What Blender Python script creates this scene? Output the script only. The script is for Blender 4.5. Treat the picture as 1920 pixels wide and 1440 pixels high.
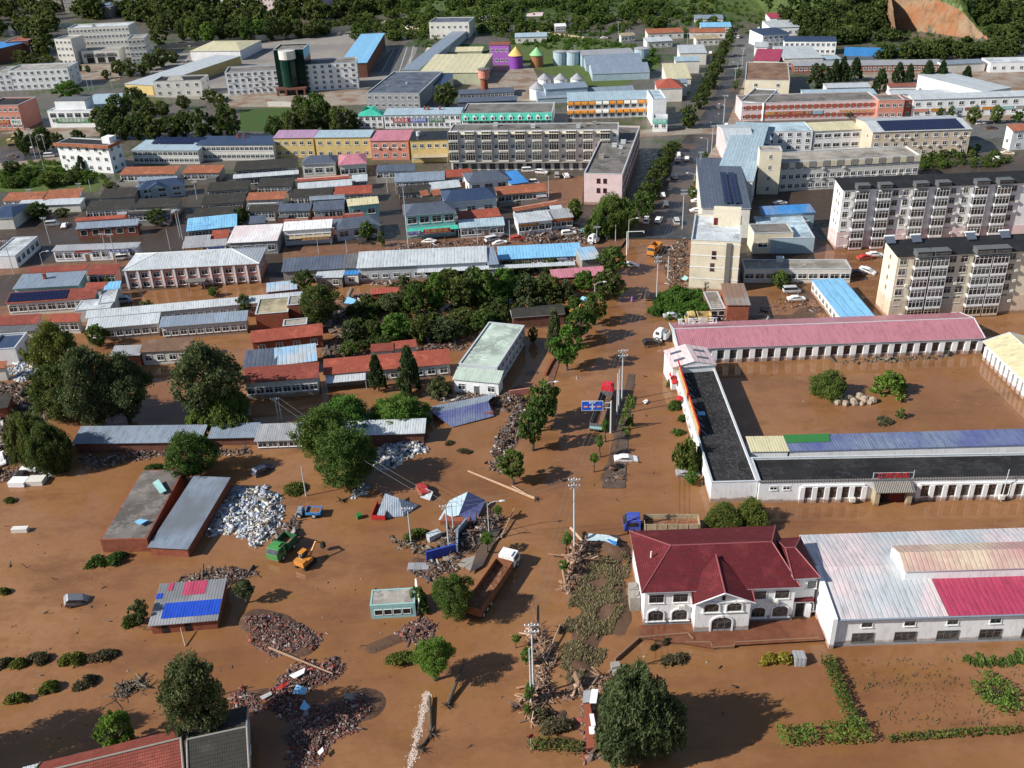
import bpy, math, random
import numpy as np
from mathutils import Vector, Matrix
for o in list(bpy.data.objects): bpy.data.objects.remove(o)
R = math.radians
SC = bpy.context.scene
# ------------------------------------------------------------------ camera
F, CX, CY, H = 1800.0, 960.0, 720.0, 100.0      # focal length and centre in photo pixels, drone height in metres
_d = Vector((129, -3230, -F)).normalized(); _up = -_d
_f = Vector((0, 0, -1)); _yw = (_f - _up * _f.dot(_up)).normalized(); _xw = _yw.cross(_up)
M3 = Matrix((_xw, _yw, _up))                    # camera -> world
cam = bpy.data.cameras.new('camera'); camo = bpy.data.objects.new('camera', cam)
SC.collection.objects.link(camo); SC.camera = camo
cam.sensor_width = 36; cam.lens = F / 1920 * 36; cam.clip_start = 1; cam.clip_end = 6000
camo.matrix_world = Matrix.Translation((0, 0, H)) @ M3.to_4x4()
# ------------------------------------------------------------------ world and sun
SUN_EL, SUN_AZ = 34.0, 16.5                      # the light travels towards +x and a little away from the camera
w = bpy.data.worlds.new('World'); SC.world = w; w.use_nodes = True
nt = w.node_tree; bg = nt.nodes['Background']
sky = nt.nodes.new('ShaderNodeTexSky'); sky.sky_type = 'NISHITA'; sky.sun_disc = False
sky.sun_elevation = R(SUN_EL); sky.sun_rotation = R(270 - SUN_AZ); sky.air_density = 1.0; sky.dust_density = 0.6
nt.links.new(sky.outputs[0], bg.inputs[0]); bg.inputs[1].default_value = 0.08
sl = bpy.data.lights.new('sun', 'SUN'); sl.energy = 5.0; sl.angle = R(0.5); sl.color = (1.0, 0.94, 0.85)
so = bpy.data.objects.new('sun', sl); SC.collection.objects.link(so)
_t = Vector((math.cos(R(SUN_AZ)) * math.cos(R(SUN_EL)), math.sin(R(SUN_AZ)) * math.cos(R(SUN_EL)), -math.sin(R(SUN_EL))))
so.rotation_euler = _t.to_track_quat('-Z', 'Y').to_euler(); so.location = (-100, 0, 200)
SC.view_settings.view_transform = 'Standard'; SC.view_settings.look = 'None'; SC.view_settings.exposure = 0.46
SC.view_settings.gamma = 1.0
SC.render.engine = 'CYCLES'; SC.cycles.max_bounces = 5; SC.cycles.diffuse_bounces = 2; SC.cycles.glossy_bounces = 2
SC.cycles.transmission_bounces = 2; SC.cycles.transparent_max_bounces = 4; SC.cycles.caustics_reflective = False; SC.cycles.caustics_refractive = False
SC.cycles.use_denoising = True
# ------------------------------------------------------------------ pixels of the photo <-> points of the place
def U(x, y, z=0.0):
    v = M3 @ Vector((x - CX, CY - y, -F)); t = (z - H) / v.z
    return Vector((v.x * t, v.y * t, z))
M3T = M3.transposed()
def P(p):
    c = M3T @ (Vector(p) - Vector((0, 0, H))); return (CX + F * c.x / -c.z, CY - F * c.y / -c.z)
def ppm(y): return .874 * (y + 280) / H * 1.0        # pixels per metre for things standing at picture row y
def hfit(x, y, yb):                                   # height of a point seen at (x, y) whose foot is seen at row yb
    lo, hi = 0.05, 70
    for _ in range(36):
        m = (lo + hi) / 2; q = U(x, y, m)
        if P((q.x, q.y, 0))[1] < yb: lo = m
        else: hi = m
    return m
rnd = random.Random(7); nrs = np.random.RandomState(11)
# ------------------------------------------------------------------ objects
def link(o, parent=None):
    SC.collection.objects.link(o)
    if parent is not None: o.parent = parent
    return o
def tag(o, label=None, cat=None, group=None, kind=None):
    if label: o['label'] = label
    if cat: o['category'] = cat
    if group: o['group'] = group
    if kind: o['kind'] = kind
    return o
LABELS = {}
def empty(name, loc, rz=0.0, label=None, cat=None, group=None):
    o = bpy.data.objects.new(name, None); o.empty_display_size = 0.5; link(o)
    o.location = loc; o.rotation_euler = (0, 0, rz); tag(o, label, cat, group); return o
class MB:
    def __init__(s): s.v = []; s.f = []; s.m = []
    def quad(s, a, b, c, d, m=0):
        n = len(s.v); s.v += [tuple(a), tuple(b), tuple(c), tuple(d)]; s.f.append((n, n + 1, n + 2, n + 3)); s.m.append(m)
    def poly(s, pts, m=0):
        n = len(s.v); s.v += [tuple(p) for p in pts]; s.f.append(tuple(range(n, n + len(pts)))); s.m.append(m)
    def hexa(s, p, m=0):     # p: 4 bottom + 4 top, counter-clockwise
        n = len(s.v); s.v += [tuple(q) for q in p]
        for f in ((3, 2, 1, 0), (4, 5, 6, 7), (0, 1, 5, 4), (1, 2, 6, 5), (2, 3, 7, 6), (3, 0, 4, 7)):
            s.f.append(tuple(n + i for i in f)); s.m.append(m)
    def box(s, x0, y0, z0, x1, y1, z1, m=0):
        s.hexa([(x0, y0, z0), (x1, y0, z0), (x1, y1, z0), (x0, y1, z0), (x0, y0, z1), (x1, y0, z1), (x1, y1, z1), (x0, y1, z1)], m)
    def tube(s, a, b, r0, r1=None, n=8, m=0):
        a = Vector(a); b = Vector(b); r1 = r0 if r1 is None else r1
        d = (b - a).normalized(); u = d.orthogonal().normalized(); w_ = d.cross(u); k = len(s.v)
        for p, r in ((a, r0), (b, r1)):
            for i in range(n):
                t = 2 * math.pi * i / n; s.v.append(tuple(p + (u * math.cos(t) + w_ * math.sin(t)) * r))
        for i in range(n):
            j = (i + 1) % n; s.f.append((k + i, k + j, k + n + j, k + n + i)); s.m.append(m)
        s.f.append(tuple(k + i for i in reversed(range(n)))); s.m.append(m)
        s.f.append(tuple(k + n + i for i in range(n))); s.m.append(m)
    def lathe(s, prof, n=16, c=(0, 0), m=0):
        k = len(s.v)
        for r, z in prof:
            for i in range(n):
                t = 2 * math.pi * i / n; s.v.append((c[0] + r * math.cos(t), c[1] + r * math.sin(t), z))
        for q in range(len(prof) - 1):
            for i in range(n):
                j = (i + 1) % n; s.f.append((k + q * n + i, k + q * n + j, k + (q + 1) * n + j, k + (q + 1) * n + i)); s.m.append(m)
    def mesh(s, name, mats=()):
        me = bpy.data.meshes.new(name); me.from_pydata(s.v, [], s.f)
        for x in mats: me.materials.append(x)
        if s.f and any(s.m): me.polygons.foreach_set('material_index', s.m)
        me.update(); return me
    def build(s, name, mat, parent=None):
        mats = mat if isinstance(mat, (list, tuple)) else [mat]
        return link(bpy.data.objects.new(name, s.mesh(name, mats)), parent)
def np_mesh(name, V, Fq, mat, attr=None):            # V (n,3), Fq (m,4)
    me = bpy.data.meshes.new(name); n = len(V); m = len(Fq); k = Fq.shape[1]
    me.vertices.add(n); me.vertices.foreach_set('co', np.asarray(V, np.float32).ravel())
    me.loops.add(m * k); me.loops.foreach_set('vertex_index', np.asarray(Fq, np.int32).ravel())
    me.polygons.add(m); me.polygons.foreach_set('loop_start', np.arange(0, m * k, k, dtype=np.int32))
    me.polygons.foreach_set('loop_total', np.full(m, k, np.int32))
    if isinstance(mat, (list, tuple)):
        for x in mat: me.materials.append(x)
    else: me.materials.append(mat)
    me.update(calc_edges=True)
    if attr is not None:
        a = me.attributes.new('tone', 'FLOAT', 'FACE'); a.data.foreach_set('value', np.asarray(attr, np.float32))
    return me
def inst(me, name, loc, rot=(0, 0, 0), scale=(1, 1, 1), parent=None):
    o = bpy.data.objects.new(name, me); link(o, parent); o.location = loc; o.rotation_euler = rot; o.scale = scale; return o
# ------------------------------------------------------------------ materials
MATS = {}
class NB:
    def __init__(s, name):
        s.m = bpy.data.materials.new(name); s.m.use_nodes = True; s.t = s.m.node_tree; s.b = s.t.nodes['Principled BSDF']
        s.b.inputs['Specular IOR Level'].default_value = 0.3
    def n(s, typ, **kw):
        x = s.t.nodes.new('ShaderNode' + typ)
        for k, v in kw.items(): setattr(x, k, v)
        return x
    def l(s, a, b): s.t.links.new(a, b)
    def coord(s, which='Object'): return s.n('TexCoord').outputs[which]
    def noise(s, scale, detail=4, rough=.55, vec=None, sc3=None):
        x = s.n('TexNoise'); x.inputs['Scale'].default_value = scale; x.inputs['Detail'].default_value = detail; x.inputs['Roughness'].default_value = rough
        v = vec or s.coord()
        if sc3:
            mp = s.n('Mapping'); mp.inputs['Scale'].default_value = sc3; s.l(v, mp.inputs[0]); v = mp.outputs[0]
        s.l(v, x.inputs['Vector']); return x.outputs['Fac']
    def ramp(s, fac, lo, hi):
        x = s.n('MapRange'); x.inputs[1].default_value = lo; x.inputs[2].default_value = hi; x.clamp = True; s.l(fac, x.inputs[0]); return x.outputs[0]
    def mix(s, fac, a, b, typ='MIX'):
        x = s.n('Mix', data_type='RGBA', blend_type=typ)
        for i, v in ((0, fac), (6, a), (7, b)):
            if isinstance(v, (int, float)): x.inputs[i].default_value = v
            elif isinstance(v, (tuple, list)): x.inputs[i].default_value = (*v[:3], 1)
            else: s.l(v, x.inputs[i])
        return x.outputs[2]
    def math(s, op, a, b=0.0):
        x = s.n('Math', operation=op)
        for i, v in ((0, a), (1, b)):
            if isinstance(v, (int, float)): x.inputs[i].default_value = v
            else: s.l(v, x.inputs[i])
        return x.outputs[0]
    def xyz(s):
        x = s.n('SeparateXYZ'); s.l(s.coord(), x.inputs[0]); return x.outputs
    def bump(s, h, strength=.5, dist=.05):
        x = s.n('Bump'); x.inputs['Strength'].default_value = strength; x.inputs['Distance'].default_value = dist
        s.l(h, x.inputs['Height']); s.l(x.outputs[0], s.b.inputs['Normal'])
    def out(s, col, rough=.7, metal=0.0):
        if isinstance(col, (tuple, list)): s.b.inputs['Base Color'].default_value = (*col[:3], 1)
        else: s.l(col, s.b.inputs['Base Color'])
        if isinstance(rough, (int, float)): s.b.inputs['Roughness'].default_value = rough
        else: s.l(rough, s.b.inputs['Roughness'])
        s.b.inputs['Metallic'].default_value = metal; return s.m
COL = dict(  # real-world base colours
 white=(.80,.81,.82), offwhite=(.66,.64,.59), cream=(.72,.65,.50), yellow=(.62,.47,.20), peach=(.62,.50,.38), pinkw=(.72,.56,.56), pink=(.52,.20,.25),
 salmon=(.60,.25,.19), redw=(.37,.09,.055), brick=(.27,.085,.05), brickd=(.16,.07,.05), grey=(.33,.34,.36), lgrey=(.48,.52,.55), dgrey=(.12,.125,.13),
 conc=(.30,.28,.25), dconc=(.16,.15,.14), bluegrey=(.22,.27,.34), paleblue=(.36,.47,.54), blue=(.05,.25,.62), skyblue=(.22,.50,.78), navy=(.035,.06,.12),
 teal=(.30,.52,.52), green=(.05,.45,.33), palegreen=(.44,.53,.46), olive=(.47,.49,.34), magenta=(.40,.05,.105), maroon=(.125,.014,.019), rose=(.44,.185,.225), ridge=(.24,.07,.08),
 orange=(.38,.135,.07), red=(.27,.065,.045), tilegrey=(.046,.043,.037), black=(.019,.019,.021), creamr=(.62,.57,.36), slate=(.09,.11,.15), violet=(.42,.26,.40),
 purpleb=(.11,.13,.30), tan=(.40,.33,.22), rust=(.22,.09,.045), shopred=(.45,.03,.03), shopor=(.55,.22,.03), shopbl=(.04,.08,.40), shopgr=(.03,.17,.045), brown=(.20,.12,.08), deepblue=(.015,.07,.50))
def wall(c, mud=0.0):
    k = ('w', c, mud)
    if k in MATS: return MATS[k]
    b = NB('wall_' + c); col = COL[c]; n1 = b.noise(.25, 3); n2 = b.noise(2.5, 5, .6, sc3=(1, 1, .25))
    x = b.mix(b.ramp(n1, .35, .7), col, tuple(v * .86 for v in col)); x = b.mix(b.ramp(n2, .5, .8), x, tuple(v * .68 for v in col))
    if mud:
        z = b.xyz()[2]; e = b.math('SUBTRACT', z, b.math('MULTIPLY', b.noise(.8, 4), 1.0))
        x = b.mix(b.math('MULTIPLY', b.ramp(e, mud - .35, mud - .75), .8), x, (.24, .13, .075))
    b.bump(n2, .15, .02); MATS[k] = b.out(x, .85); return MATS[k]
def brickwall(c='brick'):
    k = ('bw', c)
    if k in MATS: return MATS[k]
    b = NB('brick_wall'); col = COL[c]; n = b.noise(1.2, 5); n2 = b.noise(9, 2)
    x = b.mix(b.ramp(n, .35, .7), col, tuple(v * .6 for v in col)); x = b.mix(b.ramp(n2, .5, .75), x, tuple(min(1, v * 1.5) for v in col))
    MATS[k] = b.out(x, .9); return MATS[k]
def metal(c, pitch=.6, fade=0.25, axis=0, c2=None):
    k = ('m', c, pitch, fade, axis, c2)
    if k in MATS: return MATS[k]
    b = NB('metal_roof_' + c); col = COL[c]; x_ = b.xyz()[axis]
    ph = b.math('FRACT', b.math('DIVIDE', x_, pitch)); tri = b.math('ABSOLUTE', b.math('SUBTRACT', ph, .5))
    rib = b.ramp(tri, .30, .5)
    n1 = b.noise(.12, 4); n2 = b.noise(1.6, 5, .65, sc3=((1, .18, 1) if axis == 0 else (.18, 1, 1)))
    cc = tuple(min(.8, v * 1.25 + .02) for v in col) if c2 is None else COL[c2]
    x = b.mix(b.math('MULTIPLY', b.ramp(n1, .4, .62), fade * 2 if c2 is None else .8), col, cc)
    sheet = b.n('TexWhiteNoise', noise_dimensions='1D'); b.l(b.math('FLOOR', b.math('DIVIDE', x_, pitch * 2.0)), sheet.inputs['W'])
    x = b.mix(b.math('MULTIPLY', sheet.outputs[0], .22), x, tuple(v * .6 for v in col))
    x = b.mix(b.ramp(n2, .48, .78), x, tuple(v * .55 for v in col))
    x = b.mix(b.math('MULTIPLY', rib, .28), x, tuple(v * .45 for v in col))      # seam shading painted into the colour, with dirt in the grooves
    b.bump(b.math('SUBTRACT', 1.0, rib), .7, .05)
    b.b.inputs['Specular IOR Level'].default_value = .45; MATS[k] = b.out(x, .42); return MATS[k]
def tile(c, row=.34, colw=.28):
    k = ('t', c, row)
    if k in MATS: return MATS[k]
    b = NB('tile_roof_' + c); col = COL[c]; X = b.xyz()
    fy = b.math('FRACT', b.math('DIVIDE', X[1], row)); fx = b.math('FRACT', b.math('DIVIDE', X[0], colw))
    ly = b.ramp(fy, .22, .0); lx = b.math('ABSOLUTE', b.math('SUBTRACT', fx, .5)); g = b.math('MAXIMUM', ly, b.ramp(lx, .38, .5))
    vx = b.n('TexVoronoi'); vx.inputs['Scale'].default_value = 2.2; b.l(b.coord(), vx.inputs['Vector'])
    sp = b.n('SeparateColor'); b.l(vx.outputs['Color'], sp.inputs[0])
    n1 = b.noise(.35, 5, .65)
    x = b.mix(b.math('MULTIPLY', sp.outputs[0], .55), col, tuple(v * .6 for v in col)); x = b.mix(b.ramp(n1, .52, .75), x, tuple(min(1, v * 1.5 + .01) for v in col))
    n3 = b.noise(.9, 6, .7); x = b.mix(b.ramp(n3, .55, .78), x, tuple(v * .38 + .008 for v in col))
    x = b.mix(b.math('MULTIPLY', g, .55), x, tuple(v * .3 for v in col))
    b.bump(b.math('SUBTRACT', 1.0, g), .8, .06); MATS[k] = b.out(x, .75); return MATS[k]
def flat(c, c2=None, rough=.85):
    k = ('f', c, c2)
    if k in MATS: return MATS[k]
    b = NB('flat_roof_' + c); col = COL[c]; n1 = b.noise(.16, 5, .6); n2 = b.noise(2.2, 6, .7); d = tuple(v * .55 for v in col); l_ = tuple(v * 1.5 + .008 for v in col) if not c2 else COL[c2]
    x = b.mix(b.ramp(n1, .42, .6), col, d); x = b.mix(b.ramp(n2, .52, .8), x, l_)
    n3 = b.noise(.22, 6, .75, sc3=(1, 1.6, 1)); x = b.mix(b.math('MULTIPLY', b.math('MULTIPLY', b.ramp(n3, .53, .56), b.ramp(n3, .62, .575)), .4), x, tuple(v * 1.8 + .03 for v in col))
    b.bump(n2, .3, .03); MATS[k] = b.out(x, rough); return MATS[k]
def paint(c, rough=.5, metal_=0.0, nz=.15):
    k = ('p', c, rough, metal_)
    if k in MATS: return MATS[k]
    col = COL[c] if isinstance(c, str) else c
    b = NB('paint'); x = b.mix(b.math('MULTIPLY', b.ramp(b.noise(2.0, 5), .45, .75), min(1, nz * 3)), col, tuple(v * .6 for v in col))
    MATS[k] = b.out(x, rough, metal_); return MATS[k]
def carpaint(c):
    k = ('cp', c)
    if k in MATS: return MATS[k]
    col = COL[c] if isinstance(c, str) else c; b = NB('muddy_car_paint'); n = b.noise(3, 4); e = b.math('SUBTRACT', b.xyz()[2], b.math('MULTIPLY', n, .9))
    x = b.mix(b.ramp(e, .45, .0), col, (.22, .12, .07)); x = b.mix(b.math('MULTIPLY', b.ramp(n, .45, .7), .45), x, (.25, .16, .11)); MATS[k] = b.out(x, .35); return MATS[k]
def glass():
    if 'glass' in MATS: return MATS['glass']
    b = NB('window_glass'); b.b.inputs['Specular IOR Level'].default_value = .8
    oi = b.n('ObjectInfo'); x = b.mix(b.ramp(oi.outputs['Random'], .5, 1.0), (.012, .015, .018), (.05, .06, .065)); x = b.mix(b.math('MULTIPLY', b.ramp(b.noise(1.4, 3), .48, .56), oi.outputs['Random']), x, (.12, .12, .11))
    MATS['glass'] = b.out(x, .12); return MATS['glass']
def emptydark():
    if 'dk' in MATS: return MATS['dk']
    b = NB('dark_interior'); MATS['dk'] = b.out(b.mix(b.ramp(b.noise(1.2, 3), .4, .7), (.008, .008, .008), (.04, .03, .022)), .8); return MATS['dk']
def foliage(name, a, c, tr=.36):
    k = ('fo', name)
    if k in MATS: return MATS[k]
    b = NB('foliage_' + name); at = b.n('Attribute', attribute_name='tone'); oi = b.n('ObjectInfo')
    x = b.mix(at.outputs['Fac'], a, c); x = b.mix(b.math('MULTIPLY', oi.outputs['Random'], .35), x, tuple(v * .6 for v in a))
    hs = b.n('HueSaturation'); b.l(x, hs.inputs['Color']); b.l(b.math('ADD', .485, b.math('MULTIPLY', oi.outputs['Random'], .03)), hs.inputs['Hue'])
    df = b.b; df.inputs['Roughness'].default_value = .65; df.inputs['Specular IOR Level'].default_value = .25; b.l(hs.outputs[0], df.inputs['Base Color'])
    tl = b.n('BsdfTranslucent'); b.l(hs.outputs[0], tl.inputs[0]); mx = b.n('MixShader'); mx.inputs[0].default_value = tr
    b.l(df.outputs[0], mx.inputs[1]); b.l(tl.outputs[0], mx.inputs[2]); b.l(mx.outputs[0], b.t.nodes['Material Output'].inputs[0])
    MATS[k] = b.m; return b.m
def bark():
    if 'bark' in MATS: return MATS['bark']
    b = NB('bark'); MATS['bark'] = b.out(b.mix(b.noise(3, 5), (.05, .035, .025), (.16, .12, .09)), .9); return MATS['bark']
# ------------------------------------------------------------------ terrain, flood water, roads
def fbm(x, y, s, oct=4, seed=0):
    rs = np.random.RandomState(seed); out = np.zeros_like(x); a = 1.0
    for o in range(oct):
        for _ in range(3):
            th = rs.rand() * 6.283; ph = rs.rand() * 6.283; k = 2 * np.pi / s * (.7 + .6 * rs.rand())
            out += a * np.sin(k * (x * np.cos(th) + y * np.sin(th)) + ph + 1.3 * np.sin(k * .6 * (y * np.cos(th) - x * np.sin(th)) + ph)) / 3
        s *= .5; a *= .52
    return out
def smooth(x, a, b):
    t = np.clip((x - a) / (b - a), 0, 1); return t * t * (3 - 2 * t)
def seg_dist(X, Y, pts):      # distance to a polyline
    d = np.full(X.shape, 1e9)
    for (ax, ay), (bx, by) in zip(pts[:-1], pts[1:]):
        vx, vy = bx - ax, by - ay; t = np.clip(((X - ax) * vx + (Y - ay) * vy) / (vx * vx + vy * vy + 1e-9), 0, 1)
        d = np.minimum(d, np.hypot(X - ax - t * vx, Y - ay - t * vy))
    return d
def inside(X, Y, poly):
    c = np.zeros(X.shape, bool); n = len(poly)
    for i in range(n):
        (x1, y1), (x2, y2) = poly[i], poly[(i + 1) % n]
        if y1 == y2: continue
        k = ((y1 > Y) != (y2 > Y)) & (X < (x2 - x1) * (Y - y1) / (y2 - y1) + x1); c ^= k
    return c
def pxs(pts, z=0): return [tuple(U(x, y, z))[:2] for x, y in pts]
FLOOD = pxs([(-1500, 700), (-500, 560), (0, 575), (240, 545), (500, 520), (900, 525), (1120, 500), (1165, 470), (1185, 440), (1240, 425), (1300, 440), (1330, 500), (1420, 500), (1530, 470), (1600, 430), (1700, 400), (2500, 400), (4000, 1500), (3000, 2600), (-2500, 2600)])
# banks and bars that stand out of the water: (pixel polyline, half width m, height m)
BUMPS = [([(470, 1165), (520, 1175), (560, 1210)], 4.0, .9), ([(450, 1310), (560, 1290), (620, 1260)], 3.0, .6), ([(560, 1370), (620, 1340), (680, 1320)], 5.0, .8),
 ([(1100, 1060), (1120, 1150), (1080, 1230), (1090, 1280)], 4.2, .75), ([(1150, 1010), (1160, 1120), (1175, 1180)], 2.2, .7), ([(1065, 1060), (1100, 1010), (1170, 1030)], 2.2, .7),
 ([(1200, 1205), (1560, 1195)], 1.0, .75), ([(700, 1215), (760, 1190), (810, 1180)], 3.0, .6), ([(820, 1010), (880, 1030), (930, 980)], 3.0, .7), ([(780, 1050), (850, 1070)], 2.2, .6),
 ([(1130, 900), (1150, 860), (1165, 780), (1185, 720)], 2.0, .62), ([(930, 850), (950, 800), (975, 770), (960, 740)], 2.6, .7), ([(1040, 690), (1075, 640), (1110, 560)], 1.2, .6),
 ([(430, 960), (470, 980), (520, 990)], 5.0, .6), ([(640, 930), (690, 900), (740, 840)], 3.0, .6), ([(1280, 560), (1370, 600), (1500, 600), (1540, 570), (1480, 540)], 7.0, .62),
 ([(1220, 590), (1330, 590)], 4.0, .7), ([(1230, 470), (1290, 500), (1260, 560)], 5.0, .55), ([(1590, 1300), (1700, 1330), (1850, 1320), (1920, 1290)], 5.0, .47), ([(1600, 1390), (1900, 1375)], 1.5, .45),
 ([(1000, 1390), (1090, 1400)], 1.6, .55), ([(1000, 1330), (1040, 1350)], 2.2, .6), ([(260, 1175), (300, 1185)], 1.8, .5), ([(140, 1050), (200, 1060)], 1.5, .45),
 ([(720, 670), (860, 750), (960, 745), (1000, 700)], 3.5, .6), ([(20, 700), (60, 780), (80, 880)], 6, .6), ([(120, 835), (350, 850)], 1.8, .62), ([(560, 840), (660, 830), (800, 820)], 2.0, .62),
 ([(1270, 720), (1330, 900)], 1.2, .5), ([(1160, 1430), (1050, 1380), (1060, 1330)], 1.0, .5), ([(60, 1215), (120, 1240)], 1.4, .4), ([(900, 620), (1060, 600)], 6, .6), ([(640, 600), (900, 620)], 14, .7),
 ([(220, 545), (480, 530)], 1.6, .55), ([(250, 760), (500, 770)], 2, .45), ([(810, 1310), (830, 1240)], 1.0, .5)]
for _b in BUMPS: _b[0][:] = pxs(_b[0])
_hx, _hy = U(1090, 40)[0:2]
HC = (150.0, 940.0)                 # hill behind the town, right of the middle
def height(X, Y):
    d = seg_dist(X, Y, FLOOD + FLOOD[:1]); ins = inside(X, Y, FLOOD)
    n = fbm(X, Y, 26, 5, 3); sd = np.where(ins, -d, d) + n * 2.5
    z = -.55 + .67 * smooth(sd, -4, 4) + .10 * n * smooth(sd, 5, -3)
    for pts, wd, h in BUMPS:
        k = seg_dist(X, Y, pts) + n * wd * .35; z += h * smooth(k, wd * 1.15, wd * .25) * (1 + .25 * n)
    # hills: middle (behind the silos) and right (with the quarry face)
    a = smooth(Y + 0.35 * np.abs(X - 60) + fbm(X, Y, 90, 3, 5) * 14, 610, 1250) * smooth(X, -95, 10) * (1 - smooth(X, 175, 215)); z += a * 95
    yb = np.interp(X, [180, 222, 230, 262, 270, 400], [548, 556, 600, 548, 522, 500]) + fbm(X, Y, 40, 3, 8) * 2
    e = smooth(Y - yb, -3, 170) * smooth(X, 168, 196); z += e * 58 + e * fbm(X, Y, 35, 4, 2) * 2.2
    z += 17 * smooth(Y - yb, 1, 12) * smooth(X, 222, 229) * (1 - smooth(X, 258, 268))
    z += smooth(Y, 900, 1800) * 40
    return z
def grid(x0, x1, y0, y1, step):
    xs = np.arange(x0, x1 + step, step, dtype=float); ys = np.arange(y0, y1 + step, step, dtype=float); X, Y = np.meshgrid(xs, ys); Z = height(X, Y)
    V = np.stack([X.ravel(), Y.ravel(), Z.ravel()], 1); nx = len(xs); i = np.arange(len(ys) - 1)[:, None] * nx + np.arange(nx - 1)[None]
    return V, np.stack([i, i + 1, i + nx + 1, i + nx], 2).reshape(-1, 4)
def mat_ground():
    b = NB('wet_mud_and_dirt'); X = b.n('SeparateXYZ'); g = b.n('NewGeometry'); b.l(g.outputs['Position'], X.inputs[0])
    pos = g.outputs['Position']
    n1 = b.noise(.05, 6, .6, vec=pos); n2 = b.noise(.6, 8, .7, vec=pos); n3 = b.noise(.018, 4, .5, vec=pos)
    mud = b.mix(b.ramp(n2, .35, .7), (.06, .034, .022), (.15, .085, .052)); mud = b.mix(b.ramp(n1, .42, .6), mud, (.115, .066, .042)); mud = b.mix(b.math('MULTIPLY', b.ramp(X.outputs[1], 215, 245), .75), mud, (.042, .035, .029))  # village stretch darkened, painting in the shade between its houses
    dirt = b.mix(b.ramp(n2, .35, .7), (.07, .06, .05), (.16, .14, .115)); dirt = b.mix(b.ramp(n1, .5, .62), dirt, (.05, .075, .02))
    far = b.ramp(b.math('ADD', X.outputs[1], b.math('MULTIPLY', n3, 60)), 330, 390); x = b.mix(far, mud, dirt)
    hill = b.ramp(X.outputs[2], 1.2, 4.0); gr = b.mix(b.ramp(n2, .4, .65), (.035, .055, .015), (.11, .15, .035)); x = b.mix(hill, x, gr)
    b.bump(n2, .5, .15); return b.out(x, b.ramp(n2, .2, .9))
gm = mat_ground()
V1, F1 = grid(-150, 170, 55, 330, .8); me = np_mesh('ground', V1, F1, gm); me.polygons.foreach_set('use_smooth', np.ones(len(F1), bool))
tag(link(bpy.data.objects.new('ground', me)), kind='structure')
def strip(x0, x1, y0, y1, st):
    V, Fq = grid(x0, x1, y0, y1, st); return V, Fq
Vs, Fs, off = [], [], 0
for a in ((-150, 170, 330, 1300, 5), (-800, -150, 50, 1300, 10), (170, 210, 50, 420, 5), (170, 210, 420, 1300, 2.5), (210, 400, 420, 860, 2.5), (210, 400, 50, 420, 5), (210, 400, 860, 1300, 8), (400, 900, 50, 1300, 10), (-3500, 4000, 1300, 5200, 60)):
    V, Fq = grid(*a)
    if a[0] == -150 or a[1] == -150 or a[0] == 170: V[:, 2] -= 0.0
    Vs.append(V); Fs.append(Fq + off); off += len(V)
me = np_mesh('terrain', np.concatenate(Vs), np.concatenate(Fs), gm); me.polygons.foreach_set('use_smooth', np.ones(sum(len(f) for f in Fs), bool))
tag(link(bpy.data.objects.new('terrain', me)), kind='structure')
# flood water
def mat_water():
    b = NB('muddy_flood_water'); g = b.n('NewGeometry'); pos = g.outputs['Position']
    n1 = b.noise(.028, 5, .6, vec=pos, sc3=(1, .55, 1)); n2 = b.noise(.11, 6, .65, vec=pos, sc3=(1, 1.8, 1)); n3 = b.noise(1.1, 4, .6, vec=pos); n4 = b.noise(.35, 5, .6, vec=pos)
    x = b.mix(b.ramp(n1, .36, .62), (.20, .090, .038), (.285, .146, .070)); x = b.mix(b.ramp(n2, .5, .72), x, (.215, .108, .034)); n5 = b.noise(.05, 6, .7, vec=pos, sc3=(1, 2.2, 1)); x = b.mix(b.math('MULTIPLY', b.ramp(n5, .5, .66), .75), x, (.15, .068, .034)); x = b.mix(b.math('MULTIPLY', b.ramp(n4, .5, .8), .45), x, (.17, .078, .036))
    x = b.mix(b.math('MULTIPLY', b.ramp(n3, .5, .72), .22), x, (.13, .06, .03)); wv = b.n('TexWave'); wv.inputs['Scale'].default_value = .55; wv.inputs['Distortion'].default_value = 22; wv.inputs['Detail'].default_value = 3; wv.inputs['Detail Scale'].default_value = .7; b.l(pos, wv.inputs['Vector'])
    X = b.n('SeparateXYZ'); b.l(pos, X.inputs[0]); near = b.math('MULTIPLY', b.ramp(X.outputs[1], 112, 92), b.math('MULTIPLY', b.ramp(X.outputs[0], -22, -12), b.ramp(X.outputs[0], 16, 8)))
    h = b.math('ADD', b.math('MULTIPLY', n3, .22), b.math('MULTIPLY', b.math('MULTIPLY', b.math('MULTIPLY', wv.outputs['Fac'], near), n4), .7))
    b.bump(h, .075, .12); b.b.inputs['IOR'].default_value = 1.33; b.b.inputs['Specular IOR Level'].default_value = .5
    return b.out(x, .06)
mw = mat_water()
mb = MB(); mb.poly([(x, y, 0) for x, y in FLOOD])
fw = mb.build('flood_water', mw); tag(fw, kind='structure')
def sheet(name, px, mat, z=.14, kind='structure', pts=None):
    p = pts or pxs(px, z); m = MB(); a = sum(p[i][0] * p[(i + 1) % len(p)][1] - p[(i + 1) % len(p)][0] * p[i][1] for i in range(len(p)))
    if a < 0: p = p[::-1]
    m.poly([(x, y, z) for x, y in p]); o = m.build(name, mat); tag(o, kind=kind); return o
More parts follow.
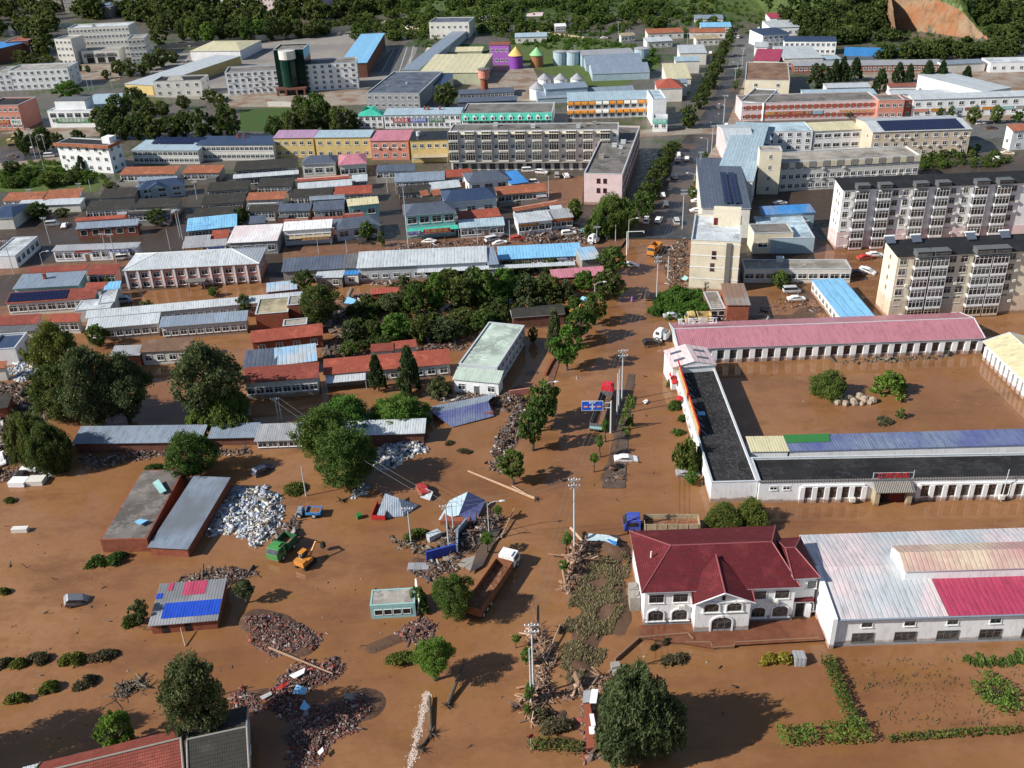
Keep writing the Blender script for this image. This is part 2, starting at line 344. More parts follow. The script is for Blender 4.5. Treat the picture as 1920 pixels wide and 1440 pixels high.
def mat_ground2(name, c1, c2, s=.3, rough=.9, c3=None):
    b = NB(name); g = b.n('NewGeometry'); n = b.noise(s, 6, .65, vec=g.outputs['Position']); n2 = b.noise(s * .15, 4, .5, vec=g.outputs['Position'])
    x = b.mix(b.ramp(n, .35, .7), c1, c2)
    if c3: x = b.mix(b.ramp(n2, .45, .6), x, c3)
    b.bump(n, .2, .05); return b.out(x, rough)
m_asph = mat_ground2('wet_asphalt', (.035, .035, .038), (.075, .072, .072), .5, .35, (.11, .075, .055)); m_asphdry = mat_ground2('asphalt', (.09, .09, .092), (.15, .148, .145), .4, .9)
m_lot = mat_ground2('concrete_lot', (.22, .20, .18), (.29, .27, .24), .25, .9, (.19, .18, .17)); m_pave = mat_ground2('pavement', (.22, .19, .16), (.33, .29, .24), .8, .9, (.20, .13, .09))
m_mud = mat_ground2('red_mud', (.13, .06, .035), (.25, .14, .085), .5, .5, (.17, .09, .055)); m_grass = mat_ground2('lawn', (.025, .06, .012), (.055, .12, .02), 1.5, .9, (.05, .075, .02))
m_field = mat_ground2('field', (.045, .075, .018), (.12, .16, .04), .5, .95, (.07, .10, .025)); m_mark = paint((.55, .55, .52), .8)
# main street, drying where it climbs out of the flood
sheet('main_street', [(1180, 448), (1225, 350), (1262, 285), (1305, 235), (1340, 180), (1362, 130), (1385, 60), (1404, -20), (1432, -20), (1424, 60), (1402, 130), (1385, 180), (1362, 235), (1330, 285), (1310, 350), (1296, 448)], m_asph, .16)
sheet('street_far', [(1362, 130), (1385, 60), (1404, -20), (1440, -20), (1430, 60), (1405, 130)], m_asphdry, .17)
sheet('cross_street', [(1040, 268), (1290, 252), (1560, 252), (1700, 240), (1960, 232), (1960, 218), (1700, 226), (1420, 240), (1300, 238), (1050, 252)], m_pave, .165)
sheet('east_street', [(1820, 262), (1960, 255), (1960, 222), (1820, 228)], m_asphdry, .172)
sheet('west_street', [(-60, 312), (60, 300), (130, 292), (130, 268), (60, 272), (-60, 278)], m_asph, .16)
sheet('pavement_west', [(-60, 330), (60, 312), (120, 300), (122, 292), (-60, 312)], m_pave, .155)
sheet('back_street', [(530, 492), (1165, 462), (1180, 440), (900, 440), (530, 466)], m_mud, .16)
sheet('yard_mud', [(985, 345), (1095, 330), (1090, 395), (1060, 440), (985, 430)], m_mud, .15)
sheet('village_street', [(-40, 520), (250, 498), (250, 487), (-40, 500)], m_mud, .15)
sheet('pavement_east', [(1300, 345), (1330, 290), (1362, 235), (1385, 180), (1402, 130), (1420, 130), (1410, 180), (1395, 235), (1365, 290), (1345, 345), (1300, 430)], m_pave, .152)
sheet('parking_lot', [(255, 180), (300, 105), (470, 85), (700, 52), (790, 60), (780, 100), (760, 135), (690, 165), (440, 190)], m_lot, .15)
sheet('test_track', [(690, 135), (760, 68), (786, 68), (755, 135)], m_asphdry, .165)
sheet('lawn', [(450, 246), (450, 206), (550, 201), (530, 246)], m_grass, .155)
sheet('crop_field', [(-60, 360), (-60, 330), (60, 305), (165, 300), (200, 335), (180, 360)], m_field, .16)
sheet('field_strip', [(810, 96), (806, 76), (912, 72), (915, 90)], m_grass, .16)
sheet('meadow', [(900, 102), (960, 60), (1110, 70), (1225, 92), (1240, 125), (1150, 170), (1080, 160), (960, 110)], m_field, .14)
sheet('amusement_yard', [(870, 178), (905, 130), (1000, 128), (1010, 150), (1000, 190), (870, 188)], m_pave, .16)
sheet('shop_forecourt', [(420, 200), (440, 176), (690, 168), (700, 195), (560, 202)], m_pave, .158)
sheet('east_yard', [(1600, 130), (1600, 235), (1960, 225), (1960, 125)], m_pave, .14)
sheet('bank_forecourt', [(0, 250), (60, 240), (200, 236), (240, 250), (100, 262)], m_pave, .15)
sheet('gov_forecourt', [(100, 150), (110, 120), (230, 120), (225, 150), (150, 160)], m_pave, .15)
for i in range(9):
    y = 232 - i * 17; a = U((1332, 1347, 1356, 1364, 1371, 1378, 1384, 1389, 1394)[i], y, .18); d = (U((1332, 1347, 1356, 1364, 1371, 1378, 1384, 1389, 1394)[i] + 4, y - 12, .18) - a).normalized(); q = Vector((-d.y, d.x, 0)) * .12
    sheet('lane_mark', None, m_mark, .18, pts=[tuple((a - q)[:2]), tuple((a + q)[:2]), tuple((a + d * 3 + q)[:2]), tuple((a + d * 3 - q)[:2])])
for k in range(4):
    x0, x1 = 716 + k * 16, 750 + k * 9.5
    sheet('lane_mark', [(x0, 134), (x0 + 1.1, 134), (x1 + .9, 70), (x1, 70)], m_mark, .18)
# ------------------------------------------------------------------ buildings
WIN = {}
def win_mesh(w_, h_, kind, frame):
    k = (round(w_, 2), round(h_, 2), kind, frame)
    if k in WIN: return WIN[k]
    m = MB(); p = MB(); t = .09 if w_ > 1.2 else .07; W2 = w_ / 2; dp = .07
    if kind == 'a':          # arched window: round head, moulded surround
        N = 10; r = W2; sp = h_ * .66; rise = h_ - sp
        arc = [(-r * math.cos(math.pi * i / N), sp + rise * math.sin(math.pi * i / N)) for i in range(N + 1)]
        pts = [(-r, 0)] + arc + [(r, 0)]; p.poly([(x, -.02, z) for x, z in pts[::-1]][::-1])
        s = 1.16; o = [(-r - .22, -.12)] + [(x * s, sp + (z - sp) * 1.28 + .06) for x, z in arc] + [(r + .22, -.12)]
        for (a, b_), (c, d) in zip(zip(pts[:-1], pts[1:]), zip(o[:-1], o[1:])):
            m.hexa([(a[0], -.13, a[1]), (b_[0], -.13, b_[1]), (d[0], -.13, d[1]), (c[0], -.13, c[1]), (a[0], 0, a[1]), (b_[0], 0, b_[1]), (d[0], 0, d[1]), (c[0], 0, c[1])])
        m.box(-.16, -.19, h_ - .02, .16, -.1, h_ + .42); m.box(-r - .4, -.2, -.2, r + .4, 0, -.06)
        for x in (-r * .34, r * .34): m.box(x - .03, -.05, 0, x + .03, -.021, h_ * .86, 1)
        m.box(-r, -.05, sp - .03, r, -.021, sp + .03, 1)
    else:
        m.box(-W2 - t, -dp, -t, W2 + t, 0, 0); m.box(-W2 - t, -dp, h_, W2 + t, 0, h_ + t)
        m.box(-W2 - t, -dp, 0, -W2, 0, h_); m.box(W2, -dp, 0, W2 + t, 0, h_); p.quad((-W2, -.015, 0), (W2, -.015, 0), (W2, -.015, h_), (-W2, -.015, h_))
        if kind in 'wv':
            mi = 1 if kind == 'v' else 0
            k2 = 2 if w_ < 2.2 else int(w_ / .9)
            for i in range(1, k2): x = -W2 + w_ * i / k2; m.box(x - .035, -.045, 0, x + .035, -.016, h_, mi)
            m.box(-W2, -.043, h_ * .68, W2, -.017, h_ * .68 + .06, mi); m.box(-W2 - .16, -.14, -t - .07, W2 + .16, -.0, -t)
    WIN[k] = (m.mesh('window', [frame, paint('dgrey')]), p.mesh('pane', [emptydark() if kind in 'o' else glass()])); return WIN[k]
def add_window(root, face, L, D, ins, u, z, w_, h_, kind='w', frame=None, sub=True, name='window'):
    frame = frame or paint('white'); fm, pm = win_mesh(w_, h_, kind, frame)
    if face == 'f': loc, rz = (u, ins - .005, z), 0
    elif face == 'l': loc, rz = (ins - .005, D - u, z), -math.pi / 2
    elif face == 'b': loc, rz = (u, D - ins + .005, z), math.pi
    else: loc, rz = (L - ins + .005, u, z), math.pi / 2
    o = inst(fm, name, loc, (0, 0, rz), parent=root)
    inst(pm, 'pane', (0, 0, 0), parent=o); return o
def solar(root, u0, v0, u1, v1, z0, z1, nx, ny, name='solar_panel'):
    m = MB(); gx = (u1 - u0) / nx; gy = (v1 - v0) / ny
    Z = lambda v: z0 + (z1 - z0) * (v - v0) / (v1 - v0)
    for i in range(nx):
        for j in range(ny):
            a, b_ = u0 + i * gx, u0 + (i + 1) * gx - .1; c, d = v0 + j * gy, v0 + (j + 1) * gy - .1
            m.hexa([(a, c, Z(c) + .1), (b_, c, Z(c) + .1), (b_, d, Z(d) + .1), (a, d, Z(d) + .1), (a, c, Z(c) + .16), (b_, c, Z(c) + .16), (b_, d, Z(d) + .16), (a, d, Z(d) + .16)])
    if 'sol' not in MATS: MATS['sol'] = NB('solar_glass').out((.012, .016, .05), .15)
    return m.build(name, MATS['sol'], root)
def text_part(root, txt, loc, rot, size, mat, name='lettering', w_=None, depth=.03):
    c = bpy.data.curves.new(name, 'FONT'); c.body = txt; c.size = size; c.align_x = 'CENTER'; c.align_y = 'CENTER'; c.extrude = depth
    t = bpy.data.objects.new('t', c); link(t); bpy.context.view_layer.update()
    me = bpy.data.meshes.new_from_object(t.evaluated_get(bpy.context.evaluated_depsgraph_get())); bpy.data.objects.remove(t); bpy.data.curves.remove(c)
    me.name = name; me.materials.clear(); me.materials.append(mat); o = bpy.data.objects.new(name, me); link(o, root); o.location = loc; o.rotation_euler = rot
    if w_ and len(me.vertices):
        xs = [v.co.x for v in me.vertices]; o.scale.x = w_ / max(.01, max(xs) - min(xs))
    return o
def sign(root, face, L, D, ins, u0, u1, z0, z1, bc, txt=None, tc='white', sz=.8):
    t = .16; m = MB(); W_ = u1 - u0; m.box(-W_ / 2, -t, 0, W_ / 2, 0, z1 - z0)
    m.box(-W_ / 2 - .05, -t - .02, -.06, W_ / 2 + .05, 0, 0, 1); m.box(-W_ / 2 - .05, -t - .02, z1 - z0, W_ / 2 + .05, 0, z1 - z0 + .06, 1)
    o = m.build('sign', [paint(bc), paint('lgrey')], root)
    if face == 'f': o.location = ((u0 + u1) / 2, ins, z0)
    elif face == 'l': o.location = (ins, D - (u0 + u1) / 2, z0); o.rotation_euler = (0, 0, -math.pi / 2)
    else: o.location = (L - ins, (u0 + u1) / 2, z0); o.rotation_euler = (0, 0, math.pi / 2)
    if txt: text_part(o, txt, (0, -t - .02, (z1 - z0) / 2), (math.pi / 2, 0, 0), (z1 - z0) * sz, paint(tc), w_=W_ * .86)
    return o
def roof_gable(m, L, D, h, rise, hipl=0, hipr=0, t=.12, ov=0, mi=0, m2=None):
    y2 = D / 2; a = hipl; b_ = L - hipr; m2 = mi if m2 is None else m2
    A, B_, C, D_ = (0, 0, h), (L, 0, h), (L, D, h), (0, D, h); E, G = (a, y2, h + rise), (b_, y2, h + rise)
    m.poly([A, B_, G, E], mi); m.poly([C, D_, E, G], mi)
    if hipl > 0: m.poly([D_, A, E], mi)
    if hipr > 0: m.poly([B_, C, G], mi)
    # soffit and fascia
    m.box(0, 0, h - t, L, D, h - .004, m2)
def caps(root, L, D, h, rise, hipl, hipr, col, r=.13):
    m = MB(); E, G = Vector((hipl, D / 2, h + rise + .03)), Vector((L - hipr, D / 2, h + rise + .03)); m.tube(E, G, r, n=6)
    if hipl > 0: m.tube((0, 0, h + .03), E, r * .8, n=6); m.tube((0, D, h + .03), E, r * .8, n=6)
    else: m.tube((.05, 0, h + .03), E, r, n=6); m.tube((.05, D, h + .03), E, r, n=6)
    if hipr > 0: m.tube((L, 0, h + .03), G, r * .8, n=6); m.tube((L, D, h + .03), G, r * .8, n=6)
    else: m.tube((L - .05, 0, h + .03), G, r, n=6); m.tube((L - .05, D, h + .03), G, r, n=6)
    return m.build('ridge_cap', paint(col), root)
class Bd: pass
ALLB = []
def B(label, name, A, B_, K, h, roof, wm, rm, rise=1.2, over=.35, win=None, wl=None, wr=None, ww=1.4, wh=1.3, cat=None, group=None, hip=None, cap=None,
      storey=None, frame='white', kind='w', par=.5, doors=0, z0=None, parm=None, base=None, skew=False, ac=0, chim=0, junk=0, side=None, lowall=None):
    if isinstance(h, tuple): h = hfit(A[0], A[1], h[0])
    a = U(*A, h); b_ = U(*B_, h); ux = (b_ - a); L = ux.length; ux.normalize(); uy = Vector((-ux.y, ux.x, 0))
    if isinstance(K, (int, float)): D = K
    else:
        kk = U(*K, h + (rise if roof in ('gable', 'hip', 'shed') else 0)); D = (kk - a).dot(uy)
        if roof in ('gable', 'hip'): D *= 2
    D = max(D, 1.5); rz = math.atan2(ux.y, ux.x)
    root = empty(name, (a.x, a.y, 0), rz, label, cat or name.replace('_', ' '), group)
    o = Bd(); o.root, o.L, o.D, o.h, o.ins, o.rise, o.roof = root, L, D, h, over, rise, roof; ALLB.append(o)
    wmat = wm if not isinstance(wm, str) else wall(wm); rmat = rm if not isinstance(rm, str) else metal(rm)
    i = over; m = MB(); zt = h - .12
    if roof == 'flat':
        i = o.ins = min(over, .05)
        m.box(i, i, -1, L - i, D - i, h - par); m.box(i, i, h - par, L - i, i + .25, h); m.box(i, D - i - .25, h - par, L - i, D - i, h)
        m.box(i, i + .25, h - par, i + .25, D - i - .25, h); m.box(L - i - .25, i + .25, h - par, L - i, D - i - .25, h)
        m.build('wall', wmat, root)
        m = MB(); m.box(i + .25, i + .25, h - par + .004, L - i - .25, D - i - .25, h - par + .05); m.build('roof', rmat, root)
        m = MB(); c = .06; m.box(i - c, i - c, h + .002, L - i + c, i + .3, h + .1); m.box(i - c, D - i - .3, h + .002, L - i + c, D - i + c, h + .1)
        m.box(i - c, i + .3, h + .002, i + .3, D - i - .3, h + .1); m.box(L - i - .3, i + .3, h + .002, L - i + c, D - i - .3, h + .1)
        if parm != 'none': m.build('parapet_coping', paint(parm or 'lgrey'), root); o.zr = h - par + .05
    else:
        m.box(i, i, -1, L - i, D - i, zt - .004)
        if roof == 'gable' and not hip:
            for x in (i, L - i - .24):
                m.hexa([(x, i, zt), (x + .24, i, zt), (x + .24, D - i, zt), (x, D - i, zt), (x, D / 2 - .01, h + rise - .25), (x + .24, D / 2 - .01, h + rise - .25), (x + .24, D / 2 + .01, h + rise - .25), (x, D / 2 + .01, h + rise - .25)])
        if roof == 'shed':
            m.hexa([(i, i, zt), (L - i, i, zt), (L - i, D - i, zt), (i, D - i, zt), (i, i, zt + .02), (L - i, i, zt + .02), (L - i, D - i, h + rise - .15), (i, D - i, h + rise - .15)])
        m.build('wall', wmat, root); m = MB(); hl, hr = (0, 0) if not hip else hip
        if roof in ('gable', 'hip'):
            if roof == 'hip' and not hip: hl = hr = min(D / 2, L * .35)
            roof_gable(m, L, D, h, rise, hl, hr, mi=0, m2=1); o.hip = (hl, hr)
            m.build('roof', [rmat, paint('lgrey')], root)
            if cap: caps(root, L, D, h, rise, hl, hr, cap)
        else:
            m.hexa([(0, 0, h - .1), (L, 0, h - .1), (L, D, h + rise - .1), (0, D, h + rise - .1), (0, 0, h), (L, 0, h), (L, D, h + rise), (0, D, h + rise)])
            m.build('roof', rmat, root)
        o.zr = h
    st = storey or 3.1
    fr = paint(frame)
    def rows(spec, face, length):
        n, fl = spec[:2]; st_ = (h - .3) / fl if fl else st
        for k in range(fl):
            for q in range(n):
                u = i + (length - 2 * i) * (q + .5) / n; z = st_ * k + st_ * .36
                if k == 0 and doors and face == 'f' and q in (doors if isinstance(doors, (list, tuple)) else (n // 2,)):
                    d = MB(); d.box(u - .55, i - .07, 0, u + .55, i - .002, min(2.2, h - .6)); d.box(u - .65, i - .1, min(2.2, h - .6), u + .65, i - .002, min(2.35, h - .45), 1); d.build('door', [paint('brown' if len(label) % 2 else 'dgrey'), fr], root); continue
                hh = min(wh, st_ * .55); w1 = min(ww, (length - 2 * i) / n * .8)
                add_window(root, face, L, D, i, u, z, w1, hh, kind, fr)
                if ac and rnd.random() < ac and face == 'f' and k > 0:
                    m_ = MB(); x = u + w1 / 2 + .45; m_.box(x - .4, i - .5, z - .5, x + .4, i - .11, z + .1); m_.tube((x - .05, i - .505, z - .2), (x - .05, i - .49, z - .2), .22, n=10); m_.build('air_conditioner', paint('offwhite'), root)
    if win: rows(win, 'f', L)
    if wl: rows(wl, 'l', D)
    if wr: rows(wr, 'r', D)
    for q in range(chim):
        x = L * (.25 + .5 * rnd.random()); y = D * (.55 + .25 * rnd.random()) if roof != 'flat' else D * .5; m = MB(); zb = o.zr - .1 if roof == 'flat' else h
        m.box(x - .35, y - .35, zb, x + .35, y + .35, zb + 1.0 + (rise if roof != 'flat' else 0)); m.box(x - .45, y - .45, zb + 1.0 + (rise if roof != 'flat' else 0), x + .45, y + .45, zb + 1.12 + (rise if roof != 'flat' else 0)); m.build('chimney', brickwall(), root)
    for q in range(junk):
        x = L * (.08 + .84 * rnd.random()); y = D * (.3 + .6 * rnd.random()); s = .5 + rnd.random() * .8; m = MB(); m.box(x, y, o.zr - .02, x + s * 1.3, y + s, o.zr + s * .9); m.box(x - .1, y - .1, o.zr + s * .9 + .002, x + s * 1.3 + .1, y + s + .1, o.zr + s * .9 + .08); m.build('roof_vent', paint('lgrey' if q % 2 else 'conc'), root)
    return o
def piers(o, face, n, z0, z1, w_=.9, dp=.55, col='white', sill=.9, bw=None, u0=None, u1=None, mud=0.0, open_=None):
    """a run of dark glazed bays between white piers, one pier a part"""
    L, D, i = o.L, o.D, o.ins; ln = L if face in 'fb' else D; u0 = i if u0 is None else u0; u1 = ln - i if u1 is None else u1
    def bx(m, a, b_, da, db, za, zb):     # along, out of the wall
        if face == 'f': m.box(a, i - db, za, b_, i - da, zb)
        elif face == 'l': m.box(i - db, a, za, i - da, b_, zb)
        elif face == 'r': m.box(L - i + da, a, za, L - i + db, b_, zb)
        else: m.box(a, D - i + da, za, b_, D - i + db, zb)
    st = (u1 - u0) / n
    for q in range(n + 1):
        m = MB(); c = u0 + q * st; bx(m, c - w_ / 2, c + w_ / 2, 0, dp, -.9, z1); m.build('pier', wall(col, mud), o.root)
        if q < n:
            m = MB(); bx(m, c + w_ / 2, c + st - w_ / 2, .01, .05, sill, z1); g = m.build('window', glass(), o.root)
            m = MB(); x0, x1 = c + w_ / 2, c + st - w_ / 2
            bx(m, (x0 + x1) / 2 - .05, (x0 + x1) / 2 + .05, .055, .1, sill, z1); bx(m, x0, x1, .055, .1, z1 - .75, z1 - .66); m.build('frame', paint('brown'), g)
    m = MB(); bx(m, u0, u1, 0, .12, -.9, sill); bx(m, u0, u1, 0, dp - .1, z1 + .002, min(z1 + .35, o.h - .13)); m.build('sill_wall', wall(col, mud), o.root)
def awning(o, u0, u1, z, out, col, drop=.5, face='f', mat=None, name='awning'):
    m = MB(); i = o.ins; m.hexa([(u0, i - out, z - drop - .05), (u1, i - out, z - drop - .05), (u1, i - .01, z - .05), (u0, i - .01, z - .05), (u0, i - out, z - drop), (u1, i - out, z - drop), (u1, i - .01, z), (u0, i - .01, z)])
    for x in (u0 + .1, u1 - .1): m.tube((x, i - out + .1, -.3), (x, i - out + .1, z - drop - .05), .05, n=6, m=1)
    return m.build(name, [mat or metal(col), paint('lgrey')], o.root)
def yard(o):
    L = o.L; q = 2.6 + rnd.random() * 1.4; hh = 1.5 + rnd.random() * .5; m = MB(); y0 = o.ins - q; g = L * rnd.uniform(.3, .6)
    m.box(o.ins, y0, -.5, g - .8, y0 + .2, hh); m.box(g + .8, y0, -.5, L - o.ins, y0 + .2, hh); m.box(o.ins, y0 + .2, -.5, o.ins + .2, o.ins - .02, hh); m.box(L - o.ins - .2, y0 + .2, -.5, L - o.ins, o.ins - .02, hh); m.build('yard_wall', rnd.choice((brickwall(), brickwall('brickd'), wall('conc'), wall('dconc'))), o.root)
    x = rnd.choice((o.ins + .25, L - o.ins - 3.4)); m = MB(); m.box(x, y0 + .25, -.5, x + 3.1, o.ins - .05, 2.1); m.box(x - .1, y0 + .15, 2.101, x + 3.2, o.ins - .03, 2.2, 1); m.build('outhouse', [brickwall('brickd'), metal(rnd.choice(('grey', 'dgrey', 'slate', 'bluegrey')), .8, .3)], o.root)
def balcony(root, L, i, u, w_, z, hh, glassy=True, out=1.25, col='white', s=.42):
    m = MB(); y0 = i - out; x0, x1 = u - w_ / 2, u + w_ / 2
    m.box(x0, y0, z - .12, x1, i - .003, z); m.box(x0, y0, z, x1, y0 + .09, z + s); m.box(x0, y0 + .09, z, x0 + .09, i - .003, z + s); m.box(x1 - .09, y0 + .09, z, x1, i - .003, z + s)
    if glassy:
        n = 4
        for k in range(n + 1): x = x0 + .04 + (w_ - .08) * k / n; m.box(x - .035, y0 + .002, z + s, x + .035, y0 + .08, z + hh - .15, 0)
        m.box(x0, y0, z + hh - .15, x1, i - .003, z + hh - .13); m.box(x0, y0 - .002, z + hh * .72, x1, y0 + .07, z + hh * .72 + .06)
    o = m.build('balcony', wall(col), root)
    if glassy:
        g = MB(); g.box(x0 + .05, y0 + .045, z + s, x1 - .05, i - .1, z + hh - .16); g.build('pane', glass(), o)
    return o
# ================= foreground right: villa, warehouse, courtyard
T_ = tile
v = B('white two storey villa with maroon hipped tile roof by the flooded garden', 'villa', (1203, 1112), (1502, 1101), (1340, 1020), (1178,), 'hip', wall('white', 1.2), T_('maroon'), rise=2.6, over=.55, cap='ridge', hip=(5.2, 2.6))
Lv, Dv, hv = v.L, v.D, v.h; i = .55; wf = paint('white')
for u, z, w_, h_, k in ((Lv * .10, hv - 2.4, 2.1, 1.5, 'v'), (Lv * .252, hv - 2.4, 2.1, 1.5, 'v'), (Lv * .10, .9, 2.2, 2.0, 'a'), (Lv * .252, .9, 2.2, 2.0, 'a'), (Lv * .755, .9, 2.0, 1.9, 'a'), (Lv * .895, .9, 2.2, 2.0, 'a'), (Lv * .755, hv - 2.4, 1.8, 1.5, 'v'), (Lv * .895, hv - 2.4, 2.0, 1.5, 'v')):
    add_window(v.root, 'f', Lv, Dv, i, u, z, w_, h_, k, wf)
# gabled porch block in front of the villa
u0 = Lv * .33; u1 = Lv * .675; yo = -1.5
m = MB(); m.box(u0, yo, -1, u1, i - .003, hv - .6)
m.hexa([(u0, yo, hv - .6), (u1, yo, hv - .6), (u1, yo + .3, hv - .6), (u0, yo + .3, hv - .6), ((u0 + u1) / 2 - .02, yo, hv + 1.0), ((u0 + u1) / 2 + .02, yo, hv + 1.0), ((u0 + u1) / 2 + .02, yo + .3, hv + 1.0), ((u0 + u1) / 2 - .02, yo + .3, hv + 1.0)])
pb = m.build('porch_block', wall('white', 1.2), v.root)
m = MB(); c = (u0 + u1) / 2; ap = hv + 1.25; yr = Dv / 2
for s, ux_ in ((-1, u0 - .5), (1, u1 + .5)):
    m.poly([(ux_, yo - .5, hv - .75), (c, yo - .5, ap), (c, yr - 2.2, hv + 2.45), (ux_, 1.2, hv - .2)][::(1 if s < 0 else -1)][::-1])
    m.poly([(ux_, yo - .5, hv - .87), (c, yo - .5, ap - .12), (c, yr - 2.2, hv + 2.3), (ux_, 1.2, hv - .3)][::(1 if s > 0 else -1)][::-1], 0)
m.build('porch_roof', T_('maroon'), v.root)
m = MB(); m.tube((c, yo - .5, ap), (c, yr - 2.2, hv + 2.5), .13, n=6); m.tube((u0 - .5, yo - .5, hv - .72), (u0 - .3, 2.6, hv + .65), .1, n=6); m.tube((u1 + .5, yo - .5, hv - .72), (u1 + .3, 2.6, hv + .65), .1, n=6)
m.tube((u0 - .5, yo - .55, hv - .8), (c, yo - .55, ap - .05), .09, n=5, m=1); m.tube((u1 + .5, yo - .55, hv - .8), (c, yo - .55, ap - .05), .09, n=5, m=1); m.box(u0 - .5, yo - .2, hv - .95, u1 + .5, yo - .003, hv - .72, 1); m.build('ridge_cap', [paint('ridge'), paint('white')], v.root)
class _o: pass
fo = -yo
for u, z, w_, h_ in ((u0 + 2.3, hv - 2.6, 2.1, 1.55), (u1 - 2.3, hv - 2.6, 2.1, 1.55), (c, .35, 2.9, 2.7)):
    o_ = add_window(v.root, 'f', Lv, Dv, yo, u, z, w_, h_, 'a', wf, name='door' if z < 1 else 'window')
add_window(v.root, 'f', Lv, Dv, yo, c, hv - .45, .35, .7, 'o', paint('dgrey'))
for k in range(2): add_window(v.root, 'l', Lv, Dv, i, 4 + k * 5, hv - 2.3, 1.4, 1.4, 'v', wf)
for u, z in ((5.9, hv - 3.4), (9.0, hv - 3.3), (Lv - 3.4, hv - 3.2)):
    m = MB(); m.box(u - .45, i - .5, z, u + .45, i - .06, z + .6); m.tube((u - .08, i - .51, z + .3), (u - .08, i - .49, z + .3), .24, n=12); m.build('air_conditioner', paint('offwhite'), v.root)
m = MB(); m.box(i - 1.6, 3.6, 0, i - .1, 5.4, 2.6); m.tube((i - .85, 4.5, 2.6), (i - .85, 4.5, 2.75), .6, n=14); m.box(i - 1.5, 5.7, 0, i - .1, 7.2, 2.5); m.tube((i - .8, 6.4, 2.5), (i - .8, 6.4, 2.65), .55, n=14); m.build('cooling_unit', paint('conc'), v.root)
m = MB(); m.tube((2.2, 6.3, hv + 1.2), (2.2, 6.3, hv + 2.3), .14, n=8); m.build('vent_pipe', paint('offwhite'), v.root)
for x_, y_, q_ in ((i - .04, i - .04, u0 - .01), (u0 - .04, yo - .04, u1 + .04), (u1 + .05, i - .04, Lv - i + .04)):
    m = MB(); m.box(x_, y_, -.5, q_, y_ + .036, .75); m.build('plinth', wall('grey'), v.root)
# right wing of the villa, set back
v2 = B('set back east wing of the villa with its own maroon hipped roof', 'villa_wing', (1488, 1086), (1539, 1083), (1500, 1026), (1160,), 'hip', wall('white', 1.2), T_('maroon'), rise=1.9, over=.4, cap='ridge', hip=(.02, 2.5), cat='villa wing')
add_window(v2.root, 'f', v2.L, v2.D, .4, v2.L - 1.0, v2.h - 2.2, 1.3, 1.4, 'v', wf); add_window(v2.root, 'f', v2.L, v2.D, .4, v2.L - 1.0, 1.0, 1.3, 1.8, 'a', wf)
gt = B('low maroon tiled gatehouse between the villa and the white warehouse', 'gatehouse', (1487, 1128), (1526, 1127), (1490, 1110), 3.3, 'shed', wall('white'), T_('maroon'), rise=.9, over=.3, cat='gatehouse')
m = MB(); m.box(.6, .25, .1, gt.L * .62, .29, 2.7); m.build('door', emptydark(), gt.root); m = MB(); m.box(gt.L * .68, .2, 0, gt.L * .95, .29, 2.4); m.build('notice_board', paint('white'), gt.root)
# warehouse
wh = B('long white warehouse with faded grey pink and magenta metal roof', 'warehouse', (1567, 1162), (2080, 1146), (1530, 1064), (1214,), 'gable', wall('white', .9), metal('lgrey', .75, .3, c2='pinkw'), rise=1.4, over=.25)
Lw, Dw, hw = wh.L, wh.D, wh.h
m = MB(); s = 1.4 / (Dw / 2); x0, x1 = 15.6, Lw; e = .03
m.quad((x0, .0, hw + e), (x1, .0, hw + e), (x1, 8.5, hw + s * 8.5 + e), (x0, 8.5, hw + s * 8.5 + e)); m.build('roof_sheet', metal('magenta', .75, .08), wh.root)
m = MB(); m.box(-.45, -.3, -1, .2, Dw / 2 + 1.5, hw + .25); m.hexa([(-.45, -.3, hw + .25), (.2, -.3, hw + .25), (.2, Dw / 2, hw + .25), (-.45, Dw / 2, hw + .25), (-.45, -.3, hw + .35), (.2, -.3, hw + .35), (.2, Dw / 2, hw + 1.75), (-.45, Dw / 2, hw + 1.75)]); m.build('gable_wall', wall('white', .9), wh.root)
m = MB(); m.tube((.1, -.12, hw - .05), (Lw, -.12, hw - .05), .13, n=6); m.build('gutter', paint('bluegrey'), wh.root)
m = MB(); m.box(-.05, .18, -.9, Lw, .244, .55); m.build('plinth', wall('grey'), wh.root)
for k in range(9):
    x = 4.3 + k * 5.95; add_window(wh.root, 'f', Lw, Dw, .25, x + .3, hw - 1.75, 1.5, .85, 'v', paint('white')); add_window(wh.root, 'f', Lw, Dw, .25, x, .75, 2.9, 1.5, 'v', paint('dgrey'))
m = MB(); m.box(-.5, Dw / 2 - 2.2, 0, -.46, Dw / 2 - .6, 2.3); m.build('door', paint('shopred'), wh.root)
# raised pink clerestory on the warehouse roof
cl = B('raised pink gabled clerestory hall on the warehouse roof', 'clerestory', (1697, 1072), (2080, 1060), (1683, 1036), hw + 2.6, 'gable', wall('white'), metal('peach', .75, .3, c2='rose'), rise=1.1, over=.15, cat='roof hall', z0=hw)
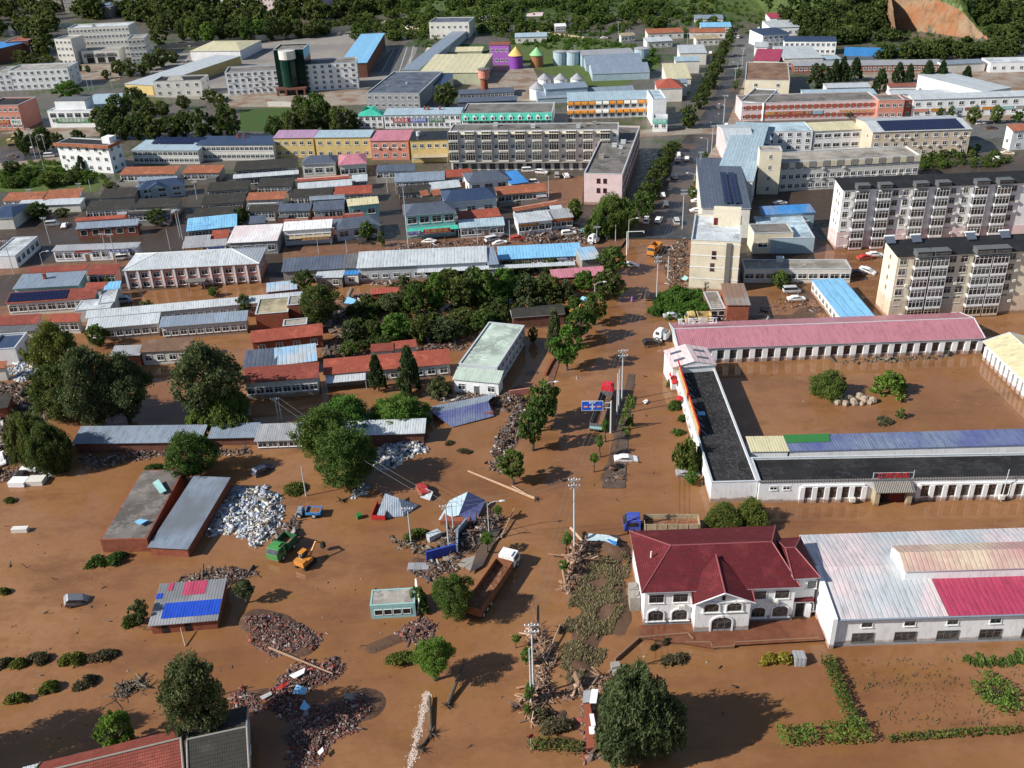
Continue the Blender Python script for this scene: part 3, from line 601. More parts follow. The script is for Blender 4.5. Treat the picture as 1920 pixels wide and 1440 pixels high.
# courtyard complex: north wing
nw = B('pink roofed north wing of the flooded courtyard with dark bays and white piers', 'courtyard_wing', (1272, 655), (1848, 634), (1345, 614), 3.9, 'gable', wall('white', .8), metal('rose', .45, .1), rise=1.7, over=.7, cap='lgrey', cat='building')
piers(nw, 'f', 21, .9, 3.1, w_=1.15, dp=.45, mud=.9, u0=8.0)
text_part(nw.root, '正顺酒店', (5.5, nw.D * .5 + 1.4, nw.h + nw.rise + 1.0), (math.pi / 2, 0, math.pi), 1.7, paint('white'), w_=9.0, depth=.1, name='roof_lettering')
ew = B('cream roofed east wing closing the flooded courtyard', 'courtyard_wing', (1842, 640), (1990, 780), 11.0, 3.9, 'gable', wall('white', .8), metal('creamr', .5, .15), rise=1.8, over=.7, cap='lgrey', cat='building')
piers(ew, 'f', 16, .9, 3.1, w_=1.1, dp=.45, mud=.9, u0=1.5)
ww_ = B('black flat roofed west wing of the courtyard carrying two red banner signs', 'courtyard_wing', (1266, 686), (1334, 905), (1420, 898), 4.2, 'flat', wall('white', .9), flat('black', 'dconc'), over=.02, par=.45, cat='building')
for k, (ua, ub) in enumerate(((.4, 13.5), (15.2, 27.2))):
    sg = empty('banner_sign', (0, 0, 0)); sg.parent = ww_.root; m = MB(); z = ww_.h
    m.box(ua, .35, z - .3, ub, .5, z + 1.55); b_ = m.build('sign', paint('shopor'), sg)
    m = MB(); m.box(ua - .05, .3, z + 1.552, ub + .05, .55, z + 1.65); m.box(ua - .05, .3, z - .42, ub + .05, .55, z - .302); m.box(ub + .002, .3, z - .3, ub + .12, .55, z + 1.55)
    for q in range(5): x = ua + .5 + (ub - ua - 1) * q / 4; m.tube((x, .52, z + 1.2), (x, 2.0, z - .4), .04, n=5, m=1)
    m.build('frame', [paint('shopred'), paint('lgrey')], sg)
    text_part(sg, '正顺宾馆 住宿餐饮' if k else '住宿 餐饮 洗浴 停车', ((ua + ub) / 2, .33, z + .62), (math.pi / 2, 0, 0), 1.2, paint('yellow'), w_=(ub - ua) * .9)
for k in range(8):       # lanterns and air conditioners along the street side
    u = 2.0 + k * 3.4
    add_window(ww_.root, 'f', ww_.L, ww_.D, .02, u + 1.5, 1.1, 1.5, 1.4, 'w', paint('white'))
for u in (1.4, 3.0, 4.6, 11.5):
    m = MB(); m.lathe([(.06, -.02), (.55, .15), (.7, .5), (.55, .85), (.06, 1.0)], 12); q = m.build('lantern', paint('shopred'), ww_.root); q.location = (u, -.75, 2.5)
for u in (8.2, 9.8, 14.6, 17.5, 20):
    m = MB(); m.box(u, -.5, 2.3, u + .85, -.06, 2.95); m.tube((u + .4, -.51, 2.6), (u + .4, -.49, 2.6), .25, n=12); m.build('air_conditioner', paint('offwhite'), ww_.root)
m = MB(); m.box(18.2, 1.6, ww_.zr + .01, 19.6, 3.0, ww_.zr + .05); m.build('blue_sheet', paint('skyblue'), ww_.root)
# pink entrance roof at the north end of the west wing
er = B('pale pink gabled entrance hall roof at the corner of the courtyard', 'entrance_hall', (1260, 690), (1344, 684), 8.0, 5.3, 'gable', wall('white'), metal('pinkw', 1.2, .1), rise=.01, over=.2, cat='entrance hall')
m = MB(); L, D = er.L, er.D
m.quad((0, 0, er.h + .02), (L / 2, 0, er.h + 1.2), (L / 2, D, er.h + 1.2), (0, D, er.h + .02)); m.quad((L / 2, 0, er.h + 1.2), (L, 0, er.h + .02), (L, D, er.h + .02), (L / 2, D, er.h + 1.2)); m.build('pitched_roof', metal('pinkw', 1.2, .1), er.root)
m = MB(); m.poly([(0.1, .15, er.h), (L - .1, .15, er.h), (L / 2, .15, er.h + 1.15)]); m.build('gable_wall', wall('white'), er.root)
for q in (.25, .65):
    for s_ in (0, 1): m = MB(); xa, xb = (L * .1, L * .34) if not s_ else (L * .62, L * .88); za, zb = er.h + 1.2 * xa / (L / 2), er.h + 1.2 * xb / (L / 2); za, zb = (za, zb) if not s_ else (er.h + 1.2 * (L - xa) / (L / 2), er.h + 1.2 * (L - xb) / (L / 2)); m.quad((xa, D * q, za + .05), (xb, D * q, zb + .05), (xb, D * q + .9, zb + .05), (xa, D * q + .9, za + .05)); m.build('skylight', paint('slate'), er.root)
# south wing
sw = B('long south wing of the courtyard with a flat black roof and tiled gateway', 'courtyard_wing', (1424, 905), (2060, 894), (1410, 858), (943,), 'flat', wall('white', .6), flat('black'), over=.02, par=.4, cat='building')
px2u = lambda o, x, y, z: (o.root.matrix_world.inverted() @ U(x, y, z)).x
bpy.context.view_layer.update()
uA, uG0, uG1 = px2u(sw, 1508, 908, sw.h), px2u(sw, 1636, 905, sw.h), px2u(sw, 1715, 902, sw.h)
piers(sw, 'f', 5, .95, sw.h - 1.0, w_=.8, dp=.35, mud=.8, u0=uA, u1=uG0 - 1); piers(sw, 'f', 13, .95, sw.h - 1.0, w_=.8, dp=.35, mud=.8, u0=uG1 + 1, u1=sw.L - .5)
for u in (2.5, 4.7): add_window(sw.root, 'f', sw.L, sw.D, .02, u, sw.h - 1.5, 1.1, .7, 'w', paint('white'))
m = MB(); m.box(-.12, -.14, sw.h + .102, sw.L, .34, sw.h + .22)
for q in range(int(sw.L / .45)): m.tube((q * .45, -.2, sw.h + .2), (q * .45, .3, sw.h + .24), .09, n=5)
m.build('tile_coping', paint('dconc'), sw.root)
g0, g1 = uG0 + .5, uG1 - .4
m = MB(); m.box(g0, -1.5, -1, g0 + .8, -.01, 3.0); m.build('gate_pier', wall('tan', .6), sw.root); m = MB(); m.box(g1 - .8, -1.5, -1, g1, -.01, 3.0); m.build('gate_pier', wall('tan', .6), sw.root)
m = MB(); m.box(g0 + .8, -.3, -.8, g0 + 2.7, -.26, 2.9, 0); m.build('door', emptydark(), sw.root); m = MB(); m.box(g0 + 2.7, -.3, -.8, g1 - .8, -.26, 2.9, 0); m.build('door', paint('maroon'), sw.root)
m = MB(); m.hexa([(g0 - .2, -2.0, 3.0), (g1 + .2, -2.0, 3.0), (g1 + .2, -.01, 3.9), (g0 - .2, -.01, 3.9), (g0 - .2, -2.0, 3.12), (g1 + .2, -2.0, 3.12), (g1 + .2, -.01, 4.05), (g0 - .2, -.01, 4.05)])
for q in range(int((g1 - g0) / .3) + 1): x = g0 - .1 + q * .3; m.tube((x, -2.05, 3.14), (x, .0, 4.1), .08, n=5, m=1)
m.build('gate_roof', [paint('dconc'), paint('conc')], sw.root)
m = MB(); m.box(g0 - .3, .1, sw.h + .1, g0 - .2, .2, sw.h + 1.6); m.box(g1 + .2, .1, sw.h + .1, g1 + .3, .2, sw.h + 1.9); m.box(g0 - .2, .12, sw.h + .3, g1 + .2, .18, sw.h + .36); m.box(g0 - .2, .12, sw.h + 1.45, g1 + .2, .18, sw.h + 1.51)
sf = m.build('sign_frame', paint('lgrey'), sw.root); text_part(sf, '正顺酒店', ((g0 + g1) / 2, .05, sw.h + .9), (math.pi / 2, 0, 0), 1.15, paint('shopred'), w_=(g1 - g0) * .86, depth=.06)
for u in (uA + 8.5, uG1 + 15, uG1 + 28): m = MB(); m.box(u - .45, -1.0, .5, u + .45, -.45, 1.3); m.tube((u, -1.02, .9), (u, -1.0, .9), .28, n=12); m.build('air_conditioner', paint('offwhite'), sw.root)
gs = B('blue metal lean-to roof along the courtyard side of the south wing', 'lean_to', (1480, 846), (2060, 830), (1475, 816), 3.9, 'shed', wall('white', .8), metal('purpleb', .5, .1, c2='bluegrey'), rise=.03, over=.2, cat='roof')
m = MB(); m.hexa([(.2, 2.6, gs.h + .03 + .02), (8.0, 2.7, gs.h + .03 + .02), (8.6, gs.D, gs.h + .06), (.1, gs.D, gs.h + .06), (.2, 2.6, gs.h + .1 + .02), (8.0, 2.7, gs.h + .1 + .02), (8.6, gs.D, gs.h + .16), (.1, gs.D, gs.h + .16)])
m.build('green_mat', paint('shopgr', .9), gs.root)
B('small cream metal roof at the inner corner of the courtyard', 'lean_to', (1408, 847), (1480, 846), (1400, 818), 3.95, 'shed', wall('white', .8), metal('creamr', .5, .1), rise=.03, over=.2, cat='roof')
# ================= foreground left
hr = B('red tiled brick house cut by the bottom edge of the photo', 'house', (60, 1520), (345, 1448), (340, 1384), 3.6, 'gable', wall('offwhite', 1), T_('red'), rise=2.0, over=.3, cap='conc', win=(4, 1))
hg = B('grey tiled house beside the red tiled roof at the bottom', 'house', (352, 1466), (468, 1440), (452, 1365), 3.6, 'gable', wall('offwhite', 1), T_('tilegrey', .5), rise=1.6, over=.3, cap='conc', wr=(1, 1))
B('striped metal shed roof at the bottom left corner', 'shed', (40, 1470), (150, 1442), (148, 1412), 3.0, 'shed', wall('offwhite', 1), metal('lgrey', .5, .2), rise=.4, over=.2)
# flood-wrecked brick building with debris roof and blue metal roof beside it
fb = B('flooded brick building with a long flat debris-strewn concrete roof', 'brick_building', (187, 1012), (275, 1010), (277, 881), (1036,), 'flat', brickwall(), flat('dconc', 'brown'), over=.02, par=.03, parm='none', cat='building')
mb2 = B('sagging blue grey metal roof leaning on the brick building', 'metal_shed', (276, 1026), (352, 1030), (360, 892), 1.9, 'shed', brickwall(), metal('bluegrey', 9, .2, c2='dgrey'), rise=1.0, over=.25, cat='shed')
mts = T_
B('long corrugated grey shed roof behind the flooded yard, westernmost of the row', 'shed', (134, 832), (376, 829), (376, 796), (850,), 'shed', brickwall('brickd'), metal('bluegrey', .45, .3), rise=.9, over=.4, cap=None)
B('grey corrugated shed between the long shed and the windowed shed', 'shed', (388, 822), (480, 820), (478, 792), (838,), 'shed', brickwall('brickd'), metal('bluegrey', .45, .25), rise=.8, over=.4)
B('grey corrugated shed with a windowed front facing the water', 'shed', (476, 828), (582, 824), (584, 791), (846,), 'shed', wall('offwhite', 1), metal('grey', .45, .25), rise=.8, over=.4, win=(5, 1), ww=1.8)
B('pale corrugated shed roof above the heap of white bags', 'shed', (628, 818), (797, 812), (794, 784), (840,), 'shed', brickwall('brickd'), metal('lgrey', .5, .25), rise=.7, over=.4)
hut = B('wrecked hut with red white and blue corrugated sheets on its roof', 'hut', (277, 1174), (408, 1163), (318, 1093), (1192,), 'shed', brickwall(), metal('grey', .45, .3, c2='dgrey'), rise=.8, over=.3, cat='hut')
m = MB(); L, D = hut.L, hut.D; zf = lambda y: hut.h + .8 * y / D + .05
def shq(x0, x1, y0, y1, mi): m.quad((x0, y0, zf(y0)), (x1, y0, zf(y0)), (x1, y1, zf(y1)), (x0, y1, zf(y1)), mi)
shq(L * .16, L * .99, D * .14, D * .5, 0); shq(0, L * .09, D * .62, D * .75, 0); m.build('blue_sheet', metal('deepblue', .45, .1), hut.root)
m = MB(); shq(L * .38, L * .72, D * .66, D * .99, 0); shq(L * .14, L * .22, D * .8, D * .99, 0); m.build('pink_sheet', metal('magenta', .45, .3), hut.root)
for u in (L * .22, L * .55): m = MB(); m.box(u - .5, .25, 0, u + .5, .29, 1.5); m.build('door', emptydark(), hut.root)
th = B('small pale teal hut with a flat roof and four broken windows', 'hut', (693, 1136), (778, 1131), (691, 1106), (1161,), 'flat', wall('teal'), flat('conc'), over=.02, par=.12, parm='none', cat='hut')
for k in range(4): add_window(th.root, 'f', th.L, th.D, .02, 1.2 + k * (th.L - 1.0) / 4.1, .75, 1.1, .95, 'o', paint('white'))
m = MB(); m.hexa([(th.L + .1, .5, 0), (th.L + .25, .5, 0), (th.L - .2, 4.2, 0), (th.L - .4, 4.2, 0), (th.L + .5, .5, 2.6), (th.L + .65, .5, 2.6), (th.L + .1, 4.4, 3.6), (th.L - .1, 4.4, 3.6)]); m.build('leaning_panel', paint('white'), th.root)
# fallen roofs in the water
def fallen(label, pts, mat, name='fallen_roof', cat='roof', t=.15):
    P_ = [U(x, y, z) for x, y, z in pts]; c = sum(P_, Vector()) / len(P_); e = empty(name, (c.x, c.y, 0), 0, label, cat)
    return e, [p - Vector((c.x, c.y, 0)) for p in P_]
e, p = fallen('crumpled grey metal roof lying tilted in the water, left of the blue one', [(704, 972, .1), (757, 968, .1), (785, 947, .4), (748, 934, 2.4), (722, 925, 2.8), (735, 920, 2.0)], None)
m = MB(); m.poly([p[0], p[1], p[3], p[4]]); m.poly([p[1], p[2], p[3]]); m.poly([p[0], p[4], p[5]]); m.build('roof_sheet', metal('bluegrey', .4, .3), e)
e, p = fallen('fallen hut roof, half pale and half blue tile, beside the poles', [(822, 975, .2), (860, 966, 1.3), (890, 981, .4), (911, 938, 1.2), (877, 922, 3.3), (843, 938, 1.6)], None)
m = MB(); m.poly([p[0], p[1], p[4], p[5]]); m.build('roof_sheet', metal('paleblue', .9, .2), e); m = MB(); m.poly([p[1], p[2], p[3], p[4]]); m.build('tile_slope', T_('purpleb'), e)
m = MB(); q = [U(826, 985, 0) - e.location, U(880, 985, 0) - e.location, U(890, 950, 0) - e.location, U(845, 950, 0) - e.location]; m.hexa([Vector((a.x, a.y, -.5)) for a in q] + [Vector((a.x, a.y, .9)) for a in q]); m.build('wall', brickwall(), e)
e, p = fallen('long blue roof collapsed down to the mud by the roadside', [(807, 778, .3), (847, 801, .2), (926, 780, .3), (915, 752, 2.2), (932, 749, 1.2), (812, 775, 1.8)], None)
m = MB(); m.poly([p[5], p[1], p[2], p[3]]); m.build('roof_sheet', metal('purpleb', .5, .1, c2='bluegrey'), e); m = MB(); m.poly([p[0] + Vector((0, 3.5, 0)), p[5], p[3], p[4] + Vector((0, 2.5, 0))]); m.build('back_slope', metal('bluegrey', .5, .2), e)
m = MB(); m.box(-6, -.5, -.5, 5.5, 2.2, .9); m.build('wall', brickwall(), e)
# ================= rows south of the grove
B('long red tiled house with weathered roof, left half of the row', 'row_house', (456, 719), (597, 708), (458, 689), (752,), 'shed', wall('offwhite', 1), T_('red'), rise=1.4, over=.35, win=(8, 1), ww=1.5)
r2 = B('long bright red tiled house behind the two junipers', 'row_house', (606, 703), (846, 682), (842, 653), (728,), 'shed', wall('offwhite', 1), T_('redw'), rise=1.4, over=.35, win=(10, 1), ww=1.5)
awning(r2, .5, 9, 2.9, 2.6, 'lgrey')
B('small red tiled roof half hidden by shrubs above the long red house', 'house', (695, 660), (738, 657), (695, 645), 3.2, 'shed', wall('offwhite'), T_('red'), rise=.8, over=.3)
B('small red tiled roof right of the shrubs above the long red house', 'house', (735, 655), (782, 650), (738, 640), 3.2, 'shed', wall('offwhite'), T_('redw'), rise=.8, over=.3)
gf = B('pale green flat roofed two storey building above the street trees', 'office_building', (860, 682), (932, 690), (979, 610), (719,), 'flat', wall('lgrey'), flat('palegreen', 'palegreen'), over=.02, par=.2, win=(3, 1), wr=(8, 2), cat='building')
B('pale green lean-to with doors in front of the flat roofed building', 'lean_to', (848, 711), (936, 719), (865, 688), (738,), 'shed', wall('white', .5), metal('palegreen', .5, .2), rise=.9, over=.3, win=(3, 1), doors=[1], cat='annex')
B('red tiled brick house with a dark wet front yard', 'house', (470, 643), (606, 628), (602, 606), 3.4, 'shed', brickwall(), T_('redw'), rise=1.3, over=.35, win=(4, 1))
B('shed roof half blue and half white sheeting below the red house', 'shed', (515, 686), (595, 676), (518, 652), 3.2, 'shed', brickwall(), metal('lgrey', .9, .2, c2='skyblue'), rise=.9, over=.3)
B('slate blue shed roof left of the blue and white shed', 'shed', (455, 692), (519, 686), (458, 657), 3.2, 'shed', brickwall(), metal('slate', .9, .2), rise=.9, over=.3)
B('brown tiled house under the poplars with a dark porch', 'house', (261, 661), (357, 656), (265, 637), 3.4, 'shed', wall('offwhite'), T_('brown'), rise=1.2, over=.3, win=(4, 1))
B('grey corrugated shed left of the brown tiled house', 'shed', (205, 668), (262, 666), (212, 648), 3.1, 'shed', brickwall(), metal('grey', .45, .2), rise=.7, over=.3)
B('brick house with a flat roof overgrown with weeds', 'brick_house', (478, 590), (540, 585), (474, 562), 4.2, 'flat', brickwall(), flat('tan', 'green'), over=.02, par=.15, cat='house')
B('taller brick block at the right end of the overgrown roof', 'brick_house', (538, 573), (562, 571), (535, 556), 5.0, 'flat', brickwall(), flat('conc'), over=.02, par=.15, cat='house')
B('small grey flat roof in front of the overgrown brick house', 'shed', (530, 612), (575, 608), (530, 600), 3.2, 'flat', brickwall(), flat('conc'), over=.02, par=.15)
B('long grey corrugated row behind the pink school, upper row', 'row_house', (160, 597), (568, 560), (165, 582), 3.6, 'shed', wall('offwhite', 1), metal('lgrey', .6, .3), rise=1.0, over=.3, win=(28, 1), ww=1.3)
B('grey corrugated row house, left half of the lower row', 'row_house', (160, 618), (297, 606), (168, 597), 3.6, 'shed', wall('offwhite', 1), metal('lgrey', .6, .3), rise=1.0, over=.4, win=(8, 1))
B('grey corrugated row house, right half of the lower row', 'row_house', (298, 614), (463, 601), (302, 594), 3.6, 'shed', wall('offwhite', 1), metal('bluegrey', .6, .3), rise=1.0, over=.4, win=(10, 1), chim=0, junk=0)
# ================= pink school and the mud street
sc = B('salmon two storey school with white piers and pale hipped metal roof', 'school', (229, 508), (486, 494), (372, 470), (546,), 'hip', wall('salmon', .9), metal('lgrey', .7, .2), rise=2.2, over=.6, hip=(8, 8), cap='white', cat='school')
for q in range(12):
    u = sc.ins + (sc.L - 2 * sc.ins) * q / 11; m = MB(); m.box(u - .26, sc.ins - .45, -1, u + .26, sc.ins - .002, sc.h - .13); m.build('pier', wall('white', .8), sc.root)
for k in range(11):
    for z in (.9, sc.h * .5 + .5): add_window(sc.root, 'f', sc.L, sc.D, sc.ins, sc.ins + (sc.L - 2 * sc.ins) * (k + .5) / 11, z, 1.7, 1.35, 'w', paint('white'))
for k in range(3): add_window(sc.root, 'r', sc.L, sc.D, sc.ins, 2.5 + k * 4, sc.h * .55, 1.4, 1.3, 'w', paint('white'))
m = MB(); m.box(sc.L * .46, -2.6, 2.4, sc.L * .6, .05, 2.65); m.box(sc.L * .47, -2.5, -.5, sc.L * .475, -2.3, 2.4); m.box(sc.L * .585, -2.5, -.5, sc.L * .59, -2.3, 2.4); m.build('porch', wall('dconc'), sc.root)
B('slate grey long shop roof at the west end of the market row', 'market_hall', (527, 510), (644, 503), (531, 484), 4.0, 'shed', wall('conc', 1), metal('slate', .9, .3), rise=1.1, over=.4, cat='market hall')
B('slate grey roof section joining the long light grey market hall', 'market_hall', (641, 503), (668, 502), (645, 476), 4.2, 'shed', wall('conc', 1), metal('dgrey', .9, .3), rise=1.1, over=.3, cat='market hall')
B('pale grey lean-to below the slate market roof', 'lean_to', (590, 521), (642, 520), (592, 506), 3.1, 'shed', wall('conc', 1), metal('lgrey', .9, .3), rise=.4, over=.3, win=(2, 1), cat='annex')
B('bright blue sheet roofed stall beside the market hall', 'stall', (643, 515), (672, 514), (645, 495), 3.2, 'shed', wall('white', .8), metal('blue', .9, .2), rise=.4, over=.2, win=(1, 1))
mk = B('long light grey metal roofed market hall above the grove', 'market_hall', (668, 503), (914, 491), (672, 472), 4.6, 'shed', wall('lgrey', 1), metal('lgrey', .9, .25), rise=1.3, over=.4, win=(12, 1), wh=1.0, cat='market hall')
awning(mk, 16, 58, 3.4, 1.8, 'lgrey', drop=.35)
B('grey roof section between the light market hall and the blue shop roof', 'market_hall', (914, 497), (936, 495), (911, 463), 4.3, 'shed', wall('lgrey', 1), metal('bluegrey', .9, .25), rise=1.0, over=.3, cat='market hall')
bs = B('long bright blue roofed shop row above the pink fallen roof', 'shop_row', (934, 487), (1092, 479), (932, 462), (500,), 'shed', wall('conc', 1), metal('skyblue', .9, .1), rise=1.0, over=.3, win=(9, 1), cat='shop')
sign(bs.root, 'f', bs.L, bs.D, .3, bs.L * .58, bs.L * .84, bs.h - 1.1, bs.h - .35, 'shopbl', '建材五金经销处', 'white')
B('grey and blue patched roof at the east end of the blue shop row', 'shed', (1090, 488), (1128, 484), (1085, 464), 3.4, 'shed', wall('conc', 1), metal('lgrey', .9, .2, c2='skyblue'), rise=.6, over=.3)
B('low pink roof showing through the grove by the street', 'shed', (1035, 522), (1136, 515), (1020, 506), 2.4, 'shed', brickwall(), metal('pink', .7, .2), rise=.6, over=.2)
B('small red roof between the market hall and the grove', 'shed', (695, 552), (755, 547), (697, 541), 2.6, 'shed', brickwall(), metal('redw', .7, .2), rise=.5, over=.2)
B('dark tiled low house hidden along the grove edge', 'house', (960, 596), (1060, 588), (960, 580), 3.0, 'gable', brickwall('brickd'), T_('tilegrey'), rise=.9, over=.3)
B('pale sheet metal shelter with sagging blue tarpaulin by the school', 'shed', (499, 548), (557, 542), (505, 530), 2.2, 'shed', brickwall(), metal('lgrey', 1.2, .3, c2='skyblue'), rise=.5, over=.3)
# ================= left edge
def hs(label, A, B_, K, rm, h=3.3, roof='shed', wm='offwhite', name='house', **k):
    k.setdefault('rise', .9); k.setdefault('over', .35); k.setdefault('ww', 1.9); k.setdefault('wh', 1.6); return B(label, name, A, B_, K, h, roof, wm, rm, **k)
hs('orange tiled house at the far left edge above the parked cars', (3, 377), (76, 375), (5, 361), T_('orange'), win=(4, 1), rise=1.0)
hs('orange tiled house right of it with a white end wall', (80, 376), (148, 371), (82, 357), T_('orange'), win=(4, 1), rise=1.0, wr=(1, 1))
hs('long pale lean-to roof in front of the two orange tiled houses', (30, 387), (150, 382), (22, 376), metal('lgrey', .8, .3), rise=.5, h=2.9)
hs('navy hipped house cut by the left edge', (-30, 410), (24, 408), (-5, 388), metal('navy', .7), h=4.0, roof='hip', rise=1.4, wm='offwhite')
hs('white flat roofed house beside the left edge with a lit side wall', (-20, 482), (28, 480), (2, 446), flat('lgrey'), h=3.8, roof='flat', wm='white', wr=(5, 1), par=.2)
hs('red strip roof behind the grey metal brick house', (139, 415), (233, 409), (141, 408), T_('redw'), rise=.5, win=(5, 1))
hs('grey metal roofed brick house beside the red strip roof', (141, 430), (258, 422), (150, 417), metal('bluegrey', .8, .3), wm=brickwall(), win=(5, 1), kind='o', h=3.4)
ls = hs('long white shop with red and blue signs on the village street', (96, 471), (257, 465), (117, 459), metal('grey', .9, .3), wm='white', h=3.6, win=(9, 1), doors=[3, 6], rise=.4)
sign(ls.root, 'f', ls.L, ls.D, .3, ls.L * .27, ls.L * .45, ls.h - .75, ls.h - .2, 'shopred'); sign(ls.root, 'f', ls.L, ls.D, .3, ls.L * .68, ls.L * .92, ls.h - .95, ls.h - .15, 'shopbl', '汽车修理', 'white')
hs('thin red tiled roof on the south side of the village street', (52, 512), (162, 507), (53, 501), T_('red'), rise=.7)
hs('red brown tiled roof left of the pink school', (162, 516), (216, 514), (166, 497), T_('red'), rise=1.1, win=(3, 1))
hs('slate blue metal roof with dark solar strips and a green wall', (23, 542), (147, 535), (43, 514), metal('bluegrey', .7, .1), wm='teal', h=3.8, rise=1.0, chim=1)
s_ = hs('house with rows of solar panels and a red tiled east part', (9, 570), (177, 559), (12, 549), T_('red'), rise=1.2, win=(9, 1), h=3.6)
solar(s_.root, .4, .5, s_.L * .68, s_.D - .4, s_.h + .15, s_.h + 1.1, 16, 2)
hs('small red tiled roof with a blue sheet beside it', (157, 543), (196, 541), (160, 530), T_('redw'), rise=.8)
hs('blue sheet roof left of the pink school', (194, 544), (224, 541), (198, 529), metal('skyblue', .9, .1), rise=.6)
hs('white flat sheet roof with a long kinked edge', (139, 583), (206, 578), (175, 562), flat('lgrey', 'white'), h=3.2, roof='flat', wm='offwhite', par=.05)
hs('white flat sheet roof above the kinked one', (183, 570), (215, 566), (186, 547), flat('lgrey', 'white'), h=3.4, roof='flat', wm='offwhite', par=.05)
hs('red tiled house at the left edge below the solar panels', (-15, 611), (71, 607), (-10, 592), T_('red'), rise=1.1, win=(5, 1)); hs('red tiled house right of the dark gable', (88, 605), (147, 603), (92, 589), T_('redw'), rise=1.1, win=(3, 1))
hs('dark lean-to roof below the left red tiled house', (-15, 624), (64, 620), (-12, 612), metal('dgrey', .8, .2), rise=.5, h=2.8)
q = hs('white parapet house with a navy hipped court roof', (-25, 657), (28, 653), (5, 626), metal('navy', .7, .2), h=4.2, roof='flat', wm='white', par=.5, wr=(2, 1))
hs('small orange roof at the left edge above the white rubble', (-20, 692), (9, 690), (-15, 678), T_('orange'), rise=.8)
hs('ruined dark tiled shed at the left edge', (-20, 768), (14, 764), (-10, 740), T_('tilegrey'), rise=.6, wm=brickwall(), h=2.8)
# ================= village rows
def vr(label, A, B_, K, c, **k): k.setdefault('win', (max(2, int((B_[0] - A[0]) / 12)), 1)); return hs(label, A, B_, K, T_(c) if c in ('tilegrey', 'orange', 'red', 'redw', 'brown') else metal(c, .8, .2), **k)
n2 = B('navy hipped two storey house with a small front gable', 'house', (258, 356), (346, 346), (300, 336), (378,), 'hip', wall('paleblue'), metal('navy', .6, .05), rise=1.9, over=.5, win=(3, 2), ww=2.4, wh=1.7, wr=(2, 1))
m = MB(); c = n2.L * .42; w_ = 3.4; m.poly([(c - w_, -1.2, n2.h), (c, -1.2, n2.h + 1.7), (c, 3.4, n2.h + 1.75), (c - w_, 1.2, n2.h + .4)]); m.poly([(c + w_, -1.2, n2.h), (c + w_, 1.2, n2.h + .4), (c, 3.4, n2.h + 1.75), (c, -1.2, n2.h + 1.7)]); m.poly([(c - w_ + .3, -.9, n2.h - .1), (c + w_ - .3, -.9, n2.h - .1), (c, -.9, n2.h + 1.5)], 1); m.box(c - w_ + .3, -.9, -.5, c - w_ + .6, -.6, n2.h - .1, 1); m.box(c + w_ - .6, -.9, -.5, c + w_ - .3, -.6, n2.h - .1, 1); m.build('porch', [metal('navy', .6, .05), wall('paleblue')], n2.root)
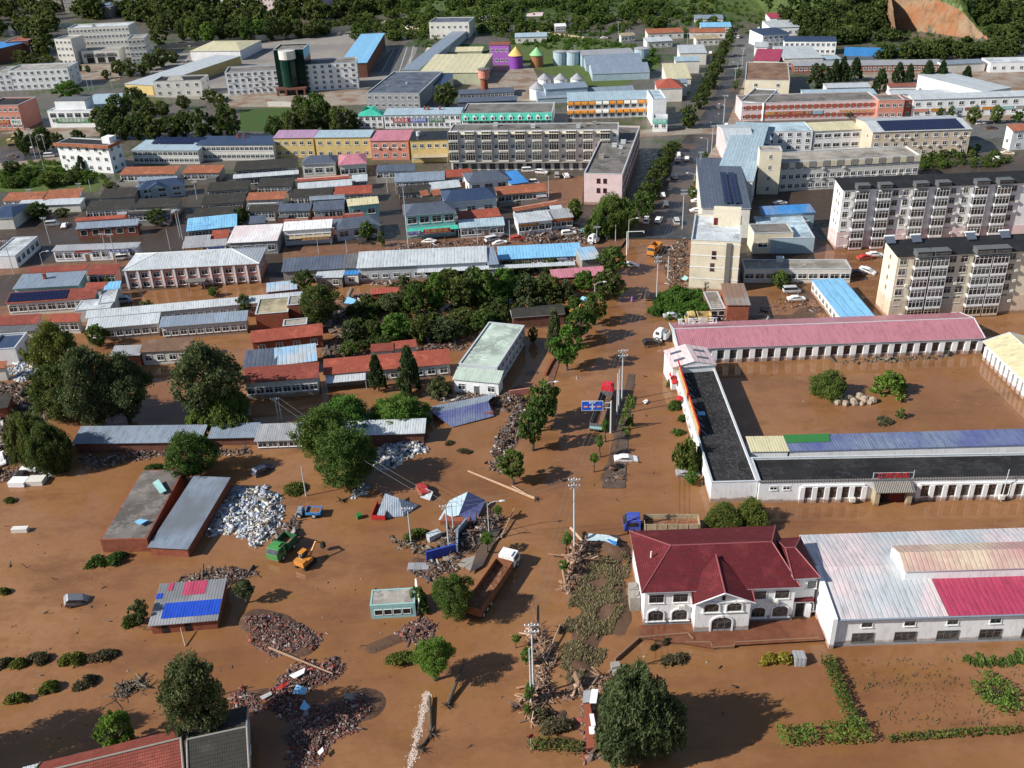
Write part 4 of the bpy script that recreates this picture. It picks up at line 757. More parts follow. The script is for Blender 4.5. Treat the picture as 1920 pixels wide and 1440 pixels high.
for lab, a, b_, k, c in (
 ('dark tiled house left of the navy two storey house', (184, 373), (252, 369), (184, 355), 'tilegrey'), ('dark tiled house, left one of the pair below the navy house', (158, 395), (243, 391), (161, 377), 'tilegrey'),
 ('dark tiled house, right one of the pair below the navy house', (250, 390), (332, 387), (252, 373), 'tilegrey'), ('dark tiled house at the top of the stepped column', (387, 359), (465, 354), (391, 342), 'tilegrey'),
 ('dark tiled house in the middle of the stepped column', (376, 384), (456, 379), (378, 365), 'tilegrey'), ('dark tiled house at the foot of the stepped column above the blue tarpaulin', (361, 406), (441, 402), (363, 390), 'tilegrey'),
 ('orange tiled house in the middle of the village', (461, 376), (534, 373), (463, 361), 'orange'), ('dark tiled house right of the orange one', (543, 370), (619, 369), (545, 354), 'tilegrey'),
 ('bright red tiled house right of the dark tiled one', (626, 366), (697, 362), (628, 350), 'redw'), ('thin red roof in front of the white sheds', (556, 341), (656, 334), (557, 334), 'redw'),
 ('dark tiled house left of the thin red roof', (480, 350), (546, 349), (481, 334), 'tilegrey'), ('long dark grey roof below the white balcony building', (438, 321), (556, 313), (438, 303), 'tilegrey'),
 ('orange tiled house, left of the pair below the blue building', (222, 328), (327, 326), (226, 313), 'orange'), ('orange tiled house, right of the pair below the blue building', (341, 325), (411, 324), (343, 310), 'orange'),
 ('grey metal roofed house below the pink three storey house', (739, 342), (834, 337), (741, 325), 'bluegrey'), ('red roof beside the navy hipped house', (834, 333), (887, 329), (833, 319), 'redw'),
 ('dark blue roof below the pink three storey house', (704, 322), (777, 320), (706, 309), 'slate'), ('pale grey roof left of the navy hipped house', (809, 356), (865, 350), (807, 342), 'lgrey'),
 ('dark brown tiled house with a tree in its yard', (746, 363), (807, 359), (746, 349), 'tilegrey'), ('small red gabled roof, left of two', (790, 368), (806, 366), (791, 357), 'orange'), ('small red gabled roof, right of two', (812, 367), (829, 365), (813, 355), 'orange'),
 ('dark tiled house behind the hipped diner', (752, 382), (828, 377), (753, 372), 'tilegrey'), ('red roof below the large navy hipped house', (861, 413), (940, 405), (862, 396), 'redw'),
 ('slate roofed house, left of two above the yellow sign', (520, 397), (581, 395), (521, 382), 'slate'), ('slate roofed house, right of two above the yellow sign', (586, 396), (645, 392), (587, 378), 'slate'),
 ('dark roofed house left of the two slate roofs', (464, 397), (515, 396), (466, 384), 'tilegrey'), ('dark roof left of the pink edged roof', (466, 420), (497, 418), (468, 405), 'slate'),
 ('thin red roof left above the white shop', (531, 419), (579, 417), (531, 412), 'red'), ('thin red roof right above the white shop', (585, 416), (643, 413), (586, 407), 'red'), ('thin red roof beside the cream one', (645, 408), (683, 405), (646, 402), 'red'),
 ('small red tiled roof above the signed shops', (394, 448), (427, 446), (395, 432), 'redw'), ('grey patched roof above the red sign', (345, 456), (394, 452), (350, 443), 'grey'),
 ('orange tiled house beside the parked vans, with dark bays', (932, 366), (1027, 358), (932, 350), 'orange'), ('bright orange roof behind the orange signed shops', (964, 397), (1050, 382), (968, 387), 'orange'),
 ('blue tarpaulin roof by the village lane', (349, 434), (444, 424), (357, 409), 'skyblue'), ('pale grey roof in the second village row', (558, 355), (660, 347), (560, 343), 'lgrey'),
 ('small blue sheet roof beside the parked vans', (958, 346), (992, 341), (944, 322), 'blue'), ('grey roof right of the blue bits in the village', (580, 376), (646, 372), (582, 368), 'bluegrey'),
 ('white roofed shed by the main village lane', (660, 341), (689, 339), (659, 328), 'lgrey'), ('long white roofed shed in the first village row', (437, 335), (560, 326), (440, 327), 'lgrey'),
 ('pale lean-to below the orange roofs', (255, 340), (330, 338), (256, 332), 'bluegrey'), ('weathered dark shed by the tree in the village', (237, 402), (320, 398), (236, 399), 'tilegrey'),
 ('dark shed left of the grey metal roof', (462, 388), (520, 386), (463, 380), 'dgrey'), ('narrow grey shed east of the village lane', (1035, 400), (1058, 398), (1026, 386), 'lgrey')):
    q = vr(lab, a, b_, k, c, wm=('conc', 'dconc', 'tan', 'grey', 'offwhite')[(a[0] * 3 + a[1]) % 5])  # darker wall colours stand in for shade under the eaves
    if q.L > 9: yard(q)
for lab, A, Bq, K, rc, wc, h, ri in (('navy hipped house with a greenish glazed porch', (563, 308), (629, 305), (600, 291), 'slate', 'offwhite', 5.2, 1.6), ('pink hipped roof house below the yellow block', (634, 310), (688, 306), (660, 291), 'pink', 'offwhite', 5.2, 1.3),
 ('navy hipped house with white walls near the apartments', (877, 343), (956, 335), (915, 321), 'slate', 'white', 4.2, 1.5), ('large navy hipped house in the village centre', (833, 381), (934, 372), (882, 353), 'navy', 'white', 5.5, 2.0),
 ('slate hipped bungalow beside the mud street', (627, 431), (715, 422), (672, 407), 'slate', 'lgrey', 3.9, 1.5)):
    B(lab, 'house', A, Bq, K, h, 'hip', wc, metal(rc, .6, .1), rise=ri, over=.5, win=(3, 1), ww=2.6, wh=1.7, hip=(3.0, 3.0))
dn = B('two storey roadside diner with a dark hipped roof and green awning', 'diner', (757, 405), (856, 397), (805, 379), (452,), 'hip', wall('teal', .5), metal('slate', .5, .1), rise=1.8, over=.5, hip=(3.5, 3.5), win=(4, 2), ww=2.6, wh=1.9)
awning(dn, .3, dn.L + .2, 3.6, 2.2, 'green', drop=.5)
sign(dn.root, 'f', dn.L, dn.D, -1.8, .3, 4.6, 2.5, 3.5, 'shopbl', 'CHNT 正泰', 'white'); sign(dn.root, 'f', dn.L, dn.D, -1.8, 5.2, 13.2, 2.5, 3.8, 'shopred', '民福饭店', 'yellow')
wsb = hs('white single storey shop right of the diner', (861, 428), (947, 422), (863, 412), metal('paleblue', .8, .3), wm='offwhite', h=3.4, win=(6, 1), doors=[3], name='shop', cat='shop')
sign(wsb.root, 'f', wsb.L, wsb.D, .3, 4, 9.5, wsb.h - .9, wsb.h - .25, 'lgrey', '粮油超市', 'dgrey')
ws2 = hs('white roofed shop with a broad yellow sign', (530, 433), (622, 427), (531, 416), metal('white', .8, .1), wm='white', h=4.8, win=(5, 1), ww=2.6, name='shop', cat='shop')
awning(ws2, .5, ws2.L - .5, 2.9, 2.0, 'tan', drop=.2); sign(ws2.root, 'f', ws2.L, ws2.D, -1.7, 5.5, ws2.L - 1, 2.2, 3.0, 'shopor', '东方家常菜馆', 'yellow')
hs('pale shop roof with a pink border and a junk strewn centre', (425, 456), (520, 451), (432, 424), metal('white', .8, .1, c2='pinkw'), wm='grey', h=4.2, win=(4, 1), rise=.7, name='shop', cat='shop')
ts = hs('low shop with a red sign and a white sign', (341, 466), (424, 460), (350, 452), metal('grey', .8, .2), wm='offwhite', h=3.3, win=(6, 1), name='shop', cat='shop')
sign(ts.root, 'f', ts.L, ts.D, .25, .5, ts.L * .5, ts.h - 1.0, ts.h - .2, 'shopred', '电动车修理', 'yellow'); sign(ts.root, 'f', ts.L, ts.D, .25, ts.L * .55, ts.L * .98, ts.h - .95, ts.h - .2, 'white', '烟酒副食', 'shopbl')
cr = hs('cream metal roofed house with teal walls', (652, 387), (711, 381), (653, 373), metal('creamr', .8, .1), wm='teal', h=4.6, win=(2, 1), ww=2.2)
os_ = hs('shops under a long red and orange sign by the muddy forecourt', (970, 419), (1037, 412), (966, 400), metal('lgrey', .9, .1), wm='white', h=4.0, win=(5, 1), name='shop', cat='shop')
sign(os_.root, 'f', os_.L, os_.D, .2, .3, 6.4, 2.75, 3.6, 'brown', '农家饭庄', 'shopor')
o2 = hs('east half of the orange signed shops with a torn roof', (1007, 413), (1076, 407), (1026, 393), metal('grey', .9, .3), wm='white', h=3.8, win=(6, 1), name='shop', cat='shop')
sign(o2.root, 'f', o2.L, o2.D, .2, .5, o2.L - .3, 2.7, 3.75, 'shopred', '东北特色铁锅炖鱼馆', 'shopor')
# ================= middle distance
ap = B('long four storey apartment block with balconies above ground floor shops', 'apartment_block', (842, 246), (1160, 243), (846, 233), (320,), 'flat', wall('offwhite'), flat('dconc', 'black'), over=.02, par=.25, cat='apartment block', junk=6)
st = (ap.h - 3.2) / 3
for k in range(3):
    z = 3.6 + st * k; n = 10
    for q in range(n):
        c = ap.L * (q + .5) / n
        balcony(ap.root, ap.L, .02, c - 1.6, 3.4, z, st * .92, True, 1.2, 'offwhite'); add_window(ap.root, 'f', ap.L, ap.D, .02, c + 1.55, z + .8, 1.1, 1.2, 'w', paint('white'))
for q in range(18): add_window(ap.root, 'f', ap.L, ap.D, .02, ap.L * (q + .5) / 18, .4, 1.9, 2.1, 'w', paint('grey'))
m = MB(); m.box(0, -1.5, 3.1, ap.L, -.0, 3.3); m.build('shop_canopy', paint('conc'), ap.root)
for q in range(9): m = MB(); x = ap.L * (q + .9) / 10 - 1; m.box(x, -1.5, ap.h - .9, x + 4.5, -.01, ap.h - .7); m.build('cornice', paint('cream'), ap.root)
pk = B('pink block with a dark flat roof running along the street', 'apartment_block', (1095, 325), (1167, 327), (1225, 237), (384,), 'flat', wall('pinkw', 1), flat('dconc', 'black'), over=.02, par=.45, cat='apartment block', junk=8)
for u in (pk.L * .38, pk.L * .55):
    for z in (pk.h - 2.9, pk.h - 6.0): add_window(pk.root, 'f', pk.L, pk.D, .02, u, z, 1.0, 1.3, 'w', paint('maroon'))
for k in range(3):
    for q in range(16): add_window(pk.root, 'r', pk.L, pk.D, .02, 2 + q * (pk.D - 4) / 15, 1.2 + k * 3.1, 1.8, 1.6, 'w', paint('brown'))
# yellow / pink terrace
def bl(label, name, A, B_, K, yb, roof, wc, rm, **k):
    k.setdefault('over', .3 if roof != 'flat' else .02); return B(label, name, A, B_, K, (yb,) if yb > 12 else yb, roof, wc, rm, **k)
bl('yellow two storey terrace house with a pale pink metal roof', 'terrace_house', (511, 259), (587, 258), (514, 244), 297, 'shed', 'yellow', metal('violet', .9, .1), rise=.8, win=(5, 2), cat='house')
bl('yellow two storey terrace house with a pale blue roof and glazed bay', 'terrace_house', (588, 258), (694, 257), (590, 244), 298, 'shed', 'yellow', metal('paleblue', .9, .1), rise=.8, win=(6, 2), cat='house')
bl('pink walled terrace house with a deep pink metal roof', 'terrace_house', (692, 264), (766, 263), (702, 244), 301, 'shed', 'salmon', metal('pink', .9, .1), rise=1.0, win=(4, 2), ac=.3, cat='house')
ty = bl('yellow terrace house with a black roof and a water tank', 'terrace_house', (767, 263), (841, 261), (773, 247), 306, 'shed', 'yellow', metal('black', .9, .1), rise=.7, win=(5, 2), cat='house')
awning(ty, 1, ty.L - .5, 3.2, 3.0, 'tan', drop=.5); m = MB(); m.tube((3, 4, ty.h + .5), (3, 4, ty.h + 2.1), .8, n=12); m.build('water_tank', paint('lgrey', .3), ty.root)
wb = bl('white two storey balcony building with a pale roof and solar panels', 'guesthouse', (245, 282), (371, 282), (262, 262), 308, 'shed', 'offwhite', metal('paleblue', .9, .1), rise=.6, win=(13, 2), ww=2.0, junk=2, cat='building')
solar(wb.root, 5, wb.D * .55, wb.L * .95, wb.D - .3, wb.h + .5, wb.h + 1.6, 18, 3)
bl('long navy roofed glazed gallery beside the white balcony building', 'guesthouse', (366, 272), (512, 271), (380, 255), 302, 'shed', 'offwhite', metal('navy', .9, .1), rise=.8, win=(16, 2), ww=2.4, chim=2, cat='building')
wo = bl('white three storey building with an orange tiled eave', 'office_building', (105, 268), (201, 273), (115, 257), 320, 'flat', 'white', flat('black'), win=(6, 3), wr=(2, 3), par=.3, ac=.3, cat='building')
m = MB(); i = .02
for (x0, y0, x1, y1) in ((-.9, -.9, wo.L + .9, i), (wo.L, i + .01, wo.L + .9, wo.D)): m.box(x0, y0, wo.h - .9, x1, y1, wo.h - .6); m.box(x0 + .1, y0 + .1, wo.h - .6, x1 - .05, y1, wo.h + .12)
m.build('eave', tile('orange'), wo.root); m = MB(); m.box(wo.L * .8, wo.D * .4, wo.h - .3, wo.L * .95, wo.D * .9, wo.h + 2); m.build('stair_house', wall('white'), wo.root)
# turquoise and signed shops
tg = bl('shop corner with a turquoise pyramid roof', 'shop', (669, 218), (718, 217), (694, 199), 241, 'hip', 'white', metal('green', .9, .1), rise=3.2, over=.3, hip=(7.5, 7.5), win=(4, 2), cat='shop')
pb_ = bl('long pale blue roofed shop row with red blue and green signs', 'shop_row', (718, 216), (864, 214), (719, 203), 242, 'shed', 'white', metal('paleblue', .9, .1), rise=.8, win=(14, 2), chim=3, cat='shop')
for a_, b_, c_, t_ in ((.12, .33, 'shopred', '渔具五金'), (.335, .56, 'shopbl', '建昌家电商城'), (.58, .78, 'shopgr', '农村信用社')): sign(pb_.root, 'f', pb_.L, pb_.D, .3, pb_.L * a_, pb_.L * b_, 2.6, 4.4, c_, t_, 'white')
td = bl('shop row with a turquoise mansard roof and white dormers', 'shop_row', (865, 214), (1035, 212), (870, 194), 240, 'flat', 'white', flat('dconc'), par=.3, win=(16, 1), cat='shop')
m = MB(); m.hexa([(0, -1.3, td.h - 2.6), (td.L, -1.3, td.h - 2.6), (td.L, -.01, td.h), (0, -.01, td.h), (0, -1.3, td.h - 2.4), (td.L, -1.3, td.h - 2.4), (td.L, .2, td.h + .3), (0, .2, td.h + .3)]); m.build('mansard_roof', metal('green', .9, .1), td.root)
for q in range(10):
    m = MB(); x = td.L * (q + .5) / 10; m.box(x - .8, -1.25, td.h - 2.3, x + .8, -.1, td.h - 1.1); m.poly([(x - 1, -1.3, td.h - 1.1), (x + 1, -1.3, td.h - 1.1), (x, -1.3, td.h - .3)]); m.poly([(x - 1, -1.3, td.h - 1.1), (x, -1.3, td.h - .3), (x, .1, td.h - .3), (x - 1, -.4, td.h - 1.1)]); m.poly([(x + 1, -1.3, td.h - 1.1), (x + 1, -.4, td.h - 1.1), (x, .1, td.h - .3), (x, -1.3, td.h - .3)]); m.box(x - .4, -1.3, td.h - 2.1, x + .4, -1.26, td.h - 1.2, 1); m.build('dormer', [paint('white'), glass()], td.root)
for a_, b_, c_ in ((.15, .3, 'shopor'), (.4, .55, 'shopred'), (.57, .62, 'shopor'), (.7, .85, 'brown')): sign(td.root, 'f', td.L, td.D, -.02, td.L * a_, td.L * b_, 2.6, 3.9, c_, '饭店', 'yellow')
wy = bl('white two storey building with yellow round window awnings', 'office_building', (1064, 190), (1224, 185), (1068, 173), 224, 'shed', 'white', metal('paleblue', .9, .1), rise=1.0, cat='building')
st = (wy.h - .4) / 2
for g in range(6):
    for s_ in (-1, 1):
        for k in range(2):
            u = wy.L * (g + .45) / 6 + s_ * 1.5; z = .9 + k * st; add_window(wy.root, 'f', wy.L, wy.D, .3, u, z, 1.7, 1.6, 'w', paint('white'))
            m = MB(); N = 6
            for j in range(N):
                a0, a1 = math.pi / 2 * j / N, math.pi / 2 * (j + 1) / N
                m.quad((u - 1.25, .3 - 1.0 * math.cos(a0), z + 1.5 + 1.2 * math.sin(a0)), (u + 1.25, .3 - 1.0 * math.cos(a0), z + 1.5 + 1.2 * math.sin(a0)), (u + 1.25, .3 - 1.0 * math.cos(a1), z + 1.5 + 1.2 * math.sin(a1)), (u - 1.25, .3 - 1.0 * math.cos(a1), z + 1.5 + 1.2 * math.sin(a1)))
            m.build('window_awning', paint('offwhite' if g in (2,) or (g == 4 and k) else 'shopor'), wy.root)
bl('white corner part of the awning building with a dark glass side', 'office_building', (1224, 186), (1250, 185), (1228, 168), 236, 'flat', 'white', flat('paleblue'), wr=(4, 2), cat='building')
cor = bl('corner shop with a turquoise sign on the street crossing', 'shop', (1224, 222), (1252, 222), (1226, 214), 248, 'flat', 'white', flat('lgrey'), win=(2, 1), wr=(3, 1), cat='shop')
sign(cor.root, 'f', cor.L, cor.D, .02, .2, cor.L - .2, cor.h - 2.0, cor.h - .3, 'green', '大药房', 'white')
# police building
def blockw(label, A, Bq, D_, yb, n, fl, **k): return bl(label, 'office_building', A, Bq, D_, yb, 'flat', 'white', flat('dconc'), win=(n, fl), par=.6, ac=.45, cat='building', **k)
blockw('west wing of the white office complex, left of the dark green glass front', (421, 136), (521, 130), 14.0, 180, 8, 4); blockw('east wing of the white office complex with rows of white windows', (567, 122), (668, 116), 14.0, 172, 7, 5, wr=(3, 4))
gb = bl('dark green glass tower front with a white cylinder at its top', 'glass_block', (512, 94), (568, 92), 15.0, 176, 'flat', paint((.004, .018, .015), .1), flat('dconc'), par=.5, cat='building')
m = MB(); m.tube((gb.L * .45, -.6, -.5), (gb.L * .45, -.6, gb.h - 4), 3.9, n=20); m.build('glass_cylinder', paint((.006, .03, .022), .08), gb.root); m = MB(); m.tube((gb.L * .45, -.6, gb.h - 4), (gb.L * .45, -.6, gb.h - .2), 3.95, n=20); m.build('cylinder_crown', paint('offwhite'), gb.root)
m = MB(); m.box(0, -6, 2.8, gb.L, -1.6, 3.6); [m.box(x, -6, -.5, x + .8, -5.2, 2.8) for x in (.3, gb.L * .3, gb.L * .66, gb.L - 1.1)]; m.build('entrance_porch', paint('brickd'), gb.root)
gr = bl('grey hall with a large dark flat roof', 'hall', (686, 175), (786, 175), (800, 134), 205, 'flat', 'brown', flat('slate'), par=.35, win=(8, 2), junk=3, cat='hall')
for o_ in gr.root.children:
    if o_.name.startswith('wall'): o_.data.materials[0] = wall('grey')
bl('small cream building with an arched parapet window', 'office_building', (286, 153), (376, 150), (296, 143), 183, 'flat', 'offwhite', flat('black'), win=(5, 2), wr=(2, 2), par=.5, cat='building')
ut = ALLB[-1]; m = MB(); c = ut.L * .48; N = 10; m.poly([(c + 4 * math.cos(math.pi * q / N), -.1, ut.h + .08 + 2.4 * math.sin(math.pi * q / N)) for q in range(N + 1)]); m.poly([(c + 4 * math.cos(math.pi * q / N), .3, ut.h + .08 + 2.4 * math.sin(math.pi * q / N)) for q in range(N + 1)][::-1]); m.build('arched_parapet', wall('offwhite'), ut.root)
# government building
bl('tall central block of the cream government building', 'office_building', (126, 53), (240, 48), (132, 46), 112, 'flat', 'offwhite', flat('lgrey'), win=(16, 5), ww=1.3, par=.6, junk=3, cat='building')
bl('left front wing of the cream government building', 'office_building', (101, 73), (132, 73), (106, 66), 122, 'flat', 'offwhite', flat('conc'), win=(4, 4), par=.5, cat='building')
bl('right front wing of the cream government building', 'office_building', (238, 73), (270, 71), (286, 63), 120, 'flat', 'offwhite', flat('conc'), win=(4, 4), wr=(4, 4), par=.5, ac=.3, cat='building')
ge = bl('projecting entrance with dark doors of the cream government building', 'entrance_hall', (151, 96), (221, 93), (156, 90), 120, 'flat', 'offwhite', flat('conc'), par=.6, cat='entrance hall')
for q in range(3): add_window(ge.root, 'f', ge.L, ge.D, .02, ge.L * (.22 + .28 * q), .3, ge.L * .2, 5.2, 'o', paint('offwhite'), name='door')
for q in range(9): add_window(ge.root, 'f', ge.L, ge.D, .02, ge.L * (.1 + .1 * q), ge.h - 3.6, 1.6, 1.6, 'w', paint('lgrey'))
bl('white three storey block at the left edge below the government building', 'office_building', (14, 132), (126, 127), (18, 122), 170, 'flat', 'white', flat('conc', 'lgrey'), win=(9, 3), wr=(2, 3), par=.5, cat='building')
bl('lower left end of the white three storey block', 'office_building', (-20, 140), (18, 138), (-16, 126), 172, 'flat', 'white', flat('conc'), win=(3, 3), par=.3, cat='building')
bl('pink and red shop building at the left edge', 'shop', (-30, 198), (33, 197), (60, 182), 245, 'flat', 'salmon', flat('black'), win=(6, 3), par=.5, cat='shop')
ut = ALLB[-1]; sign(ut.root, 'f', ut.L, ut.D, .02, ut.L * .66, ut.L * .98, 2.6, 4.6, 'white', '便利店', 'shopgr'); sign(ut.root, 'f', ut.L, ut.D, .02, ut.L * .3, ut.L * .62, 2.6, 4.6, 'shopred', '烤肉', 'yellow')
bk = bl('white building with a long green sign and a stepped upper block', 'bank', (88, 208), (172, 207), (92, 197), 240, 'flat', 'white', flat('lgrey'), win=(5, 1), par=.4, cat='bank')
for q in range(5): add_window(bk.root, 'f', bk.L, bk.D, .02, bk.L * (q + .6) / 5.4, bk.h - 2.8, 2.6, 1.7, 'w', paint('lgrey'))
sign(bk.root, 'f', bk.L, bk.D, .02, bk.L * .15, bk.L * .92, bk.h - 5.2, bk.h - 3.3, 'shopgr', '中国邮政储蓄银行', 'white'); m = MB(); m.box(bk.L * .1, bk.D * .35, bk.h - .4, bk.L * .78, bk.D, bk.h + 3.4); m.build('upper_block', wall('white'), bk.root)
m = MB(); m.box(bk.L * .1 - .2, bk.D * .35 - .2, bk.h + 3.404, bk.L * .78 + .2, bk.D + .2, bk.h + 3.6); m.build('upper_roof', paint('dgrey'), bk.root)
bl('grey blue low sheds behind the white bank building', 'shed', (150, 196), (226, 193), (186, 176), 4.5, 'shed', 'lgrey', metal('paleblue', .9, .2), rise=.6)
bl('cream pitched canopy roof at the edge of the parking lot', 'canopy', (355, 96), (450, 95), (400, 79), 5.5, 'hip', 'white', metal('creamr', .9, .1), rise=2.0, hip=(9, 9), cat='canopy')
bl('long white roofed shed row slanting past the parking lot', 'shed', (232, 157), (285, 160), (370, 101), 5.0, 'shed', 'yellow', metal('lgrey', .9, .1), rise=.6)
bh = bl('bright blue roofed inspection hall on the parking lot', 'hall', (636, 119.5), (688, 117.5), (719, 62), 7.5, 'shed', 'brickd', metal('skyblue', 1.2, .1), rise=.4, cat='hall')
bl('long grey roofed shed between the lot and the cream hangars', 'shed', (752, 131), (784, 131), (799, 57), 4.5, 'shed', 'lgrey', metal('bluegrey', 1.2, .1), rise=.4)
bl('pale two storey building with a dark roof above the green field strip', 'office_building', (804, 42), (879, 41), (806, 33), 75, 'flat', 'offwhite', flat('slate'), win=(7, 2), par=.4, cat='building')
hg1 = bl('broad cream metal roofed hangar beside the brick tower', 'hangar', (785, 137), (901, 136), (792, 102), 160, 'shed', 'olive', metal('creamr', 3.0, .1), rise=1.4, cat='hangar')
bl('narrow cream roofed hangar behind the broad one', 'hangar', (796, 98), (904, 96), (800, 89), 104, 'shed', 'olive', metal('creamr', 3.0, .1), rise=1.0, cat='hangar')
bl('navy roofed annex below the cream hangar', 'annex', (799, 160), (833, 160), (800, 138), 5.0, 'shed', 'offwhite', metal('navy', .9, .1), rise=1.2, cat='annex')
bl('long low blue grey row below the brick tower', 'row_house', (860, 177), (965, 172), (862, 168), 187, 'shed', 'paleblue', metal('slate', .9, .1), rise=.5, win=(14, 1))
bl('dark blue flat roofed sheds behind the turquoise dormers', 'shed', (857, 192), (970, 188), (880, 182), 4.5, 'shed', 'slate', metal('slate', .9, .1), rise=.4)
bl('colourful two storey playground hall with red roof', 'play_hall', (916, 84), (955, 84), (918, 78), 122, 'shed', paint((.35, .12, .45)), metal('brick', .9, .1), rise=.8, win=(4, 2), cat='play hall')
for A_, lab, wc, rc in (((968, 128, 87, 118, 25), 'colourful round playground tower with an orange cone roof', (.22, .06, .35), (.7, .45, .15)), ((1007, 125, 88, 121, 24), 'brown round playground tower with a green and violet cone roof', (.30, .14, .06), (.25, .5, .25))):
    x, yb, yt, ye, wpx = A_; c = U(x, yb); hh = hfit(x, yt, yb); r = wpx / 2 / ppm(yb); e = empty('round_tower', (c.x, c.y, 0), 0, lab, 'tower')
    m = MB(); m.lathe([(r, -.5), (r, hh * .62)], 18); m.build('wall', paint(wc), e); m = MB(); m.lathe([(r * 1.15, hh * .6), (r * 1.15, hh * .62), (.05, hh)], 18); m.build('cone_roof', paint(rc), e)
def silo(label, x, yb, yt, wpx, cone, grp=None):
    c = U(x, yb); hh = hfit(x, yt, yb); r = wpx / 2 / ppm(yb); e = empty('silo', (c.x, c.y, 0), 0, label, 'silo', grp); k = .66 if cone else 1
    m = MB(); m.lathe([(r, -.5), (r, hh * k)], 18); m.build('wall', wall('paleblue' if not cone else 'white'), e); m = MB(); m.lathe([(r * 1.06, hh * k - .1), (r * 1.06, hh * k), (.05, hh if cone else hh * k + .5)], 18); m.build('roof', paint('grey'), e)
for x, a in ((1021, 'leftmost of three'), (1051, 'middle of three'), (1082, 'rightmost of three')): silo('white silo with a grey cone roof, ' + a, x, 166, 137, 24, True, 'cone roofed silos')
silo('white silo with a grey cone standing apart at the lower left', 1007, 186, 153, 27, True)
for x, a in ((1050, 'left one of the flat topped pair'), (1074, 'right one of the flat topped pair')): silo('pale blue silo, ' + a, x, 121, 96, 25, False, 'flat topped silos')
silo('pale blue silo at the right end of the grey warehouse', 1203, 108, 90, 27, False)
bl('grey blue metal warehouse, front gable block', 'grain_store', (1110, 139), (1219, 135), (1160, 118), 153, 'gable', 'paleblue', metal('bluegrey', 1.2, .1), rise=2.6, over=.2, cat='warehouse')
bl('grey blue metal warehouse, rear gable block', 'grain_store', (1098, 122), (1205, 118), (1150, 101), 135, 'gable', 'paleblue', metal('bluegrey', 1.2, .1), rise=2.6, over=.2, cat='warehouse')
bl('pale long shed behind the gabled grey warehouses', 'grain_store', (1090, 104), (1190, 99), (1092, 94), 6.0, 'shed', 'paleblue', metal('grey', 1.2, .1), rise=.6, cat='warehouse')
bl('long blue metal warehouse below the white silos', 'grain_store', (1007, 185), (1192, 176), (1100, 164), 196, 'gable', 'paleblue', metal('bluegrey', 1.2, .1), rise=2.0, over=.2, cat='warehouse')
bl('blue metal shed attached to the cone roofed silos', 'grain_store', (1022, 168), (1103, 163), (1024, 157), 6.0, 'shed', 'paleblue', metal('bluegrey', 1.2, .1), rise=.6, cat='warehouse')
# brick water tower
c = U(909, 178); hh = hfit(909, 130, 178); e = empty('water_tower', (c.x, c.y, 0), 0, 'round red brick water tower with a wider top tank', 'water tower')
m = MB(); m.lathe([(1.9, -.5), (1.6, hh * .6)], 18); m.build('shaft', brickwall(), e); m = MB(); m.lathe([(1.6, hh * .6), (2.6, hh * .68), (2.6, hh)], 18); m.build('tank', brickwall('salmon'), e); m = MB(); m.lathe([(3.0, hh), (3.0, hh + .3), (.05, hh + .9)], 18); m.build('roof', paint('dconc'), e)
# row along the west kerb of the far street
for lab, A, Bq, K, c_ in (('pale grey roofed shop, top of the street row', (1274, 100), (1326, 99), (1330, 83), 'lgrey'), ('pale blue roofed shop, second in the street row', (1266, 115), (1313, 114), (1317, 105), 'paleblue'), ('olive roofed long shop in the street row', (1250, 148), (1297, 147), (1312, 117), 'creamr'), ('grey blue roofed shop above the red hipped one', (1237, 156), (1290, 155), (1293, 147), 'bluegrey')):
    bl(lab, 'shop', A, Bq, K, 6.0, 'shed', 'offwhite', metal(c_, 1.2, .1), rise=.3, wr=(3, 2), cat='shop')
bl('shop with a bright red hipped roof in the street row', 'shop', (1231, 166), (1281, 165), (1255, 147), 6.0, 'hip', 'offwhite', metal('redw', .9, .05), rise=2.6, hip=(5, 5), cat='shop')
for lab, A, Bq, K, c_ in (('orange roofed farmhouse, left of two below the wooded hill', (1214, 63), (1283, 60), (1216, 54), 'orange'), ('orange roofed farmhouse, right of two below the wooded hill', (1293, 61), (1361, 60), (1294, 53), 'orange'), ('pale roofed shed with blue doors below the orange farmhouses', (1213, 79), (1262, 76), (1214, 70), 'lgrey'), ('grey blue roofed long house beside the hill', (1302, 36), (1357, 35), (1304, 28), 'bluegrey'),
  ('blue and white patched shed beside the street trees', (1313, 51), (1372, 50), (1316, 42), 'skyblue'), ('white house with a pale pink roof at the hill foot', (968, 31), (1017, 30), (970, 24), 'pinkw'), ('pale blue canopy roof above the meadow', (965, 70), (1026, 68), (966, 62), 'paleblue'), ('low stone hut on the meadow edge', (1164, 68), (1192, 66), (1165, 62), 'tan'), ('orange roofed house behind the trees at the top, left', (865, 27), (898, 26), (866, 20), 'orange'), ('orange roofed house behind the trees at the top, right', (921, 27), (955, 26), (922, 20), 'orange'),
  ('grey roofed hut above the meadow path', (911, 40), (955, 36), (915, 28), 'lgrey'), ('white low house beside the pale blue canopy', (1040, 50), (1062, 49), (1041, 44), 'white'), ('dark shed under the farmhouses', (1305, 74), (1350, 72), (1306, 66), 'tan')):
    bl(lab, 'farmhouse', A, Bq, K, 3.6, 'shed', 'offwhite', metal(c_, .9, .2) if c_ not in ('orange', 'tan') else tile(c_, .6, .5), rise=1.0, win=(4, 1), cat='house')
